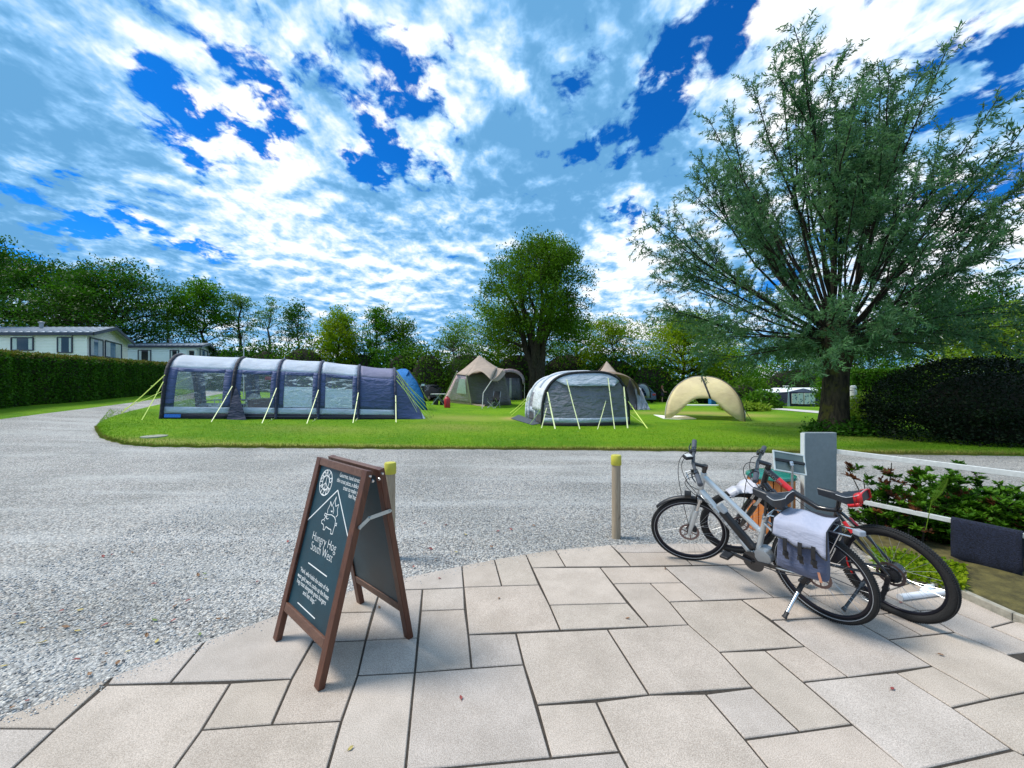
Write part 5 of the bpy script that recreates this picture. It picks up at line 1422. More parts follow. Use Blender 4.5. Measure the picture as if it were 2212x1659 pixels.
def make_car(label, pos, yaw, paint, L=4.3, W_=1.78, Hh=1.5, group=None, name='parked_car'):
    root = thing(name, (0, 0, 0), label, 'car', group)
    prof = [(-L / 2, .35), (-L / 2, .85), (-L * .46, .98), (-L * .33, 1.02), (-L * .20, Hh - .06), (0, Hh), (L * .22, Hh - .04), (L * .40, 1.02), (L * .485, .95), (L / 2, .62), (L / 2, .32)]
    mb = MB(); rows = []
    for y, k in ((-W_ / 2, .93), (-W_ / 2 + .06, 1), (W_ / 2 - .06, 1), (W_ / 2, .93)):
        rows.append([(x, y if z < 1.03 else y * .82, .3 + (z - .3) * (1 if abs(y) < W_ / 2 - .01 else .97)) for x, z in prof])
    mb.sheet(rows); mb.quad(*rows[0]); mb.quad(*rows[-1]); mb.quad(rows[0][0], rows[1][0], rows[2][0], rows[3][0], rows[3][-1], rows[2][-1], rows[1][-1], rows[0][-1])
    obj('body', mb, paint, root, smooth=True)
    mb = MB()
    for s in (-1, 1): mb.quad(*[(x, s * W_ / 2 * .865, z) for x, z in ((-L * .27, 1.05), (-L * .17, Hh - .12), (L * .20, Hh - .12), (L * .35, 1.05))])
    mb.quad(*[(x, y, z) for x, y, z in ((-L * .335, -.6, 1.06), (-L * .335, .6, 1.06), (-L * .21, .56, Hh - .11), (-L * .21, -.56, Hh - .11))]); mb.quad(*[(x, y, z) for x, y, z in ((L * .402, -.6, 1.06), (L * .402, .6, 1.06), (L * .245, .56, Hh - .10), (L * .245, -.56, Hh - .10))])
    obj('windows', mb, GLASS, root, solid=.03)
    for x in (-L * .31, L * .30):
        for s in (-1, 1):
            mb = MB(); c = Vector((x, s * (W_ / 2 - .09), .31)); mb.tube([c - Vector((0, .10, 0)), c - Vector((0, .08, 0)), c + Vector((0, .08, 0)), c + Vector((0, .10, 0))], [.27, .31, .31, .27], 20); w_ = obj('wheel', mb, BLACKP, root, smooth=True)
            mb = MB(); mb.tube([c + Vector((0, s * .09, 0)), c + Vector((0, s * .108, 0))], [.20, .18], 16); obj('rim', mb, STEEL, w_, smooth=True)
    for s in (-1, 1):
        mb = MB(); mb.box((L / 2 - .02, s * .68, .78), (.06, .28, .16)); obj('tail_light', mb, pm('red_lamp', (.4, .02, .02), .2), root, bevel=.02)
    mb = MB(); mb.box((L / 2 + .005, 0, .60), (.03, .52, .12)); obj('number_plate', mb, pm('plate_yellow', (.62, .52, .10), .4), root)
    root.location = pos; root.rotation_euler = (0, 0, yaw); return root
c = at(922, 846, 37); make_car('grey estate car parked behind the blue tent', (c.x, 37, T(c.x, 37)), R(75), pm('grey_car', (.09, .10, .12), .25, .5))
c = at(1386, 862, 37.5); make_car('dark blue car parked under the far white dome awning', (c.x, 38.2, T(c.x, 38.2)), R(-90), pm('navy_car', (.02, .05, .11), .25, coat=.5), W_=1.7)
c = at(1607, 857, 50); make_car('white car beyond the sun shelter, left of the brownish bush', (c.x, 50, T(c.x, 50)), R(160), pm('white_car', (.62, .66, .70), .25))
# far dome awning over the dark car
c = G(1388, 866); dm = thing('dome_awning', Vector((c.x, 35, T(c.x, 35))), 'small white dome awning open at the front beside the second peaked tent', 'awning')
A = [at((1370 + 1405) / 2 + 17.5 * math.cos(math.pi * (1 - i / 14)), 860 - 31 * math.sin(math.pi * i / 14) ** .7, 34) for i in range(15)]
B = [p + Vector((.6, 3.4, -.2)) for p in A]; A = [Vector((p.x, p.y, max(p.z, T(p.x, p.y)))) for p in A]
mb = MB(); mb.sheet(patch(A, B, 5)); obj('roof_panel', mb, ROOFG, dm, smooth='all', solid=.02)
mb = MB(); mb.tube(A, .06, 6); obj('pole', mb, BLACKP, dm)
mb = MB(); mb.sheet([[lerp(A[0], A[3], j / 3), lerp(A[0], A[3], j / 3) + Vector((.45, -.1, 0))] for j in range(4)]); obj('side_curtain', mb, PALEB, dm, solid=.02)
# rotary line with washing / chairs by the silver car
p = G(952, 850); dl = thing('camp_table', (at(947, 838, 30).x, 30, T(at(947, 838, 30).x, 30)), 'small white-topped camp table with dark bags under it beside the grey car', 'table')
b = Vector((at(947, 838, 30).x, 30, T(at(947, 838, 30).x, 30)))
mb = MB(); mb.box(b + Vector((0, 0, .86)), (1.1, .6, .04)); obj('table_top', mb, WHITEC, dl)
for s in (-1, 1):
    for k in (-1, 1):
        mb = MB(); mb.tube([b + Vector((s * .5, k * .25, 0)), b + Vector((s * -.2, k * .25, .86))], .02, 5); obj('leg', mb, STEEL, dl)
for i, (dx, sz, lab) in enumerate([(-.2, (.4, .4, .55), 'black bag standing under the small white camp table'), (.28, (.35, .3, .4), 'smaller dark bag right of the black one under the camp table')]):
    mb = MB(); mb.lathe([(.6, 0), (.95, .08), (1., .5), (.75, .9), (.3, 1.0)], 12); mb.v = [(a * sz[0] / 2 + b.x + dx, q * sz[1] / 2 + b.y, c_ * sz[2] + b.z) for a, q, c_ in mb.v]; tag(obj('bag', mb, BLACKP, smooth=True), lab, 'bag')
p = at(966, 848, 27); mb = MB(); mb.lathe([(.20, 0), (.21, .03), (.21, .62), (.15, .72), (.08, .76), (.08, .82)], 14, (p.x, 27, T(p.x, 27)))
tag(obj('gas_bottle', mb, pm('red_canister', (.40, .02, .03), .45), smooth=True), 'red gas canister beside the domed green bush', 'canister')
# black camp chair at the beige tent
def camp_chair(pos, rz):
    c = thing('camp_chair', (0, 0, 0), 'black folding camp chair standing at the porch pole of the beige peaked tent', 'chair')
    FB = pm('black_nylon', (.012, .012, .016), .7)
    mb = MB(); mb.sheet([[(-.25 + .5 * i / 6, -.24 + .5 * j / 5, .44 - .05 * math.sin(math.pi * i / 6) + .03 * (1 - j / 5)) for i in range(7)] for j in range(6)]); obj('seat', mb, FB, c, smooth='all', solid=.015)
    mb = MB(); mb.sheet([[(-.27 + .54 * i / 6, .25 + .16 * j / 5 + .05 * math.sin(math.pi * i / 6), .42 + .62 * j / 5) for i in range(7)] for j in range(6)]); obj('backrest', mb, FB, c, smooth='all', solid=.015)
    for s in (-1, 1):
        mb = MB(); mb.tube([(s * .30, .28, 0), (s * .27, .26, .40), (s * .27, .41, 1.06)], .013, 6); obj('frame', mb, STEEL, c)
        mb = MB(); mb.sheet([[(s * .33 + k * .04, -.25 + .55 * j / 5, .66 - .02 * math.sin(math.pi * j / 5)) for k in (-1, 1)] for j in range(6)]); obj('armrest', mb, FB, c, solid=.012)
        mb = MB(); mb.tube([(s * .30, -.30, 0), (-s * .28, .26, .42)], .011, 6); mb.tube([(s * .30, -.30, 0), (s * .28, .28, .42)], .011, 6); mb.tube([(s * .33, -.24, .66), (s * .30, .24, .05)], .011, 6); mb.tube([(s * .30, -.30, 0), (-s * .28, -.24, .43)], .011, 6); obj('leg', mb, STEEL, c)
    c.location = pos; c.rotation_euler = (0, 0, rz); c.scale = (1.15, 1.15, 1.15)
p = G(1066, 882.5); camp_chair(p, R(-35))
mb = MB(); p = G(1110, 858); mb.box(p + Vector((0, 3.4, .55)), (.9, .6, .05))
for s in (-1, 1): mb.tube([p + Vector((s * .4, 3.4, 0)), p + Vector((-s * .4, 3.4, .55))], .03, 6)
tag(obj('camp_table', mb, pm('yellow_table', (.30, .32, .10), .5)), 'low lime-yellow camp table between the beige peaked tent and the grey tunnel tent', 'table')

# ---------------------------------------------------------------- standing woman
def woman():
    base = G(1431, 870)
    k = 1.66; root = thing('person', base, 'woman with long hair in black sleeveless top and dark skirt, reaching right', 'person')
    V = [(0, 0, .93), (0, 0, 1.10), (0, .0, 1.32), (0, 0, 1.45), (.02, 0, 1.53), (.015, 0, 1.60), (.015, 0, 1.68),
         (-.02, .15, 1.38), (.05, .20, 1.12), (.27, .14, 1.06), (.36, .12, 1.07),
         (.0, -.15, 1.38), (.10, -.20, 1.14), (.32, -.13, 1.08), (.41, -.11, 1.09),
         (0, .09, .88), (.02, .095, .50), (-.01, .095, .09), (.11, .10, .03),
         (0, -.09, .88), (-.03, -.095, .50), (-.05, -.095, .09), (.07, -.10, .03)]
    Rr = [.115, .10, .11, .06, .055, .085, .07, .052, .042, .030, .028, .052, .042, .030, .028, .085, .056, .036, .032, .085, .056, .036, .032]
    E = [(0, 1), (1, 2), (2, 3), (3, 4), (4, 5), (5, 6), (2, 7), (7, 8), (8, 9), (9, 10), (2, 11), (11, 12), (12, 13), (13, 14), (0, 15), (15, 16), (16, 17), (17, 18), (0, 19), (19, 20), (20, 21), (21, 22)]
    me = bpy.data.meshes.new('body'); me.from_pydata(V, E, []); ob = bpy.data.objects.new('tmp', me); col.objects.link(ob)
    sk = ob.modifiers.new('s', 'SKIN'); ob.modifiers.new('u', 'SUBSURF').levels = 2
    for i, sv in enumerate(me.skin_vertices[0].data): sv.radius = (Rr[i], Rr[i]); sv.use_root = (i == 0)
    dg = bpy.context.evaluated_depsgraph_get(); dg.update(); m2 = bpy.data.meshes.new_from_object(ob.evaluated_get(dg)); m2.name = 'body'
    bpy.data.objects.remove(ob)
    SKIN = pm('skin', (.52, .30, .22), .5, var=.05); m2.materials.clear(); m2.materials.append(SKIN); m2.shade_smooth()
    parts = [m2]
    bo = bpy.data.objects.new('body', m2); col.objects.link(bo); bo.parent = root
    def part(name, prof, c, mat, sx=1., sy=1., n=18):
        mb = MB(); mb.lathe(prof, n); mb.v = [(a * sx + c[0], b * sy + c[1], z + c[2]) for a, b, z in mb.v]
        me_ = bpy.data.meshes.new(name); me_.from_pydata(mb.v, [], mb.f); me_.materials.append(mat); me_.shade_smooth(); o = bpy.data.objects.new(name, me_); col.objects.link(o); o.parent = root
    BLK = pm('black_jersey', (.010, .010, .012), .85)
    part('top', [(.150, .96), (.135, 1.08), (.150, 1.22), (.165, 1.34), (.13, 1.42), (.07, 1.455)], (0, 0, 0), BLK, .86, 1.08)
    part('skirt', [(.21, .60), (.185, .80), (.165, .92), (.148, 1.0)], (0, 0, 0), pm('dark_skirt', (.014, .016, .03), .85), .85, 1.1)
    part('hair', [(.03, 1.26), (.085, 1.32), (.10, 1.45), (.104, 1.60), (.102, 1.68), (.075, 1.735), (.02, 1.755)], (-.035, 0, 0), pm('auburn_hair', (.20, .085, .05), .6), 1., 1.)
    part('nose', [(.004, 1.585), (.014, 1.60), (.008, 1.63)], (.112, 0, 0), SKIN)
    for s in (-1, 1):
        part('shoe', [(.045, 0), (.05, .03), (.04, .07)], (.05 if s > 0 else .01, s * .097, 0), BLK, 1.8, .8, 12)
    root.rotation_euler = (0, 0, R(-12)); root.scale = (.98, .98, .98)
woman()
for i, (u, v, w_, h_, lab) in enumerate([(1416, 867, .62, .9, 'tall red crate with white top left of the standing woman'), (1423, 868, .4, .55, 'lower red box between the red crate and the standing woman')]):
    p = G(u, v); mb = MB(); mb.box(p + Vector((0, 0, h_ / 2)), (w_, .45, h_)); mb.box(p + Vector((0, 0, h_ + .02)), (w_ * 1.04, .47, .05)); mb.box(p + Vector((0, -.23, h_ * .5)), (w_ * .6, .02, h_ * .18))
    tag(obj('red_crate', mb, pm('red_crate_paint', (.42, .02, .02), .5, var=.2), bevel=.01), lab, 'crate')
# blue cool box, white board beyond the shelter
p = G(1556, 877); mb = MB(); mb.box(p + Vector((0, .3, .35)), (1.5, .5, .7)); mb.box(p + Vector((0, .3, .72)), (1.54, .54, .05)); tag(obj('storage_box', mb, pm('blue_plastic', (.03, .16, .42), .4), bevel=.02), 'blue storage trunk seen under the sun shelter', 'box')
p = G(1520, 878); mb = MB(); mb.box(p + Vector((0, .2, .06)), (3.2, .7, .10)); tag(obj('white_board', mb, WHITEC, bevel=.01), 'long low white board on the grass seen under the sun shelter', 'board')
p = G(1609, 904); mb = MB(); mb.lathe([(.03, 0), (.04, .05), (.05, .25), (.03, .33), (.01, .38)], 10, p); tag(obj('cloth_bag', mb, WHITEC, smooth=True), 'small white bag on the grass by the right leg of the sun shelter', 'bag')

# ---------------------------------------------------------------- navy caravan awning
def awning():
    Y = 47.; P = lambda u, v, dy=0.: at(u, v, Y + dy)
    gb = lambda q: Vector((q.x, q.y, T(q.x, q.y)))
    root = thing('caravan_awning', gb(P(1700, 870)), 'navy and white caravan awning with patterned curtains behind the willow', 'awning')
    eL, eM, pk, eR = P(1655, 850, 1.5), P(1702, 847), P(1735, 839.5, .2), P(1775, 849, .4)
    rb = [P(1664, 838.5, 5), P(1738, 838, 5), P(1790, 838, 5)]
    mb = MB(); mb.sheet([[eL, eM, pk], [rb[0], rb[0].lerp(rb[1], .5), rb[1]]]); mb.sheet([[pk, eR], [rb[1], rb[2]]]); obj('roof', mb, pm('white_vinyl', (.74, .76, .78), .5), root, solid=.03)
    mb = MB(); mb.quad(eM, gb(eM), gb(eR), eR, pk); mb.quad(eL, gb(eL), gb(eM), eM); mb.quad(eR, gb(eR), gb(eR + Vector((.4, 5, 0))), rb[2]); mb.quad(eL, gb(eL), gb(rb[0]), rb[0]); obj('wall', mb, NAVY, root)
    mb = MB(); mb.quad(eM - Vector((0, .04, 0)), pk - Vector((0, .04, 0)), eR - Vector((0, .04, 0))); obj('gable', mb, LILAC, root)
    m, t, b, o = _mat('patterned_curtain'); tc = t.n('ShaderNodeTexCoord').outputs['Object']; vo = t.n('ShaderNodeTexVoronoi'); vo.inputs['Scale'].default_value = 3.4; t.L(tc, vo.inputs['Vector'])
    t.L(t.mix(t.step(vo.outputs['Distance'], .28, .36), (.10, .16, .26), (.62, .68, .74)), b.inputs['Base Color'])
    for (u0, u1, v0, v1) in ((1671, 1685, 852, 872), (1711, 1723, 851, 872), (1724, 1735, 850, 873), (1738, 1748, 850, 873), (1749, 1760, 850, 873)):
        a = 0 if u0 > 1700 else .8
        mb = MB(); mb.quad(P(u0, v1, a - .12), P(u1, v1, a - .12), P(u1, v0, a - .12), P(u0, v0, a - .12)); w_ = obj('window', mb, m, root, solid=.02)
        mb = MB(); q = [P(u0, v1, a - .14), P(u1, v1, a - .14), P(u1, v0, a - .14), P(u0, v0, a - .14)]
        for i in range(4): mb.bar(q[i], q[(i + 1) % 4], .05, .06, (0, -1, 0))
        obj('frame', mb, FRAMEW, w_)
    for u0, u1 in ((1700, 1707),):
        mb = MB(); mb.quad(gb(P(u0, 860, -.1)), gb(P(u1, 860, -.1)), P((u0 + u1) / 2 + 1, 848, -.1), P((u0 + u1) / 2 - 1, 848, -.1)); obj('corner_panel', mb, PALEB, root, solid=.02)
    mb = MB(); q = rb[0].lerp(rb[1], .45); mb.tube([q, q + Vector((0, 0, .22))], .04, 6); mb.box(q + Vector((0, 0, .25)), (.7, .2, .06)); obj('aerial', mb, WHITEC, root)
    c = P(1640, 846, 8); cv = thing('touring_caravan', gb(c), 'white touring caravan roof behind the left end of the navy awning', 'caravan')
    g_ = gb(c); hh = at(1640, 842, Y + 8).z - g_.z
    mb = MB(); mb.prism([g_ + Vector((-2.4, 0, .4)), g_ + Vector((2.6, 0, .4)), g_ + Vector((2.7, 0, hh * .8)), g_ + Vector((2.3, 0, hh)), g_ + Vector((-1.9, 0, hh)), g_ + Vector((-2.5, 0, hh * .6))], (0, 2.2, 0)); obj('body', mb, FRAMEW, cv, bevel=.1)
    mb = MB(); mb.box(g_ + Vector((-.6, -.02, hh * .62)), (1.2, .04, .6)); mb.box(g_ + Vector((1.3, -.02, hh * .62)), (.9, .04, .6)); obj('windows', mb, GLASS, cv, bevel=.02)
    for x in (-.2, .6):
        mb = MB(); q = g_ + Vector((x, -.03, .33)); mb.tube([q, q + Vector((0, .2, 0))], .33, 16); obj('wheel', mb, BLACKP, cv)
awning()
# birch-bark post
p = G(1843, 912); h1 = at(1843, 873, p.y).z; h2 = at(1843, 833, p.y).z
bp = thing('totem_post', p, 'white birch-bark topped post on a painted base right of the willow trunk', 'post')
m, t, b, o = _mat('birch_bark'); tc = t.n('ShaderNodeTexCoord').outputs['Object']; n = t.noise(t.map(tc, (2, 2, 14)), 2.2, 4, .6)
t.L(t.mix(t.step(n, .54, .60), (.72, .72, .70), (.04, .04, .05)), b.inputs['Base Color'])
mb = MB(); mb.lathe([(.15, 0), (.16, .05), (.15, h1 - .15)], 16, p); obj('base', mb, pm('white_paint', (.66, .68, .70), .6, var=.1), bp, smooth=True)
mb = MB(); mb.lathe([(.155, h1 - .15), (.165, h1 - .12), (.165, h1 + .02), (.15, h1 + .04)], 16, p); obj('band', mb, pm('grey_band', (.22, .34, .36), .5), bp, smooth=True)
mb = MB(); mb.lathe([(.125, h1 + .03), (.13, h1 + .2), (.13, h2 - .12), (.11, h2 - .03), (.05, h2)], 16, p); obj('birch_log', mb, m, bp, smooth=True)
pa, pb = G(1815, 908), G(1838, 909); mb = MB(); mb.bar(pa + Vector((0, .3, .22)), pb + Vector((0, .3, .22)), .25, .30); tag(obj('white_log', mb, pm('bleached_log', (.66, .64, .58), .8), bevel=.04), 'low white timber between the willow trunk and the birch-bark post', 'timber')
pa, pb = G(1850, 909), G(1872, 908); mb = MB(); mb.tube([pa + Vector((0, .5, .12)), pb + Vector((0, .5, .16))], .16, 10); tag(obj('grey_log', mb, BARK_G), 'grey log lying between the birch-bark post and the lime-green bush', 'log')
# ================================================================ FOREGROUND OBJECTS
TYRE = pm('tyre_rubber', (.012, .012, .013), .75, var=.25, vscale=60, bump=.5, bscale=140)
RIMB = pm('black_rim', (.02, .02, .03), .3, .6)
REFL = pm('reflective_stripe', (.45, .46, .48), .35)
SILVER = pm('silver_paint', (.50, .54, .57), .28, .55, var=.05, coat=.5)
BLACKM = pm('black_paint', (.010, .010, .013), .25, .1, var=.1, coat=.6)
REDP = pm('red_paint', (.55, .012, .016), .35, var=.1, coat=.4)
CHROME = pm('bright_alloy', (.62, .64, .66), .22, 1.0, var=.08)
RUBB = pm('grip_rubber', (.055, .062, .078), .6, var=.2)
SADL = pm('saddle_vinyl', (.018, .022, .030), .38, var=.2, vscale=15)
DISC = pm('brown_steel', (.20, .15, .15), .35, .9)
DARKG = pm('dark_grey_plastic', (.045, .05, .06), .45, var=.2)
LETTW = pm('white_lettering', (.78, .79, .78), .6, var=.03)
LETTG = pm('grey_lettering', (.20, .21, .23), .5, var=.03)

def text_mesh(body, size, M, mat, parent, name='lettering', align='CENTER', w=None, extr=.0006, bold=0.0):
    """lettering laid on a surface; M places the text plane; w squeezes it to a width"""
    cu = bpy.data.curves.new('t', 'FONT'); cu.body = body; cu.size = size; cu.align_x = align; cu.extrude = extr; cu.offset = bold; cu.space_line = .95
    ob = bpy.data.objects.new('t', cu); col.objects.link(ob)
    dg = bpy.context.evaluated_depsgraph_get(); dg.update()
    me = bpy.data.meshes.new_from_object(ob.evaluated_get(dg)); me.name = name
    bpy.data.objects.remove(ob); bpy.data.curves.remove(cu)
    if w:
        xs = [v.co.x for v in me.vertices]; k = w / (max(xs) - min(xs))
        for v in me.vertices: v.co.x *= k
    me.transform(M); me.materials.clear(); me.materials.append(mat)
    return link_mesh(name, me, parent)

def plane_M(o, xdir, ydir):
    x = Vector(xdir).normalized(); z = x.cross(Vector(ydir)).normalized(); y = z.cross(x)
    return Matrix(((x.x, y.x, z.x, o[0]), (x.y, y.y, z.y, o[1]), (x.z, y.z, z.z, o[2]), (0, 0, 0, 1)))

def wheel(root, c, yaw, lean, r, rt, stripe=False, disc=None, nsp=28, cassette=False, redrim=False):
    f = Vector((math.cos(yaw), math.sin(yaw), 0)); n0 = Vector((-f.y, f.x, 0)); up = Vector((0, 0, 1)) * math.cos(lean) + n0 * math.sin(lean); ax = f.cross(up).normalized()
    c = Vector(c); P = lambda t, q, s=0: c + f * (q * math.cos(t)) + up * (q * math.sin(t)) + ax * s
    mb = MB(); n = 64; tr = rt
    ring = []
    for i in range(n):
        t = 2 * math.pi * i / n
        for k in range(10):
            a = 2 * math.pi * k / 10
            ring.append(P(t, r - tr + tr * math.cos(a), tr * .92 * math.sin(a)))
    mb.add(ring, [(i * 10 + k, i * 10 + (k + 1) % 10, ((i + 1) % n) * 10 + (k + 1) % 10, ((i + 1) % n) * 10 + k) for i in range(n) for k in range(10)])
    ty = obj('wheel', mb, TYRE, root, smooth='all')
    # tread knobs
    mb = MB(); 
    for i in range(150):
        t = 2 * math.pi * i / 150
        for s in (-1, 0, 1):
            a = R(34) * s; t2_ = t + (.02 if s == 0 else 0)
            q = P(t2_, r - tr + (tr + .001) * math.cos(a), tr * math.sin(a)); rad = (P(t2_, r) - c).normalized(); tg = rad.cross(ax)
            M_ = Matrix((tg, ax, rad)).transposed(); mb.box(q, (.008, .010 * tr / .022, .004), M_)
    obj('tread', mb, TYRE, ty)
    mb = MB(); prof = [(r - tr * 1.75, .011), (r - tr * 1.65 - .022, .009), (r - tr * 1.65 - .026, .0), (r - tr * 1.65 - .022, -.009), (r - tr * 1.75, -.011)]
    vs = [P(2 * math.pi * i / n, q, s) for i in range(n) for q, s in prof]; m = len(prof)
    mb.add(vs, [(i * m + k, i * m + (k + 1) % m, ((i + 1) % n) * m + (k + 1) % m, ((i + 1) % n) * m + k) for i in range(n) for k in range(m)]); obj('rim', mb, RIMB, ty, smooth='all')
    if stripe:
        mb = MB()
        for s in (-1, 1):
            mb.sheet([[P(2 * math.pi * i / n, q, s * w_) for i in range(n + 1)] for q, w_ in ((r - tr * 1.50, tr * .80), (r - tr * 1.36, tr * .90))])
        obj('reflective_stripe', mb, REFL, ty, smooth='all', solid=.002)
    if redrim:
        mb = MB()
        for s in (-1, 1): mb.sheet([[P(R(-26) + R(30) * i / 10, q, s * .013) for i in range(11)] for q in (r - tr * 1.75, r - tr * 1.72 - .016)])
        obj('rim_sticker', mb, REDP, ty, smooth='all', solid=.002)
    mb = MB(); q = r - tr * 1.65 - .024
    for i in range(nsp):
        t = 2 * math.pi * i / nsp; s = .026 if i % 2 else -.026; off_ = R(62) * (1 if (i // 2) % 2 else -1)
        mb.tube([P(t + off_, .022, s), P(t, q, 0)], .0011, 4, caps=False)
    obj('spokes', mb, STEEL, ty)
    mb = MB(); mb.tube([c - ax * .052, c - ax * .036], [.008, .010], 10); mb.tube([c - ax * .034, c - ax * .024, c - ax * .02, c + ax * .02, c + ax * .024, c + ax * .034], [.024, .026, .014, .014, .026, .024], 14); mb.tube([c + ax * .036, c + ax * .052], [.010, .008], 10)
    obj('hub', mb, BLACKM, ty, smooth=True)
    if disc is not None:
        mb = MB(); s = disc * .034; k = 40
        vs = [P(2 * math.pi * i / k, q_, s + w_) for i in range(k) for q_, w_ in ((.088 + .003 * (i % 2), -.001), (.088 + .003 * (i % 2), .001), (.070, .001), (.070, -.001))]
        mb.add(vs, [(i * 4 + a, i * 4 + (a + 1) % 4, ((i + 1) % k) * 4 + (a + 1) % 4, ((i + 1) % k) * 4 + a) for i in range(k) for a in range(4)])
        for i in range(6):
            t = 2 * math.pi * i / 6; mb.bar(P(t, .018, s), P(t + .35, .072, s), .010, .002, ax)
        obj('brake_disc', mb, DISC, ty)
    if cassette:
        mb = MB()
        for i, q_ in enumerate((.052, .046, .040, .034, .028)):
            mb.tube([c - ax * (.030 + i * .005), c - ax * (.033 + i * .005)], q_, 18)
        obj('cassette', mb, pm('sprocket_steel', (.14, .14, .15), .35, .9), ty)
    return ty, f, up, ax, P

def grip_bar(root, far, near, centre, mat_bar=None):
    """handlebar through three points with rubber grips, levers and cables"""
    far, near, centre = Vector(far), Vector(near), Vector(centre)
    a = far.lerp(centre, .42); b = near.lerp(centre, .42)
    mb = MB(); mb.tube([far, a, centre.lerp(a, .45), centre, centre.lerp(b, .45), b, near], .0145, 10); hb = obj('handlebar', mb, mat_bar or DARKG, root, smooth=True)
    for e, i in ((far, a), (near, b)):
        d = (e - i).normalized(); mb = MB(); mb.tube([e - d * .135, e - d * .13, e - d * .06, e - d * .005, e + d * .002], [.019, .0225, .021, .0225, .015], 12); obj('grip', mb, RUBB, hb, smooth=True)
        mb = MB(); q = e - d * .16; mb.tube([q - d * .02, q + d * .015], .022, 10); fw = Vector((-.55, .75, -.25)).normalized(); mb.tube([q, q + fw * .045, q + fw * .05 + d * .06, q + fw * .035 + d * .12], [.010, .008, .006, .005], 7)
        obj('brake_lever', mb, BLACKM, hb, smooth=True)
        mb = MB(); mb.tube([q - d * .05, q - d * .025], .020, 10); mb.box(q - d * .04 + fw * .02, (.035, .03, .025)); obj('shifter', mb, BLACKP, hb, smooth=True)
    return hb

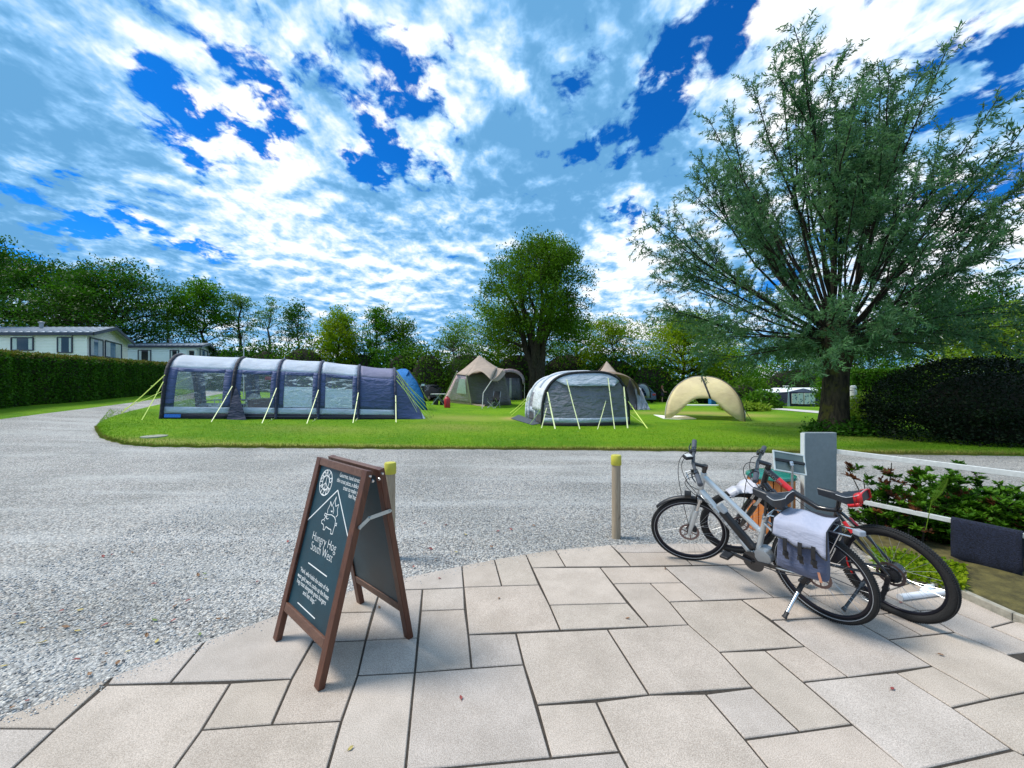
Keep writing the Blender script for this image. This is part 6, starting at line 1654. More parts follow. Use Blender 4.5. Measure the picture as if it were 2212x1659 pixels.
# ---------------------------------------------------------------- silver bicycle
def silver_bike():
    cr_, cf = Vector((2.281, 2.908, .343)), Vector((1.72, 3.824, .333))
    f = (cf - cr_); f.z = 0; f.normalize(); n0 = Vector((-f.y, f.x, 0)); ln = R(12); up = Vector((0, 0, 1)) * math.cos(ln) + n0 * math.sin(ln); N = f.cross(up).normalized()   # N points to the right side
    root = thing('bicycle', (cr_ + cf).xy.to_3d() / 2, 'silver step-through bicycle on its kickstand with a grey-blue pannier, left of the black one', 'bicycle')
    pp = lambda u, v, o=0.: on(u, v, cr_ + N * o, N)
    ht, hb = pp(1519.7, 1026), pp(1513.3, 1060); sx_ = (ht - hb).normalized()
    bb = pp(1634, 1207.5); st = pp(1654, 1118); s_join = pp(1643.4, 1149)
    mb = MB(); mb.tube([hb - sx_ * .045, hb - sx_ * .04, ht + sx_ * .02, ht + sx_ * .025], [.020, .024, .024, .020], 12)
    mb.tube([ht - sx_ * .015, pp(1583, 1090), s_join], [.025, .024, .022], 12)
    mb.tube([hb + sx_ * .0, pp(1575, 1133), bb], [.031, .030, .028], 12)
    mb.tube([bb, st], .021, 12); mb.tube([bb - N * .04, bb + N * .04], .026, 14)
    fr = obj('frame', mb, SILVER, root, smooth=True)
    for s in (-1, 1):
        e = cr_ + N * (.062 * s)
        mb = MB(); mb.tube([bb + N * (.03 * s), bb.lerp(cr_, .45) + N * (.055 * s), e], [.012, .011, .009], 8); obj('chain_stay', mb, SILVER, root, smooth=True)
        mb = MB(); mb.tube([st - (st - bb).normalized() * .04 + N * (.018 * s), st.lerp(cr_, .5) + N * (.055 * s), e], [.010, .009, .008], 8); obj('seat_stay', mb, SILVER, root, smooth=True)
    # decal along the down tube
    d = (bb - hb).normalized(); mid = hb.lerp(bb, .42) - N * .0315
    text_mesh('CROSS LITE', .034, plane_M(mid - N * .001, d, N.cross(d) if (N.cross(d)).z > 0 else -N.cross(d)), LETTG, root, w=.40)
    # battery along the back of the down tube, motor
    o_ = (N.cross(d)); o_ = o_ if o_.z > 0 else -o_
    mb = MB(); mb.bar(hb.lerp(bb, .34) + o_ * .042, hb.lerp(bb, .90) + o_ * .048, .060, .055, o_); obj('battery', mb, BLACKP, root, bevel=.014)
    mb = MB(); m0 = bb + o_ * .10 + d * .0
    mb.tube([m0 - N * .055, m0 - N * .05, m0 + N * .05, m0 + N * .055], [.055, .066, .066, .055], 20); obj('motor', mb, pm('grey_alloy', (.30, .33, .36), .35, .6), root, smooth=True)
    mb = MB(); q = hb.lerp(bb, .31) + o_ * .062; mb.bar(q - d * .03, q + d * .055, .06, .035, o_); obj('lock', mb, pm('grey_plastic', (.34, .37, .40), .4), root, bevel=.008)
    # fork and front wheel (turned to the left)
    yawf, lnf = R(159), R(18)
    fw, ff, fu, fa, FP = wheel(root, cf, yawf, lnf, .345, .020, True, -1)
    crown = hb - sx_ * .075
    mb = MB(); mb.tube([hb - sx_ * .04, crown], .026, 10); mb.box(crown, (.05, .05, .05)); obj('fork_crown', mb, BLACKM, root, smooth=True, bevel=.01)
    for s in (-1, 1):
        a = crown + fa * (.052 * s) + Vector((0, 0, -.005)); e = cf + fa * (.052 * s)
        mb = MB(); mb.bar(crown, a, .036, .034); mb.tube([a + (a - e).normalized() * .02, a.lerp(e, .35)], .0145, 10); obj('stanchion', mb, CHROME, root, smooth=True)
        mb = MB(); mb.tube([a.lerp(e, .30), a.lerp(e, .34), a.lerp(e, .85), e + (e - a) * .03], [.019, .023, .021, .013], 12); obj('fork_leg', mb, SILVER, root, smooth=True)
    mb = MB(); e = cf - fa * .052 + fu * .06 + ff * -.04; mb.box(e, (.035, .06, .06)); obj('brake_caliper', mb, BLACKP, root, bevel=.01)
    def guard(P, t0, t1, q, w_):
        rows = []
        for i in range(25):
            t = t0 + (t1 - t0) * i / 24; rows.append([P(t, q + .012 * math.cos(k / 4 * math.pi - math.pi / 2) - .006, w_ * (k / 2 - 1)) for k in range(5)])
        mb = MB(); mb.sheet(rows); return mb
    obj('mudguard', guard(FP, R(38), R(150), .372, .027), BLACKP, root, smooth='all', solid=.004)
    rw, rf, ru, ra, RP = wheel(root, cr_, R(115.4), ln, .345, .021, True, -1, cassette=False)
    mb = MB(); q = cr_ + up * .415 - f * .25; mb.box(q, (.05, .06, .04)); obj('rear_light', mb, pm('grey_lens', (.30, .33, .38), .2), root, bevel=.01)
    # stem, bar, display
    top = ht + sx_ * .085
    mb = MB(); mb.tube([ht + sx_ * .02, top], .020, 12); clampp = at(1497, 1002, 3.52)
    mb.tube([top, top.lerp(clampp, .5), clampp], [.019, .017, .019], 10); mb.tube([top - sx_ * .02, top + sx_ * .015], .024, 12); obj('stem', mb, BLACKM, root, smooth=True)
    far, near = at(1500, 953, 3.84), at(1513, 1048, 3.24)
    hbr = grip_bar(root, far, near, clampp)
    bd = (far - near).normalized()
    mb = MB(); mb.box(clampp + Vector((-.035, .02, .055)), (.085, .055, .03), Euler((R(25), 0, R(20))).to_matrix()); dsp = obj('display', mb, BLACKP, root, bevel=.008)
    mb = MB(); mb.box(clampp + Vector((-.035, .015, .0715)), (.065, .04, .003), Euler((R(25), 0, R(20))).to_matrix()); obj('screen', mb, pm('grey_screen', (.62, .64, .64), .15), dsp)
    mb = MB(); mb.tube([near.lerp(clampp, .7) , near.lerp(clampp, .7) + Vector((-.06, .05, -.03)), near.lerp(clampp, .7) + Vector((-.05, .0, -.09))], .0055, 6); obj('brake_lever', mb, CHROME, root)
    for k_, (e0, w_) in enumerate([(far.lerp(clampp, .45), .18), (near.lerp(clampp, .4), .13), (far.lerp(clampp, .6), .14), (near.lerp(clampp, .6), .10)]):
        c1 = e0 + Vector((-w_, .10, -.05)); c2 = e0.lerp(crown, .6) + Vector((-w_ * .9, .06, 0)); end = [cf - fa * .05 + fu * .05, bb.lerp(hb, .8) - N * .03, crown + fa * .03, hb][k_]
        pts = [(e0 * (1 - t) ** 3 + c1 * (3 * t * (1 - t) ** 2) + c2 * (3 * t * t * (1 - t)) + end * t ** 3) for t in [i / 16 for i in range(17)]]
        mb = MB(); mb.tube(pts, .0032, 5); obj('cable', mb, BLACKP, root, smooth=True)
    mb = MB(); q = crown - sx_ * .0 + ff * .07 + fu * .02; mb.tube([q, q + ff * .055], [.032, .036], 12); obj('headlight', mb, BLACKP, root, smooth=True)
    # seat post and saddle
    sp = pp(1655, 1091)
    mb = MB(); mb.tube([st - (st - bb).normalized() * .05, sp + (st - bb).normalized() * .03], .0145, 10); obj('seat_post', mb, BLACKM, root, smooth=True)
    mb = MB(); mb.tube([st - (st - bb).normalized() * .015, st + (st - bb).normalized() * .022], .024, 12); mb.tube([st + N * -.03, st + N * -.055], .006, 6); obj('seat_clamp', mb, CHROME, root, smooth=True)
    saddle(root, pp(1629, 1060), pp(1706, 1078), N, up, .185, SADL, stripe=REFL)
    # cranks, chain case, kickstand
    crank(root, bb, N, pp(1570, 1190, -.09), f, up)
    mb = MB(); mb.bar(bb - N * .05 + f * .01, bb.lerp(cr_, .62) - N * .06, .012, .030, up); obj('chain_guard', mb, BLACKM, root, bevel=.004)
    ks = pp(1733, 1262, -.06); foot = G(1694, 1335, 0.02)
    mb = MB(); mb.bar(cr_ - N * .06 + f * .05, ks, .03, .02); mb.tube([ks + (ks - foot) * .1, ks.lerp(foot, .25)], .018, 8); obj('kickstand_bracket', mb, BLACKP, root, smooth=True)
    mb = MB(); mb.tube([ks.lerp(foot, .22), ks.lerp(foot, .85)], [.013, .012], 10); kk = obj('kickstand', mb, CHROME, root, smooth=True)
    mb = MB(); mb.tube([ks.lerp(foot, .83), ks.lerp(foot, .93), foot], [.015, .014, .020], 8); obj('rubber_foot', mb, BLACKP, kk, smooth=True)
    # rack
    rk = [cr_ + up * .40 + f * q + N * s for q, s in ((.30, -.055), (-.22, -.055), (-.22, .055), (.30, .055))]
    mb = MB(); mb.tube(rk + [rk[0]], .006, 7)
    for q in (.15, 0, -.12): mb.tube([cr_ + up * .40 + f * q - N * .055, cr_ + up * .40 + f * q + N * .055], .004, 6)
    for s in (-1, 1):
        mb.tube([cr_ + N * (.065 * s), cr_ + up * .40 - f * .16 + N * (.055 * s)], .005, 6); mb.tube([cr_ + N * (.065 * s), cr_ + up * .40 + f * .10 + N * (.055 * s)], .005, 6)
        mb.tube([st - (st - bb).normalized() * .05 + N * (.02 * s), cr_ + up * .40 + f * .30 + N * (.055 * s)], .005, 6)
    obj('rack', mb, CHROME, root, smooth=True)
    mb = MB(); 
    for s in (-.04, -.02, 0): mb.tube([cr_ - N * .055 + N * s * .3 + up * .0, cr_.lerp(bb, .5) - N * .055 + up * s, bb - N * .05 + up * s * .5], .004, 5)
    obj('chain', mb, DARKG, root)
    # pannier bag: hangs on the rack, left side (towards the camera) and its twin on the right
    bag = thing('pannier_bag', (cr_ - N * .14).xy.to_3d(), 'grey-blue canvas double pannier bag slung over the rear wheel of the silver bicycle', 'bag')
    def sidebag(sg, mat, seed):
        r = random.Random(seed); rows = []
        tp0 = cr_ + up * .415 + N * (sg * .05)
        for j in range(9):
            t = j / 8; row = []
            for i in range(25):
                a = i / 24; l = a * 2 * math.pi
                dep = .075 * (.55 + .55 * t ** .6) * (.6 if t > .97 else 1); wd = .142 + .018 * t
                cx_ = math.copysign(abs(math.cos(l)) ** .45, math.cos(l)); sy_ = math.copysign(abs(math.sin(l)) ** .55, math.sin(l))
                p = tp0 + f * (.035 + cx_ * wd + .02 * t) - up * (.345 * t) + N * (sg * (.055 + .035 * t + sy_ * dep)) + N * (sg * .010 * math.sin(i * 1.1 + seed) * math.sin(3 * t)) + N * (sg * r.uniform(-.004, .004))
                row.append(p)
            rows.append(row)
        mb = MB(); mb.sheet(rows); mb.quad(*rows[-1][:-1]); mb.quad(*rows[0][:-1]); return mb
    CANV = fabric('blue_grey_canvas', (.075, .092, .160), wr=.22, wscale=9, ang=25); CANL = fabric('pale_canvas', (.33, .35, .45), wr=.14, wscale=7)
    obj('bag_body', sidebag(-1, CANV, 1), CANV, bag, smooth='all'); obj('bag_body', sidebag(1, CANV, 4), pm('black_canvas', (.012, .012, .02), .8), bag, smooth='all')
    rows = []
    for j in range(13):
        t = j / 12; row = []
        for i in range(13):
            a = i / 12 * 2 - 1; ff_ = .035 + a * (.158 + .012 * t)
            drop = .15 * (1 - .35 * (a * .5 + .5)) * (1 + .10 * math.cos(a * 6))
            # over the top, then down the outer face
            s = t * (.24 + drop); 
            if s < .24: side = .08 - s; dn = -.012 * math.sin(math.pi * s / .24) - .01
            else: side = -.16 - .045 * ((s - .24) / .15); dn = (s - .24)
            row.append(cr_ + f * ff_ + N * (side - .012) + up * (.430 - dn + .010 * math.sin(a * 4 + t * 3) + (.012 if abs(a) > .95 else 0)))
        rows.append(row)
    mb = MB(); mb.sheet(rows); fl = obj('flap', mb, CANL, bag, smooth='all', solid=.006)
    mb = MB(); mb.tube(rows[-1], .006, 6); mb.tube([r_[0] for r_ in rows], .005, 6); mb.tube([r_[-1] for r_ in rows], .005, 6); obj('binding', mb, BLACKP, fl, smooth=True)
    for a in (-.55, .12, .70):
        q = cr_ + f * (.035 - a * .14) - N * .205 + up * .30
        mb = MB(); mb.sheet([[q + up * (.04 - .16 * k / 6) - N * (.012 + .018 * math.sin(k / 6 * math.pi)) + f * s for s in (-.013, .013)] for k in range(7)]); obj('strap', mb, BLACKP, bag, solid=.004)
        mb = MB(); mb.box(q - up * .07 - N * .028, (.035, .02, .03)); obj('buckle', mb, BLACKP, bag, bevel=.004)
    q = cr_ - f * .085 - N * .232 + up * .165; mb = MB(); mb.bar(q, q - up * .07 - f * .01, .016, .003, N); obj('tag', mb, pm('orange_tag', (.62, .27, .16), .6), bag)
    return root

def saddle(root, nose, tail, N, up, wd, mat, stripe=None, red=None):
    L = (tail - nose); Ln = L.length; d = L.normalized(); w_ = N.copy(); u_ = w_.cross(d); u_ = u_ if u_.z > 0 else -u_
    rows = []
    for i in range(15):
        t = i / 14; hw = (.022 + (wd / 2 - .022) * sm(.30, .80, t)) * (1 if t < .96 else .82); cy = .020 * math.sin(t * math.pi * 1.0 + math.pi) * 1 + .018 * max(0, t - .72) * 3
        th = .028 + .02 * t; row = []
        for k in range(13):
            a = math.pi * (k / 12); x = math.cos(a); z = math.sin(a) ** .5
            row.append(nose + d * (Ln * t) + w_ * (hw * x) + u_ * (cy + z * .030 - (th if k in (0, 12) else 0) - (.010 if 5 <= k <= 7 and .4 < t < .9 else 0)))
        rows.append(row)
    mb = MB(); mb.sheet(rows); mb.quad(*rows[0]); mb.quad(*rows[-1]); mb.sheet([[r_[0] for r_ in rows], [r_[-1] for r_ in rows]])
    s = obj('saddle', mb, mat, root, smooth=True)
    mb = MB()
    for sg in (-1, 1): mb.tube([nose.lerp(tail, .12) - u_ * .02, nose.lerp(tail, .4) + w_ * (.022 * sg) - u_ * .05, nose.lerp(tail, .75) + w_ * (.024 * sg) - u_ * .05, nose.lerp(tail, .92) + w_ * (.03 * sg) - u_ * .02], .0035, 6)
    obj('rails', mb, CHROME, s)
    if stripe:
        mb = MB(); mb.tube([r_[1] + u_ * .002 - w_ * 0 for r_ in rows[6:]] + [rows[-1][k] + d * .003 for k in range(2, 12)] + [r_[11] for r_ in rows[:5:-1]], .0028, 5); obj('piping', mb, stripe, s)
    if red:
        mb = MB(); mb.sheet([[p + d * .004 + (p - nose.lerp(tail, .9)) * .02 for p in rows[12][0:13]], [p + d * .012 + (p - nose.lerp(tail, .9)) * .03 for p in rows[14][0:13]]]); obj('saddle_rear', mb, red, s, smooth='all', solid=.006)
        for sd0 in (0, 12):
            mb = MB(); mb.sheet([[r_[sd0] + u_ * .006 for r_ in rows[10:]], [r_[sd0] - u_ * .022 for r_ in rows[10:]]]); obj('saddle_side', mb, red, s, smooth='all', solid=.005)
    return s

def crank(root, bb, N, pedal, f, up, rr_=.085):
    mb = MB(); mb.tube([bb - N * .055, bb - N * .050], rr_, 28); mb.tube([bb + N * .07, bb - N * .07], .012, 10); cw = obj('chainring', mb, BLACKM, root)
    for s, e in ((-1, pedal), (1, bb * 2 - pedal)):
        a = bb + N * (.07 * s); e2 = a + (Vector(e) - a).normalized() * .17
        mb = MB(); mb.bar(a, e2, .018, .028, up); obj('crank_arm', mb, BLACKM, root, bevel=.005)
        mb = MB(); mb.bar(e2 + N * (.015 * s), e2 + N * (.11 * s), .075, .022, up); mb.tube([e2, e2 + N * (.03 * s)], .008, 8); obj('pedal', mb, BLACKP, root, bevel=.006)

# ---------------------------------------------------------------- black and red bicycle
def black_bike():
    cr_, cf = Vector((2.857, 2.950, .338)), Vector((2.307, 4.004, .345))
    f = (cf - cr_); f.z = 0; f.normalize(); n0 = Vector((-f.y, f.x, 0)); ln = R(11); up = Vector((0, 0, 1)) * math.cos(ln) + n0 * math.sin(ln); N = f.cross(up).normalized()
    root = thing('bicycle', (cr_ + cf).xy.to_3d() / 2, 'black and red electric mountain bicycle parked between the silver one and the railing', 'bicycle')
    pp = lambda u, v, o=0.: on(u, v, cr_ + N * o, N)
    ht, hb = pp(1658, 1015), pp(1651, 1040); sx_ = (ht - hb).normalized(); hb = hb - sx_ * .02
    st = pp(1810.5, 1103); bend = pp(1767, 1097); bb = pp(1775, 1212)
    ta, tb_ = ht - sx_ * .012, pp(1711, 1061.6)
    mb = MB(); mb.tube([hb - sx_ * .04, ht + sx_ * .02], .025, 12); mb.tube([ta, ta.lerp(tb_, .45)], [.030, .027], 12)
    mb.tube([ta.lerp(tb_, .9), tb_, tb_.lerp(bend, .2), bend, pp(1790, 1101), st], [.0245, .0245, .024, .022, .020, .020], 12)
    mb.tube([bb, st + (st - bb).normalized() * .01], .020, 12); mb.tube([hb, hb.lerp(bb, .1)], [.03, .032], 12); mb.tube([bb - N * .045, bb + N * .045], .045, 16)
    obj('frame', mb, BLACKM, root, smooth=True)
    mb = MB(); mb.tube([ta.lerp(tb_, .44), ta.lerp(tb_, .75), ta.lerp(tb_, .96)], [.0280, .0265, .025], 12); obj('top_tube_panel', mb, REDP, root, smooth=True)
    d = (bb - hb).normalized(); o_ = N.cross(d); o_ = o_ if o_.z > 0 else -o_
    mb = MB(); mb.bar(hb.lerp(bb, .10), hb.lerp(bb, .95), .066, .085, o_); obj('battery', mb, pm('blue_black_shell', (.010, .014, .024), .35, coat=.3), root, bevel=.02)
    mb = MB(); mb.bar(hb.lerp(bb, .36) + o_ * .042, hb.lerp(bb, .62) + o_ * .042, .03, .008, o_); obj('red_trim', mb, REDP, root, bevel=.003)
    for s in (-1, 1):
        e = cr_ + N * (.068 * s)
        mb = MB(); mb.tube([bb + N * (.03 * s), bb.lerp(cr_, .4) + N * (.06 * s), e], [.014, .012, .010], 8); obj('chain_stay', mb, BLACKM, root, smooth=True)
        mb = MB(); mb.tube([st + N * (.018 * s) - (st - bb).normalized() * .01, st.lerp(cr_, .38) + N * (.055 * s), e], [.013, .012, .010], 8); obj('seat_stay', mb, BLACKM, root, smooth=True)
        mb = MB(); mb.tube([st.lerp(cr_, .16) + N * (.042 * s), st.lerp(cr_, .34) + N * (.054 * s)], .0145, 8); obj('red_trim', mb, REDP, root, smooth=True)
    dt = (tb_ - ta).normalized(); text_mesh('BEACON', .030, plane_M(ta.lerp(tb_, .30) - N * .031, dt, N.cross(dt) if N.cross(dt).z > 0 else -N.cross(dt)), LETTG, root, w=.17)
    fw, ff, fu, fa, FP = wheel(root, cf, R(166), R(16), .36, .028, False, -1)
    crown = hb - sx_ * .07
    mb = MB(); mb.tube([hb - sx_ * .03, crown], .026, 10); mb.box(crown, (.06, .06, .045)); obj('fork_crown', mb, BLACKM, root, smooth=True, bevel=.01)
    for s in (-1, 1):
        a = crown + fa * (.060 * s); e = cf + fa * (.060 * s)
        mb = MB(); mb.bar(crown, a, .04, .036); mb.tube([a, a.lerp(e, .45)], .016, 10); obj('stanchion', mb, CHROME, root, smooth=True)
        mb = MB(); mb.tube([a.lerp(e, .36), a.lerp(e, .42), a.lerp(e, .9), e], [.021, .025, .022, .014], 12); obj('fork_leg', mb, BLACKM, root, smooth=True)
    mb = MB(); q = FP(R(100), .31, -.0); 
    for t in (R(40), R(205), R(250)): mb.box(FP(t, .24, -.01), (.03, .012, .045))
    obj('spoke_reflector', mb, pm('white_reflector', (.75, .76, .76), .25), root)
    rw, rf, ru, ra, RP = wheel(root, cr_, R(113), R(12), .352, .029, False, -1, cassette=True, redrim=True)
    mb = MB(); mb.tube([cr_ - N * .04, cr_ + N * .05], .062, 20); obj('hub_motor', mb, BLACKM, root, smooth=True)
    mb = MB(); q = cr_ - N * .085 - up * .10 + f * .02; mb.bar(cr_ - N * .075, q, .02, .03, f); mb.bar(q, q - up * .09 + f * .03, .018, .03, f); mb.tube([q - N * .01, q + N * .012], .022, 12); mb.tube([q - up * .085 + f * .03 - N * .01, q - up * .085 + f * .03 + N * .01], .022, 12); obj('rear_derailleur', mb, BLACKM, root, smooth=True)
    mb = MB(); mb.tube([cr_ - N * .05 + up * .05, bb - N * .055 + up * .07], .004, 5); mb.tube([q - up * .10 + f * .03, bb - N * .055 - up * .08], .004, 5); obj('chain', mb, DARKG, root)
    ks0, kf = pp(1868, 1256, -.05), G(1822, 1318, z=.02); mb = MB(); mb.tube([ks0 + (ks0 - kf) * .12, ks0.lerp(kf, .5), kf.lerp(ks0, .12), kf], [.016, .011, .011, .018], 8); obj('kickstand', mb, BLACKM, root, smooth=True)
    crank(root, bb, N, bb + (f * .5 - up).normalized() * .17 - N * .07, f, up)
    top = ht + sx_ * .055; cl = at(1637, 997, 3.66)
    mb = MB(); mb.tube([ht + sx_ * .02, top + sx_ * .01], .022, 12); mb.tube([top, cl], [.021, .020], 10); obj('stem', mb, BLACKM, root, smooth=True)
    far, near = at(1651, 967, 3.98), at(1631, 1040, 3.36)
    grip_bar(root, far, near, cl, BLACKM)
    for k_, (t_, w_, hh) in enumerate([(.35, .10, .08), (.55, .14, .10), (.75, .08, .03)]):
        e0 = far.lerp(near, t_); c1 = e0 + Vector((-w_ * 1.4, .05, hh)); c2 = e0 + Vector((-w_ * 1.6, -.05, -.22)); end = [crown, hb.lerp(bb, .12) - N * .04, cf - fa * .06 + fu * .1][k_]
        mb = MB(); mb.tube([(e0 * (1 - t) ** 3 + c1 * (3 * t * (1 - t) ** 2) + c2 * (3 * t * t * (1 - t)) + end * t ** 3) for t in [i / 16 for i in range(17)]], .0035, 5); obj('cable', mb, BLACKP, root, smooth=True)
    mb = MB(); c_ = [tb_ - N * .02 - Vector((0, 0, .03)), bend - N * .022 - Vector((0, 0, .06)), st - N * .02 - Vector((0, 0, .05)), st.lerp(cr_, .3) - N * .06]; mb.tube(resample(c_, 14), .003, 5); obj('cable', mb, BLACKP, root, smooth=True)
    sp = pp(1812.5, 1080); mb = MB(); mb.tube([st - (st - bb).normalized() * .03, sp], .0155, 10); mb.tube([st, st + (st - bb).normalized() * .025], .025, 12); obj('seat_post', mb, BLACKM, root, smooth=True)
    saddle(root, pp(1769, 1060), pp(1868, 1072), N, up, .165, SADL, stripe=REFL, red=REDP)
    # white plastic cover / bag over the front wheel
    q0 = [FP(R(68), .46, .0), FP(R(80), .52, -.02)]
    bag = thing('plastic_bag', FP(R(90), .40).xy.to_3d(), 'white plastic bag caught between the handlebar and front tyre of the black bicycle', 'bag')
    base = cf + fu * .36; rows = []; r = random.Random(9)
    P0 = [at(u, v, y) for u, v, y in [(1572, 1074, 3.95), (1588, 1060, 3.95), (1607, 1049, 3.92), (1628, 1062, 3.86)]]
    P1 = [at(u, v, y) for u, v, y in [(1580, 1062, 4.05), (1598, 1040, 4.02), (1612, 1034, 3.98), (1634, 1043, 3.9)]]
    P2 = [at(u, v, y) for u, v, y in [(1582, 1075, 3.80), (1598, 1066, 3.78), (1615, 1066, 3.78), (1624, 1068, 3.8)]]
    A, B, C_ = resample(P1, 12), resample(P0, 12), resample(P2, 12)
    rows = [A] + [[lerp(a, b, t) + Vector((r.uniform(-.008, .008), -.03 * math.sin(t * math.pi), r.uniform(-.008, .008))) for a, b in zip(A, B)] for t in (.25, .5, .75)] + [B] + [[lerp(a, b, t) + Vector((0, r.uniform(-.01, .01), r.uniform(-.008, .008))) for a, b in zip(B, C_)] for t in (.4, .75)] + [C_] + [[p + Vector((.02, .16, .03)) for p in C_]]
    mb = MB(); mb.sheet(rows); obj('bag_skin', mb, pm('white_polythene', (.74, .74, .80), .35, trans=.35, bump=.6, bscale=18), bag, smooth='all', solid=.003)
    mb = MB(); mb.tube([A[-1], at(1640, 1025, 3.85), at(1637, 1006, 3.7)], .006, 5); mb.tube([A[-3], at(1634, 1024, 3.85), at(1635, 1004, 3.7)], .006, 5); obj('bag_handle', mb, pm('white_strap', (.72, .72, .76), .4), bag)
silver_bike(); black_bike()

# ---------------------------------------------------------------- chalk A-board
def aboard():
    FL, FR, BR_, BL_ = [G(u, v, z=0) for u, v in ((593, 1374), (690, 1488), (893, 1383), (778, 1301))]
    c = (FL + FR + BR_ + BL_) / 4; ex_ = ((FR - FL) + (BR_ - BL_)); ex_.z = 0; ex_.normalize(); ey_ = Vector((-ex_.y, ex_.x, 0))
    w = ((FR - FL).length + (BR_ - BL_).length) / 2; dp = abs(((BL_ + BR_) / 2 - (FL + FR) / 2).dot(ey_)); ht = 1.21
    root = thing('sandwich_board', c, 'dark wooden A-frame chalkboard with white lettering standing on the paving', 'sign board')
    W1 = wood_mat('brown_stained_wood', (.052, .015, .008), (.125, .042, .020), 2, 9, .4); W2 = wood_mat('brown_stained_rail', (.075, .030, .018), (.155, .075, .048), 0, 9, .45)
    BOARD = pm('chalkboard', (.003, .034, .052), .42, var=.35, vscale=4, bump=.05, bscale=200)
    out = []
    for sg in (-1, 1):      # -1 front leaf, 1 rear leaf
        foot = c + ey_ * (sg * dp / 2); head = c + ey_ * (sg * .040) + Vector((.035, 0, ht)); b = (head - foot); L = b.length; b.normalize(); n = ex_.cross(b).normalized()
        n = n if n.dot(ey_) * sg > 0 else -n        # outward
        for s in (-1, 1):
            mb = MB(); mb.bar(foot + ex_ * (s * (w / 2 - .030)), head + ex_ * (s * (w / 2 - .030)), .060, .040, n); obj('leg', mb, W1, root, bevel=.004)
        mb = MB(); mb.bar(foot + b * (L - .026) - ex_ * (w / 2 - .061), foot + b * (L - .026) + ex_ * (w / 2 - .061), .036, .050, b); obj('rail', mb, W2, root, bevel=.004)
        mb = MB(); mb.bar(foot + b * .225 - ex_ * (w / 2 - .061), foot + b * .225 + ex_ * (w / 2 - .061), .036, .056, b); obj('rail', mb, W2, root, bevel=.004)
        pc = foot + b * ((L - .05 + .25) / 2); mb = MB(); Mx = Matrix((ex_, b, n)).transposed(); mb.box(pc - n * .004, (w - .11, L - .05 - .245, .010), Mx); obj('chalkboard', mb, BOARD, root)
        out.append((foot, b, L, n))
    # hinges and stay
    for s in (-1, 1):
        e = c + ex_ * (s * (w / 2 + .002)) + Vector((.034, 0, ht - .045)); mb = MB()
        for (dx, dz) in ((-.040, .012), (-.022, -.022), (.045, .014), (.022, -.016)):
            q = e + ey_ * dx + Vector((0, 0, dz)); mb.tube([q - ex_ * .002 * s, q + ex_ * (.006 * s)], [.010, .007], 10)
        obj('hinge_screws', mb, CHROME, root, smooth=True)
    mb = MB(); e = c + ex_ * (w / 2 + .006) + Vector((.026, 0, ht - .30)); p_, q_, m_ = e - ey_ * .105 - Vector((0, 0, .035)), e + ey_ * .105 + Vector((0, 0, .02)), e - ey_ * .035 + Vector((0, 0, .01))
    mb.bar(p_, m_, .004, .024); mb.bar(m_ + ex_ * .005, q_ + ex_ * .005, .004, .024)
    for z in (p_, m_, q_): mb.tube([z - ex_ * .006, z + ex_ * .012], .008, 8)
    obj('folding_stay', mb, pm('galvanised', (.42, .47, .48), .4, .8), root)
    # writing, placed on the front face where the photograph has it
    foot, b, L, n = out[0]; P0 = foot + n * .0015 + b * .5
    zz = lambda x, y: on(548.6 + x * .34062, 943.6 + y * .34062, P0, n)
    za = lambda x, y: on((1150 + x * .42017) / 1.8228, (1760 + y * .42017) / 1.8228, P0, n)
    def write(body, a, b_, k, fz=zz, h=None):
        A, B = fz(*a), fz(*b_); w_ = (B - A).length; mid = (A + B) / 2
        text_mesh(body, k, plane_M(mid, ex_, b), LETTW, root, w=w_, bold=-.0016 if k > .05 else -.0004)
    def stroke(pts, r_=.0042, name='drawing'):
        mb = MB(); pts = [p if isinstance(p, Vector) else Vector(p) for p in pts]
        for a, b_ in zip(pts, pts[1:]):
            if (b_ - a).length > 1e-5: mb.bar(a, b_, r_, .0012, n)
        return obj(name, mb, LETTW, root)
    stroke([zz(330, 540), zz(532, 340), zz(605, 680)], .0075)
    stroke([zz(345, 800), zz(462, 888)], .006); stroke([zz(277, 1052), zz(386, 1155)], .006)
    write('Hungry Hog', (370, 640), (512, 745), .078); write('South West', (358, 712), (492, 800), .078)
    for body, a, b_ in [('Gourmet, hand stretched', (448, 270), (663, 360)), ('thin crust pizza, a delicious', (420, 322), (650, 412)), ('treat to make you', (478, 402), (636, 460)), ('feel happy!', (527, 472), (628, 515))]:
        write(body, a, b_, .040, za)
    zb = lambda x, y: on((1050 + x * .47281) / 1.8228, (2050 + y * .47281) / 1.8228, P0, n)
    for body, a, b_ in [('"Hank, who holds the taste of the', (280, 418), (512, 600)), ('west gold award, cooks up the finest', (258, 462), (512, 668)), ('hog roast alongside great burgers', (252, 512), (488, 708)), ('and hot dogs."', (300, 615), (405, 700))]:
        write(body, a, b_, .040, zb)
    # round badge
    C_ = za(317, 335); rx_ = (za(375, 300) - za(260, 372)).length / 2; ry_ = (za(335, 212) - za(297, 460)).length / 2
    rad = (rx_ + ry_) / 2
    ring = lambda q, m=40, c0=None, a0=0, a1=2 * math.pi: [(c0 or C_) + ex_ * (q * math.cos(a0 + (a1 - a0) * i / m)) + b * (q * math.sin(a0 + (a1 - a0) * i / m)) for i in range(m + 1)]
    stroke(ring(rad), .0055); stroke(ring(rad * .54), .0045)
    for a in (90, -90, 218, -38): stroke([C_, C_ + ex_ * (rad * .54 * math.cos(R(a))) + b * (rad * .54 * math.sin(R(a)))], .0045)
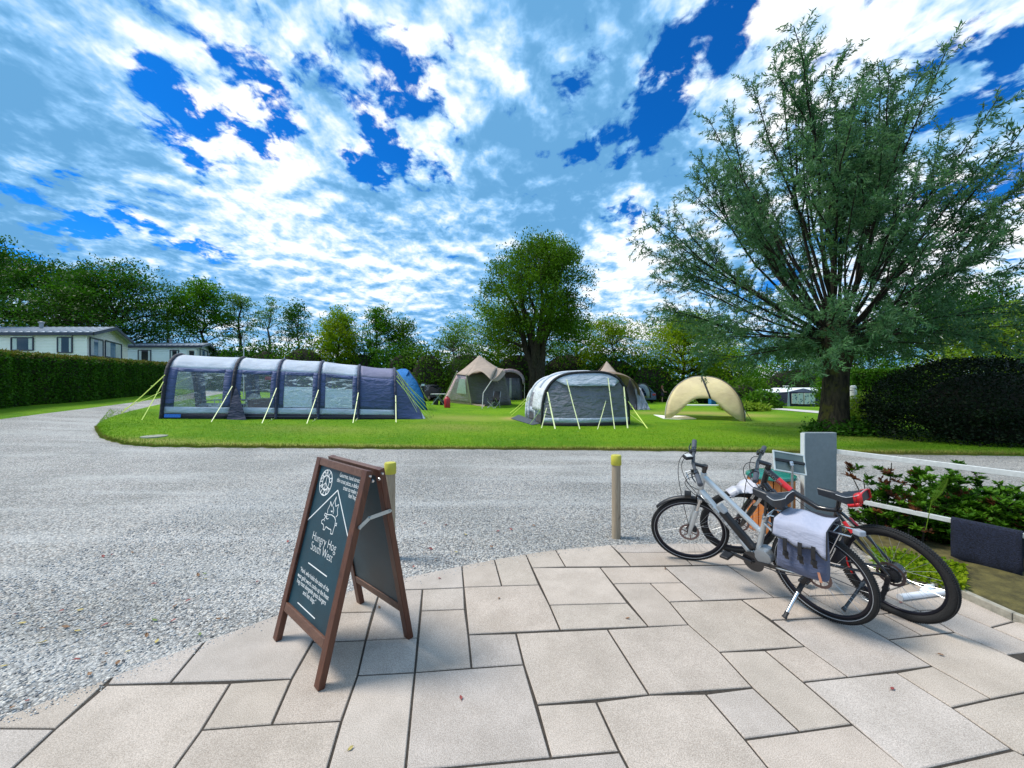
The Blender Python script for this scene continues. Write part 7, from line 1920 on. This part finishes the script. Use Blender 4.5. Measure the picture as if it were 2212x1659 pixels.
    for word, a0, a1, flip in (('WORLD', 168, 22, 1), ('PIZZA', 212, 328, -1)):
        for i, ch in enumerate(word):
            a = R(a0 + (a1 - a0) * i / 4); d_ = ex_ * math.cos(a) + b * math.sin(a); xd = (ex_ * math.sin(a) - b * math.cos(a)) * flip
            text_mesh(ch, .052, plane_M(C_ + d_ * (rad * .765) - d_ * (flip * .018), xd, d_ * flip), LETTW, root)
    # little pig in flames
    k = lambda pts: stroke([za(*p) for p in pts], .0042)
    k([(330, 635), (300, 680), (278, 690), (276, 715), (293, 728), (297, 752), (290, 775), (303, 780), (318, 748), (345, 770), (362, 775), (365, 790), (360, 815), (378, 820), (388, 780), (402, 735), (408, 690), (398, 660), (370, 638), (330, 635), (312, 622), (303, 640), (318, 655)])
    k([(402, 735), (415, 742), (420, 715), (408, 722)]); k([(330, 650), (318, 665), (330, 678), (342, 672)])
    k([(333, 625), (335, 590), (360, 540), (362, 512), (375, 560), (390, 525), (418, 468), (405, 520), (410, 560), (438, 540), (425, 590), (428, 640), (410, 660)])
    k([(385, 630), (392, 600), (385, 560)]); k([(365, 600), (372, 612), (376, 598), (380, 612)])
    mb = MB(); mb.box(za(305, 692), (.006, .006, .006)); obj('drawing', mb, LETTW, root)
aboard()

# ---------------------------------------------------------------- bollards
BOLL = wood_mat('weathered_post', (.24, .185, .125), (.40, .33, .24), 2, 10, .8)
YCAP = pm('yellow_cap', (.48, .44, .045), .45, var=.1, vscale=14)
def bollard(u, v_top, v_base, label, Y=None):
    if Y is None: p = G(u, v_base, z=0); Y = p.y
    x = (u - CX) / F * Y; top = H + (CY - v_top) / F * Y
    root = thing('bollard', (x, Y, 0), label, 'bollard', 'wooden posts with yellow caps along the terrace edge')
    c = Vector((x, Y, 0)); rr_ = .050
    mb = MB(); mb.lathe([(rr_, -.1), (rr_, 0), (rr_ * .99, top * .5), (rr_, top - .09)], 24, c); obj('post', mb, BOLL, root, smooth=True)
    mb = MB(); mb.lathe([(rr_ + .007, top - .115), (rr_ + .009, top - .112), (rr_ + .008, top - .012), (rr_ + .002, top - .002), (.02, top)], 24, c); obj('cap', mb, YCAP, root, smooth=True)
bollard(1331, 983, 1160, 'wooden bollard with a yellow cap standing alone in the gravel in mid picture')
bollard(843, 999, 1180, 'wooden bollard with a yellow cap half hidden behind the chalkboard', 3.98)

# ---------------------------------------------------------------- pillar, railing, rug
PIL = pm('blue_grey_render', (.20, .235, .25), .75, var=.08, vscale=30, bump=.25, bscale=160)
pY = 4.62
pl, pr_ = at(1739, 935, pY), at(1808, 936, pY)
gp = thing('gate_pillar', ((pl + pr_) / 2).xy.to_3d(), 'wide flat-topped blue-grey pillar at the end of the metal railing', 'pillar')
mb = MB(); mb.box(((pl.x + pr_.x) / 2, pY + .03, pl.z / 2 - .02), (pr_.x - pl.x, .06, pl.z + .04)); obj('shaft', mb, PIL, gp, bevel=.008)
mb = MB(); mb.box((pl.x - .004, pY + .03, pl.z / 2 - .02), (.012, .066, pl.z + .02)); obj('lit_edge_strip', mb, pm('lit_edge_tone', (.50, .54, .54), .6), gp, bevel=.003)  # lit side of the pillar, drawn as a strip of paler colour
RAILM = pm('brushed_steel', (.58, .60, .59), .42, .25, var=.12, vscale=25)
zt_, zl = .955, .425
r0 = on(1770, 971, (0, 0, zt_), (0, 0, 1)); r1 = on(2212, 1026.5, (0, 0, zt_), (0, 0, 1)); rd = (r1 - r0).normalized()
rail = thing('railing', r0.xy.to_3d(), 'brushed steel two-bar railing running from the blue-grey pillar', 'railing')
mb = MB(); mb.bar(r0, r0 + rd * 3.0, .034, .052); obj('top_rail', mb, RAILM, rail, bevel=.003)
l0 = Vector((r0.x, r0.y, zl)); mb = MB(); mb.bar(l0, l0 + rd * 3.0, .030, .045); obj('lower_rail', mb, RAILM, rail, bevel=.003)
mb = MB(); mb.bar(Vector((r0.x, r0.y, 0)) + rd * .03, Vector((r0.x, r0.y, zt_ - .027)) + rd * .03, .05, .035, rd); obj('upright', mb, RAILM, rail, bevel=.003)
mb = MB(); mb.box(Vector((r0.x, r0.y, .56)) + rd * .03, (.06, .06, .012)); obj('joint', mb, BLACKP, rail)
mb = MB(); mb.bar(Vector((r0.x, r0.y, 0)) + rd * 2.95, Vector((r0.x, r0.y, zt_ - .027)) + rd * 2.95, .05, .035, rd); obj('upright', mb, RAILM, rail, bevel=.003)
# rug hung over the lower rail
k0 = on(2056, 1146, (r0.x, r0.y, 0), rd.cross(Vector((0, 0, 1)))); m0 = (Vector((k0.x, k0.y, 0)) - Vector((r0.x, r0.y, 0))).dot(rd); sd_ = rd.cross(Vector((0, 0, 1)))
k1 = on(2210, 1180, (r0.x, r0.y, 0), sd_); m1 = (Vector((k1.x, k1.y, 0)) - Vector((r0.x, r0.y, 0))).dot(rd)
sd_ = sd_ if sd_.x < 0 else -sd_
prof = [(.024, -.405), (.026, -.25), (.026, -.05), (.024, .012), (.012, .030), (-.012, .030), (-.024, .012), (-.026, -.10), (-.024, -.33)]
rows = [[Vector((r0.x, r0.y, zl)) + rd * (m0 + (m1 - m0) * i / 14) + sd_ * (a + .006 * math.sin(i * .9) * (1 if b_ < -.1 else 0)) + Vector((0, 0, b_ + (.010 * math.sin(i * .5) if b_ < -.3 else 0))) for i in range(15)] for a, b_ in prof]
mb = MB(); mb.sheet(rows); RUG = pm('navy_rug', (.012, .017, .040), .95, var=.7, vscale=70, bump=1.0, bscale=160)
tag(obj('door_mat', mb, RUG, smooth='all', solid=.012), 'dark navy door mat hung over the lower bar of the railing', 'mat')

# ---------------------------------------------------------------- slatted planter bin and the menu stand behind it
bn = G(1672, 1152, z=-.01); bn.y += .15; bn.x += .06
bin_ = thing('litter_bin', bn, 'round orange wood-slatted litter bin with a green lid behind the bicycles', 'bin')
WS = wood_mat('orange_slats', (.42, .12, .022), (.60, .21, .05), 2, 8, .5); hb_ = .63
for i in range(20):
    t = 2 * math.pi * i / 20; c_ = bn + Vector((math.cos(t) * .235, math.sin(t) * .235, hb_ / 2)); M_ = Matrix.Rotation(t, 3, 'Z'); mb = MB(); mb.box(c_, (.022, .066, hb_), M_); obj('slat', mb, WS, bin_, bevel=.003)
mb = MB(); mb.lathe([(.222, .0), (.222, hb_ - .02)], 32, bn); obj('liner', mb, pm('dark_liner', (.012, .008, .006), .8), bin_, smooth=True)
mb = MB(); mb.lathe([(.262, hb_), (.268, hb_ + .012), (.262, hb_ + .035), (.20, hb_ + .062), (.12, hb_ + .072), (.02, hb_ + .074)], 32, bn); obj('lid', mb, pm('green_lid', (.012, .17, .13), .25, var=.1, coat=.4), bin_, smooth=True)
ms_Y = 4.25
ms = thing('menu_stand', (at(1697, 1000, ms_Y).x, ms_Y, 0), 'tilted clear-fronted menu stand on a thin steel pole beside the pillar', 'stand')
c0 = at(1705, 1000, ms_Y); tl = R(24); xa = Vector((1, 0, 0)); ya_ = Vector((.18, math.sin(tl), math.cos(tl))).normalized(); za_ = xa.cross(ya_).normalized(); xa = ya_.cross(za_)
Mx = Matrix((xa, ya_, za_)).transposed(); mb = MB(); mb.box(c0, (.31, .205, .006), Mx); obj('panel', mb, pm('smoked_panel', (.075, .11, .105), .15, var=.15, coat=.6), ms)
mb = MB(); 
for s in (-1, 1): mb.box(c0 + ya_ * (s * .105), (.335, .016, .018), Mx); mb.box(c0 + xa * (s * .160), (.016, .21, .018), Mx)
obj('frame', mb, pm('pale_frame', (.56, .60, .58), .35, .3), ms, bevel=.003)
mb = MB(); mb.box(c0 + ya_ * .012 + za_ * .012, (.31, .028, .012), Mx); obj('clamp_bar', mb, BLACKP, ms, bevel=.003)
mb = MB(); pt_ = c0 - ya_ * .005 + za_ * .025; pt_.y -= .02; mb.tube([Vector((pt_.x, pt_.y, 0)), pt_], .012, 10); mb.tube([pt_ - Vector((0, 0, .03)), pt_ + Vector((0, .02, .01))], .020, 10); obj('pole', mb, STEEL, ms, smooth=True)
mb = MB(); mb.lathe([(.13, 0), (.13, .012), (.03, .02)], 20, (pt_.x, pt_.y, 0)); obj('base_plate', mb, STEEL, ms, smooth=True)
# white pipe and bottle lying on the paving behind the black bicycle
pa, pb = G(1943 + 0, 1291, z=.02), G(2034, 1279, z=.02); mb = MB(); mb.tube([pa, pb], .026, 10)
tag(obj('white_pipe', mb, pm('white_plastic', (.78, .78, .80), .35), smooth=True), 'white plastic pipe lying on the paving behind the black bicycle rear wheel', 'pipe')
pa, pb = G(1996, 1279, z=.03), G(2014, 1266, z=.03); mb = MB(); dv = (pb - pa).normalized(); mb.tube([pa - dv * .02, pa, pa.lerp(pb, .7), pb, pb + dv * .03, pb + dv * .04], [.02, .03, .03, .013, .013, .01], 12)
tag(obj('bottle', mb, pm('clear_bottle', (.70, .74, .80), .15), smooth=True), 'small clear plastic bottle lying at the end of the white pipe', 'bottle')
# ================================================================ SHRUBS, LEAVES, PEBBLES, GRASS
def azalea(label, stems, seed, n_leaf=34, ls=.060, reds=.12, fill=None):
    """leafy shrub: stems with whorls of leaves at their twigs"""
    g = np.random.default_rng(seed); r = random.Random(seed)
    root = thing('azalea_shrub', (stems[0][0][0], stems[0][0][1], 0.03), label, 'shrub')
    mb = MB(); C, D, N, Tn, C2, D2, N2 = [], [], [], [], [], [], []
    for (b, t, sp) in stems:
        b, t = Vector(b), Vector(t); m = b.lerp(t, .5) + Vector((r.uniform(-.06, .06), r.uniform(-.06, .06), .04))
        mb.tube([b, m, t], [.010, .007, .004], 5, caps=False)
        for k in range(sp):
            f = r.uniform(.35, 1.0); p = b.lerp(t, f); e = p + Vector((r.gauss(0, .10), r.gauss(0, .10), r.uniform(-.02, .15))) * (1.25 - .5 * f)
            mb.tube([p, p.lerp(e, .5) + Vector((0, 0, -.01)), e], [.004, .003, .002], 4, caps=False)
            red = r.random() < reds; tint = r.gauss(.45, .25) + (.2 if f > .85 else 0)
            up = (e - p).normalized()
            for q in range(n_leaf):
                s = r.random() ** .6; c = p.lerp(e, s); a = r.uniform(0, 6.283)
                d = (Vector((math.cos(a), math.sin(a), r.uniform(-.2, .7))) + up * .5)
                (C2 if red else C).append(c[:]); (D2 if red else D).append(d[:]); (N2 if red else N).append((r.gauss(0, .5), r.gauss(0, .5), 1))
                if not red: Tn.append(tint + r.gauss(0, .12))
    so = obj('stems', mb, TWIG, root, smooth='all', fixn=False)
    def leaves(name, C, D, N, mat, tint):
        C, D, N = map(np.array, (C, D, N)); m = len(C)
        V, Q = leaf_arrays(C, D, N, ls * g.uniform(.7, 1.35, m), ls * .48 * g.uniform(.7, 1.2, m))
        np_mesh(name, V, Q, mat, root, tint)
    leaves('leaves', C, D, N, LF['shrub'], np.clip(np.array(Tn), 0, 1))
    if C2: leaves('bronze_leaves', C2, D2, N2, LF['red'], g.random(len(C2)))
def S_(u, v, Y, ub, Yb, sp):
    k = max(0, on(u, 1000, r0, Vector((rd.y, -rd.x, 0))).y + .08 - Y) if u < 2030 else 0; Y += k; Yb += k
    return (Vector((at(ub, 900, Yb).x, Yb, .03)), at(u, v, Y), sp)
azalea('loose azalea shrub with upright reddish-tipped shoots beside the blue-grey pillar', [S_(1835, 1018, 4.35, 1880, 4.3, 6), S_(1865, 1036, 4.3, 1890, 4.3, 8), S_(1926, 1000, 4.4, 1910, 4.35, 7), S_(1960, 1030, 4.3, 1920, 4.3, 9), S_(1990, 1026, 4.25, 1940, 4.3, 9), S_(1905, 1060, 4.3, 1900, 4.3, 10), S_(1950, 1065, 4.2, 1930, 4.2, 10), S_(1880, 1090, 4.25, 1900, 4.2, 10),
        S_(1985, 1075, 4.15, 1960, 4.1, 10), S_(1850, 1120, 4.2, 1890, 4.2, 7), S_(1930, 1105, 4.1, 1930, 4.1, 10), S_(2000, 1060, 4.2, 1990, 4.1, 10)], 101, reds=.2)
RY = lambda u: on(u, 1000, r0, Vector((rd.y, -rd.x, 0))).y
st_ = []
rs = random.Random(8)
for i in range(150):
    u = rs.uniform(2005, 2420); v = 1003 + max(0, u - 2060) * .22 + rs.random() ** .8 * 150; Y = RY(u) + .38 + rs.random() * .9
    if rs.random() < .12: v -= 14
    st_.append(S_(u, v, Y, u + rs.uniform(-40, 40), Y + .05, 11))
azalea('broad dense green shrub mass behind the railing at the right edge', st_, 102, reds=.03)
st_ = [(lambda u, y: S_(u, rs.uniform(1105, 1190), y, u + 10, y + .03, 11))(u_, RY(u_) + .22 + rs.random() * .5) for u_ in [rs.uniform(1900, 2120) for i in range(60)]]
azalea('lower dark green shrub behind the rear wheel of the black bicycle', st_, 103, reds=.03)
# ivy-like ground plant at the kerb
g = np.random.default_rng(12); n = 2600
uu = g.uniform(1885, 2085, n); base = np.array([G(u, 1225 + (u - 1885) * .22 + a, z=.05)[:] for u, a in zip(uu, g.uniform(-40, 8, n))]); base[:, 2] = .04 + g.uniform(0, .07, n)
V, Q = leaf_arrays(base, nrm(unit(n, g) + np.array([0, -.3, .1])), nrm(unit(n, g) * .5 + np.array([0, -.4, 1.])), g.uniform(.02, .04, n), g.uniform(.02, .036, n))
tag(np_mesh('ground_cover', V, Q, LF['lime'], None, np.clip(g.normal(.4, .3, n), 0, 1)), kind='stuff')
fe = thing('fern', G(1990, 1120, z=.4), 'single pale yellow-green fern frond standing up in the shrub mass', 'plant')
b0, t0 = at(2012, 1085, 3.55), at(2046, 1035, 3.5); C, D = [], []
for i in range(22):
    f = i / 21; p = b0.lerp(t0, f); ax = (t0 - b0).normalized(); sd = ax.cross(Vector((0, -1, .2))).normalized()
    for s in (-1, 1): C.append(p[:]); D.append((sd * s + ax * .5)[:])
C, D = np.array(C), np.array(D); L_ = np.repeat(.05 * np.sin(np.linspace(.25, 3.0, 22)), 2) * .75 + .008
V, Q = leaf_arrays(C, D, np.tile([0, -1., .25], (44, 1)), L_, np.full(44, .009)); np_mesh('frond', V, Q, LF['shruby'], fe, np.full(44, .6))
mb = MB(); mb.tube([b0 - Vector((.05, 0, .25)), b0, t0], [.004, .003, .001], 5); obj('stalk', mb, LF['shruby'], fe)

# fallen leaves on the drive and terrace
LEAFC = {'red': pm('fallen_red', (.24, .05, .045), .7, var=.3, vscale=20), 'yellow': pm('fallen_yellow', (.40, .32, .10), .7, var=.3, vscale=20), 'brown': pm('fallen_brown', (.22, .115, .055), .7, var=.3, vscale=20), 'green': pm('fallen_green', (.13, .20, .04), .7, var=.3, vscale=20)}
def leaf_mesh(seed):
    r = random.Random(seed); rows = []
    for i in range(7):
        t = i / 6; w = .5 * math.sin(math.pi * min(1, t * 1.02)) ** .8 * (1 - .2 * t); z = .10 * math.sin(t * 2.5 + seed) + .04
        rows.append([(t - .5, w * k * .62, z + .16 * abs(k) * r.uniform(.4, 1.2)) for k in (-1, -.5, 0, .5, 1)])
    mb = MB(); mb.sheet(rows); mb.tube([(-.5, 0, .06), (-.85, .05, .10)], .012, 4); return mb
lab = {'red': 'small dark red fallen leaf lying on the gravel drive', 'yellow': 'small yellow fallen leaf lying on the gravel drive', 'brown': 'small brown fallen leaf lying on the gravel drive', 'green': 'small green fallen leaf lying on the gravel drive'}
protos = {}
spots = [(1160, 83, 'red'), (1505, 165, 'brown'), (1700, 66, 'red'), (1692, 130, 'red'), (1790, 176, 'red'), (50, 180, 'brown'), (1010, 318, 'red'), (697, 254, 'red'), (640, 264, 'red'), (950, 438, 'red'), (1230, 380, 'brown'), (1270, 372, 'green'), (1275, 405, 'yellow'), (1600, 425, 'red'), (1165, 543, 'red'), (1085, 578, 'brown'), (180, 558, 'brown'), (97, 628, 'red'), (505, 598, 'yellow'), (378, 605, 'red'), (130, 680, 'yellow'), (258, 716, 'brown'), (487, 728, 'yellow'), (400, 705, 'brown'), (660, 690, 'red'), (808, 692, 'brown'), (957, 660, 'green'), (1085, 662, 'red'), (1352, 655, 'brown'), (1405, 655, 'brown'), (975, 797, 'yellow'), (1245, 752, 'green'), (910, 757, 'brown'), (255, 802, 'yellow'), (802, 853, 'yellow'), (660, 870, 'brown'), (465, 910, 'red'), (640, 930, 'brown'), (735, 930, 'brown'), (12, 948, 'yellow'), (170, 1165, 'red'), (80, 1205, 'brown'), (560, 1000, 'brown'), (330, 480, 'brown'), (820, 240, 'brown')]
spots2 = [(840, 128, 'yellow'), (1122, 96, 'red'), (1047, 110, 'red'), (620, 218, 'red'), (788, 238, 'yellow'), (590, 240, 'brown'), (1005, 210, 'brown'), (660, 284, 'brown'), (720, 70, 'red'), (590, 60, 'red'), (1270, 75, 'brown'), (520, 330, 'red')]
rs = random.Random(21)
def put_leaf(u, v, cname, size, label, z):
    if cname not in protos: protos[cname] = obj('fallen_leaf', leaf_mesh(len(protos) + 1), LEAFC[cname], smooth='all', solid=.02); o = protos[cname]
    else: o = protos[cname].copy(); col.objects.link(o)
    p = G(u, v, z=z); o.location = p; o.rotation_euler = (rs.uniform(-.25, .25), rs.uniform(-.25, .25), rs.uniform(0, 6.28)); o.scale = (size, size, size * rs.uniform(.5, 1.1))
    tag(o, label, 'leaf', 'fallen ' + cname + ' leaves on the gravel drive' if 'gravel' in label else 'leaf scraps on the terrace')
for x, y, c_ in spots: put_leaf(*Z1(x, y), c_, rs.uniform(.026, .052), lab[c_], 0.0)
for x, y, c_ in spots2: put_leaf(*Z2(x, y), c_, rs.uniform(.032, .055), lab[c_], 0.0)
for fz, x, y, c_, l_ in [(Z2, 682, 402, 'red', 'tiny red leaf on the terrace near the chalkboard back edge'), (Z2, 1050, 527, 'brown', 'tiny brown leaf on a large pinkish slab beyond the chalkboard'), (Z2, 815, 1150, 'red', 'dark red bud on the big slab in front of the chalkboard'), (Z2, 120, 1465, 'yellow', 'curled yellow leaf on the slab below the chalkboard foot'), (Z3, 1443, 553, 'red', 'dark red leaf on the terrace seen through the black rear wheel'),
                         (Z2, 2085, 345, 'brown', 'brown twig-like leaf under the silver front wheel'), (Z2, 305, 580, 'brown', 'tiny brown leaf inside the legs of the chalkboard'), (Z3, 1690, 878, 'brown', 'thin dark scrap on the slab below the black bicycle'), (Z3, 1390, 1092, 'red', 'tiny red scrap on the large slab at lower right'), (Z2, 1855, 652, 'brown', 'small brown scrap on a slab at mid terrace')]:
    put_leaf(*fz(x, y), c_, .030, l_, 0.004)

# loose pebbles along the terrace edge and over the near drive
def ico():
    bm = bmesh.new(); bmesh.ops.create_icosphere(bm, subdivisions=1, radius=1); V = np.array([v.co[:] for v in bm.verts]); Fq = np.array([[v.index for v in f.verts] for f in bm.faces]); bm.free(); return V, Fq
PV, PF = ico(); g = np.random.default_rng(31)
n = 30000; P = []
xs = g.uniform(-4.6, 3.2, n * 3); ys = 1.5 + g.random(n * 3) ** 1.3 * 6.0
poly_ = [(p.x, p.y) for p in ep] + [(4.6, 1.2), (4.6, -.6), (-4.4, -.6), (-3.2, 1.4)]
def inside(x, y, poly):
    c = np.zeros(len(x), bool); j = len(poly) - 1
    for i in range(len(poly)):
        xi, yi = poly[i]; xj, yj = poly[j]
        if yi != yj: c ^= ((yi > y) != (yj > y)) & (x < (xj - xi) * (y - yi) / (yj - yi) + xi)
        j = i
    return c
ok = ~inside(xs, ys, poly_); xs, ys = xs[ok][:n], ys[ok][:n]; n = len(xs)
sz = g.uniform(.0035, .0095, n); sc3 = np.stack([sz * g.uniform(.8, 1.5, n), sz * g.uniform(.7, 1.1, n), sz * g.uniform(.45, .8, n)], 1)
a = g.uniform(0, 6.28, n); ca, sa = np.cos(a), np.sin(a)
V = PV[None] * g.uniform(.75, 1.2, (n, len(PV), 1)) * sc3[:, None, :]
V = np.stack([V[..., 0] * ca[:, None] - V[..., 1] * sa[:, None] + xs[:, None], V[..., 0] * sa[:, None] + V[..., 1] * ca[:, None] + ys[:, None], V[..., 2] - .012 + sz[:, None] * .3], -1).reshape(-1, 3)
Q = (PF[None] + (np.arange(n) * len(PV))[:, None, None]).reshape(-1, 3)
m, t, b, o_ = _mat('pebble'); at_ = t.n('ShaderNodeAttribute', attribute_name='tint').outputs['Fac']; rp = t.n('ShaderNodeValToRGB'); t.L(at_, rp.inputs[0]); e = rp.color_ramp.elements
e[0].color = (.10, .10, .105, 1); e[1].color = (.72, .71, .68, 1)
for p_, c_ in ((.3, (.27, .29, .31, 1)), (.6, (.46, .47, .48, 1)), (.85, (.50, .46, .40, 1))): q = e.new(p_); q.color = c_
t.L(rp.outputs[0], b.inputs['Base Color']); b.inputs['Roughness'].default_value = .75
tag(np_mesh('pebbles', V, Q, m, None, np.repeat(g.random(n), len(PF))), kind='stuff')
# grit that strays on to the slabs
n = 900; k = g.integers(0, len(ep) - 8, n); f = g.random(n); E0_ = np.array([p[:] for p in ep]); c = E0_[k] * (1 - f[:, None]) + E0_[k + 1] * f[:, None]; c[:, 1] -= np.abs(g.normal(0, .07, n)); c[:, 0] += g.normal(0, .03, n)
ok = inside(c[:, 0], c[:, 1], poly_); c = c[ok]; n = len(c); sz = g.uniform(.002, .006, n)
V = (PV[None] * sz[:, None, None] * np.array([1.2, .9, .6]) + (c + np.array([0, 0, .001]))[:, None, :]).reshape(-1, 3); Q = (PF[None] + (np.arange(n) * len(PV))[:, None, None]).reshape(-1, 3)
tag(np_mesh('grit', V, Q, m, None, np.repeat(g.random(n), len(PF))), kind='stuff')

# grass blades: tufts along the lawn edges and a sward over the near lawn
g = np.random.default_rng(41)
FRp = np.array([(p.x, p.y) for p in fr]); BKp = np.array([(p.x, p.y) for p in bk])
def blades(name, n, tmax, hmin, hmax, w, mat, edge=False):
    i = g.integers(0, NF - 60, n); f = g.random(n)[:, None]; F0 = FRp[i] * (1 - f) + FRp[i + 1] * f; B0 = BKp[i] * (1 - f) + BKp[i + 1] * f
    d = B0 - F0; L = np.linalg.norm(d, axis=1, keepdims=True); s = (np.abs(g.normal(0, .07, n)) - .03 if edge else g.random(n) ** 1.4 * tmax)[:, None]
    P = F0 + d / L * s; z = np.array([T(x, y) for x, y in P]) + .025
    P3 = np.column_stack([P, z]); hgt = g.uniform(hmin, hmax, n); a = g.uniform(0, 6.28, n); side = np.column_stack([np.cos(a), np.sin(a), 0 * a]) * (w / 2)
    tip = P3 + np.column_stack([g.normal(0, .5, n) * hgt, g.normal(0, .5, n) * hgt, hgt])
    V = np.stack([P3 - side, P3 + side, tip], 1).reshape(-1, 3)
    return tag(np_mesh(name, V, np.arange(len(V)).reshape(-1, 3), mat, None, np.clip(g.normal(.45, .28, n), 0, 1)), kind='stuff')
GB_ = leafmat('grass_blade', (.060, .180, .004), (.175, .310, .012), trans=.4, clump=.5); GE = leafmat('edge_grass_blade', (.085, .130, .012), (.26, .22, .06), trans=.3, clump=.7)
blades('grass', 90000, 7.5, .025, .06, .014, GB_)
blades('edge_grass', 16000, 0, .03, .10, .010, GE, True)
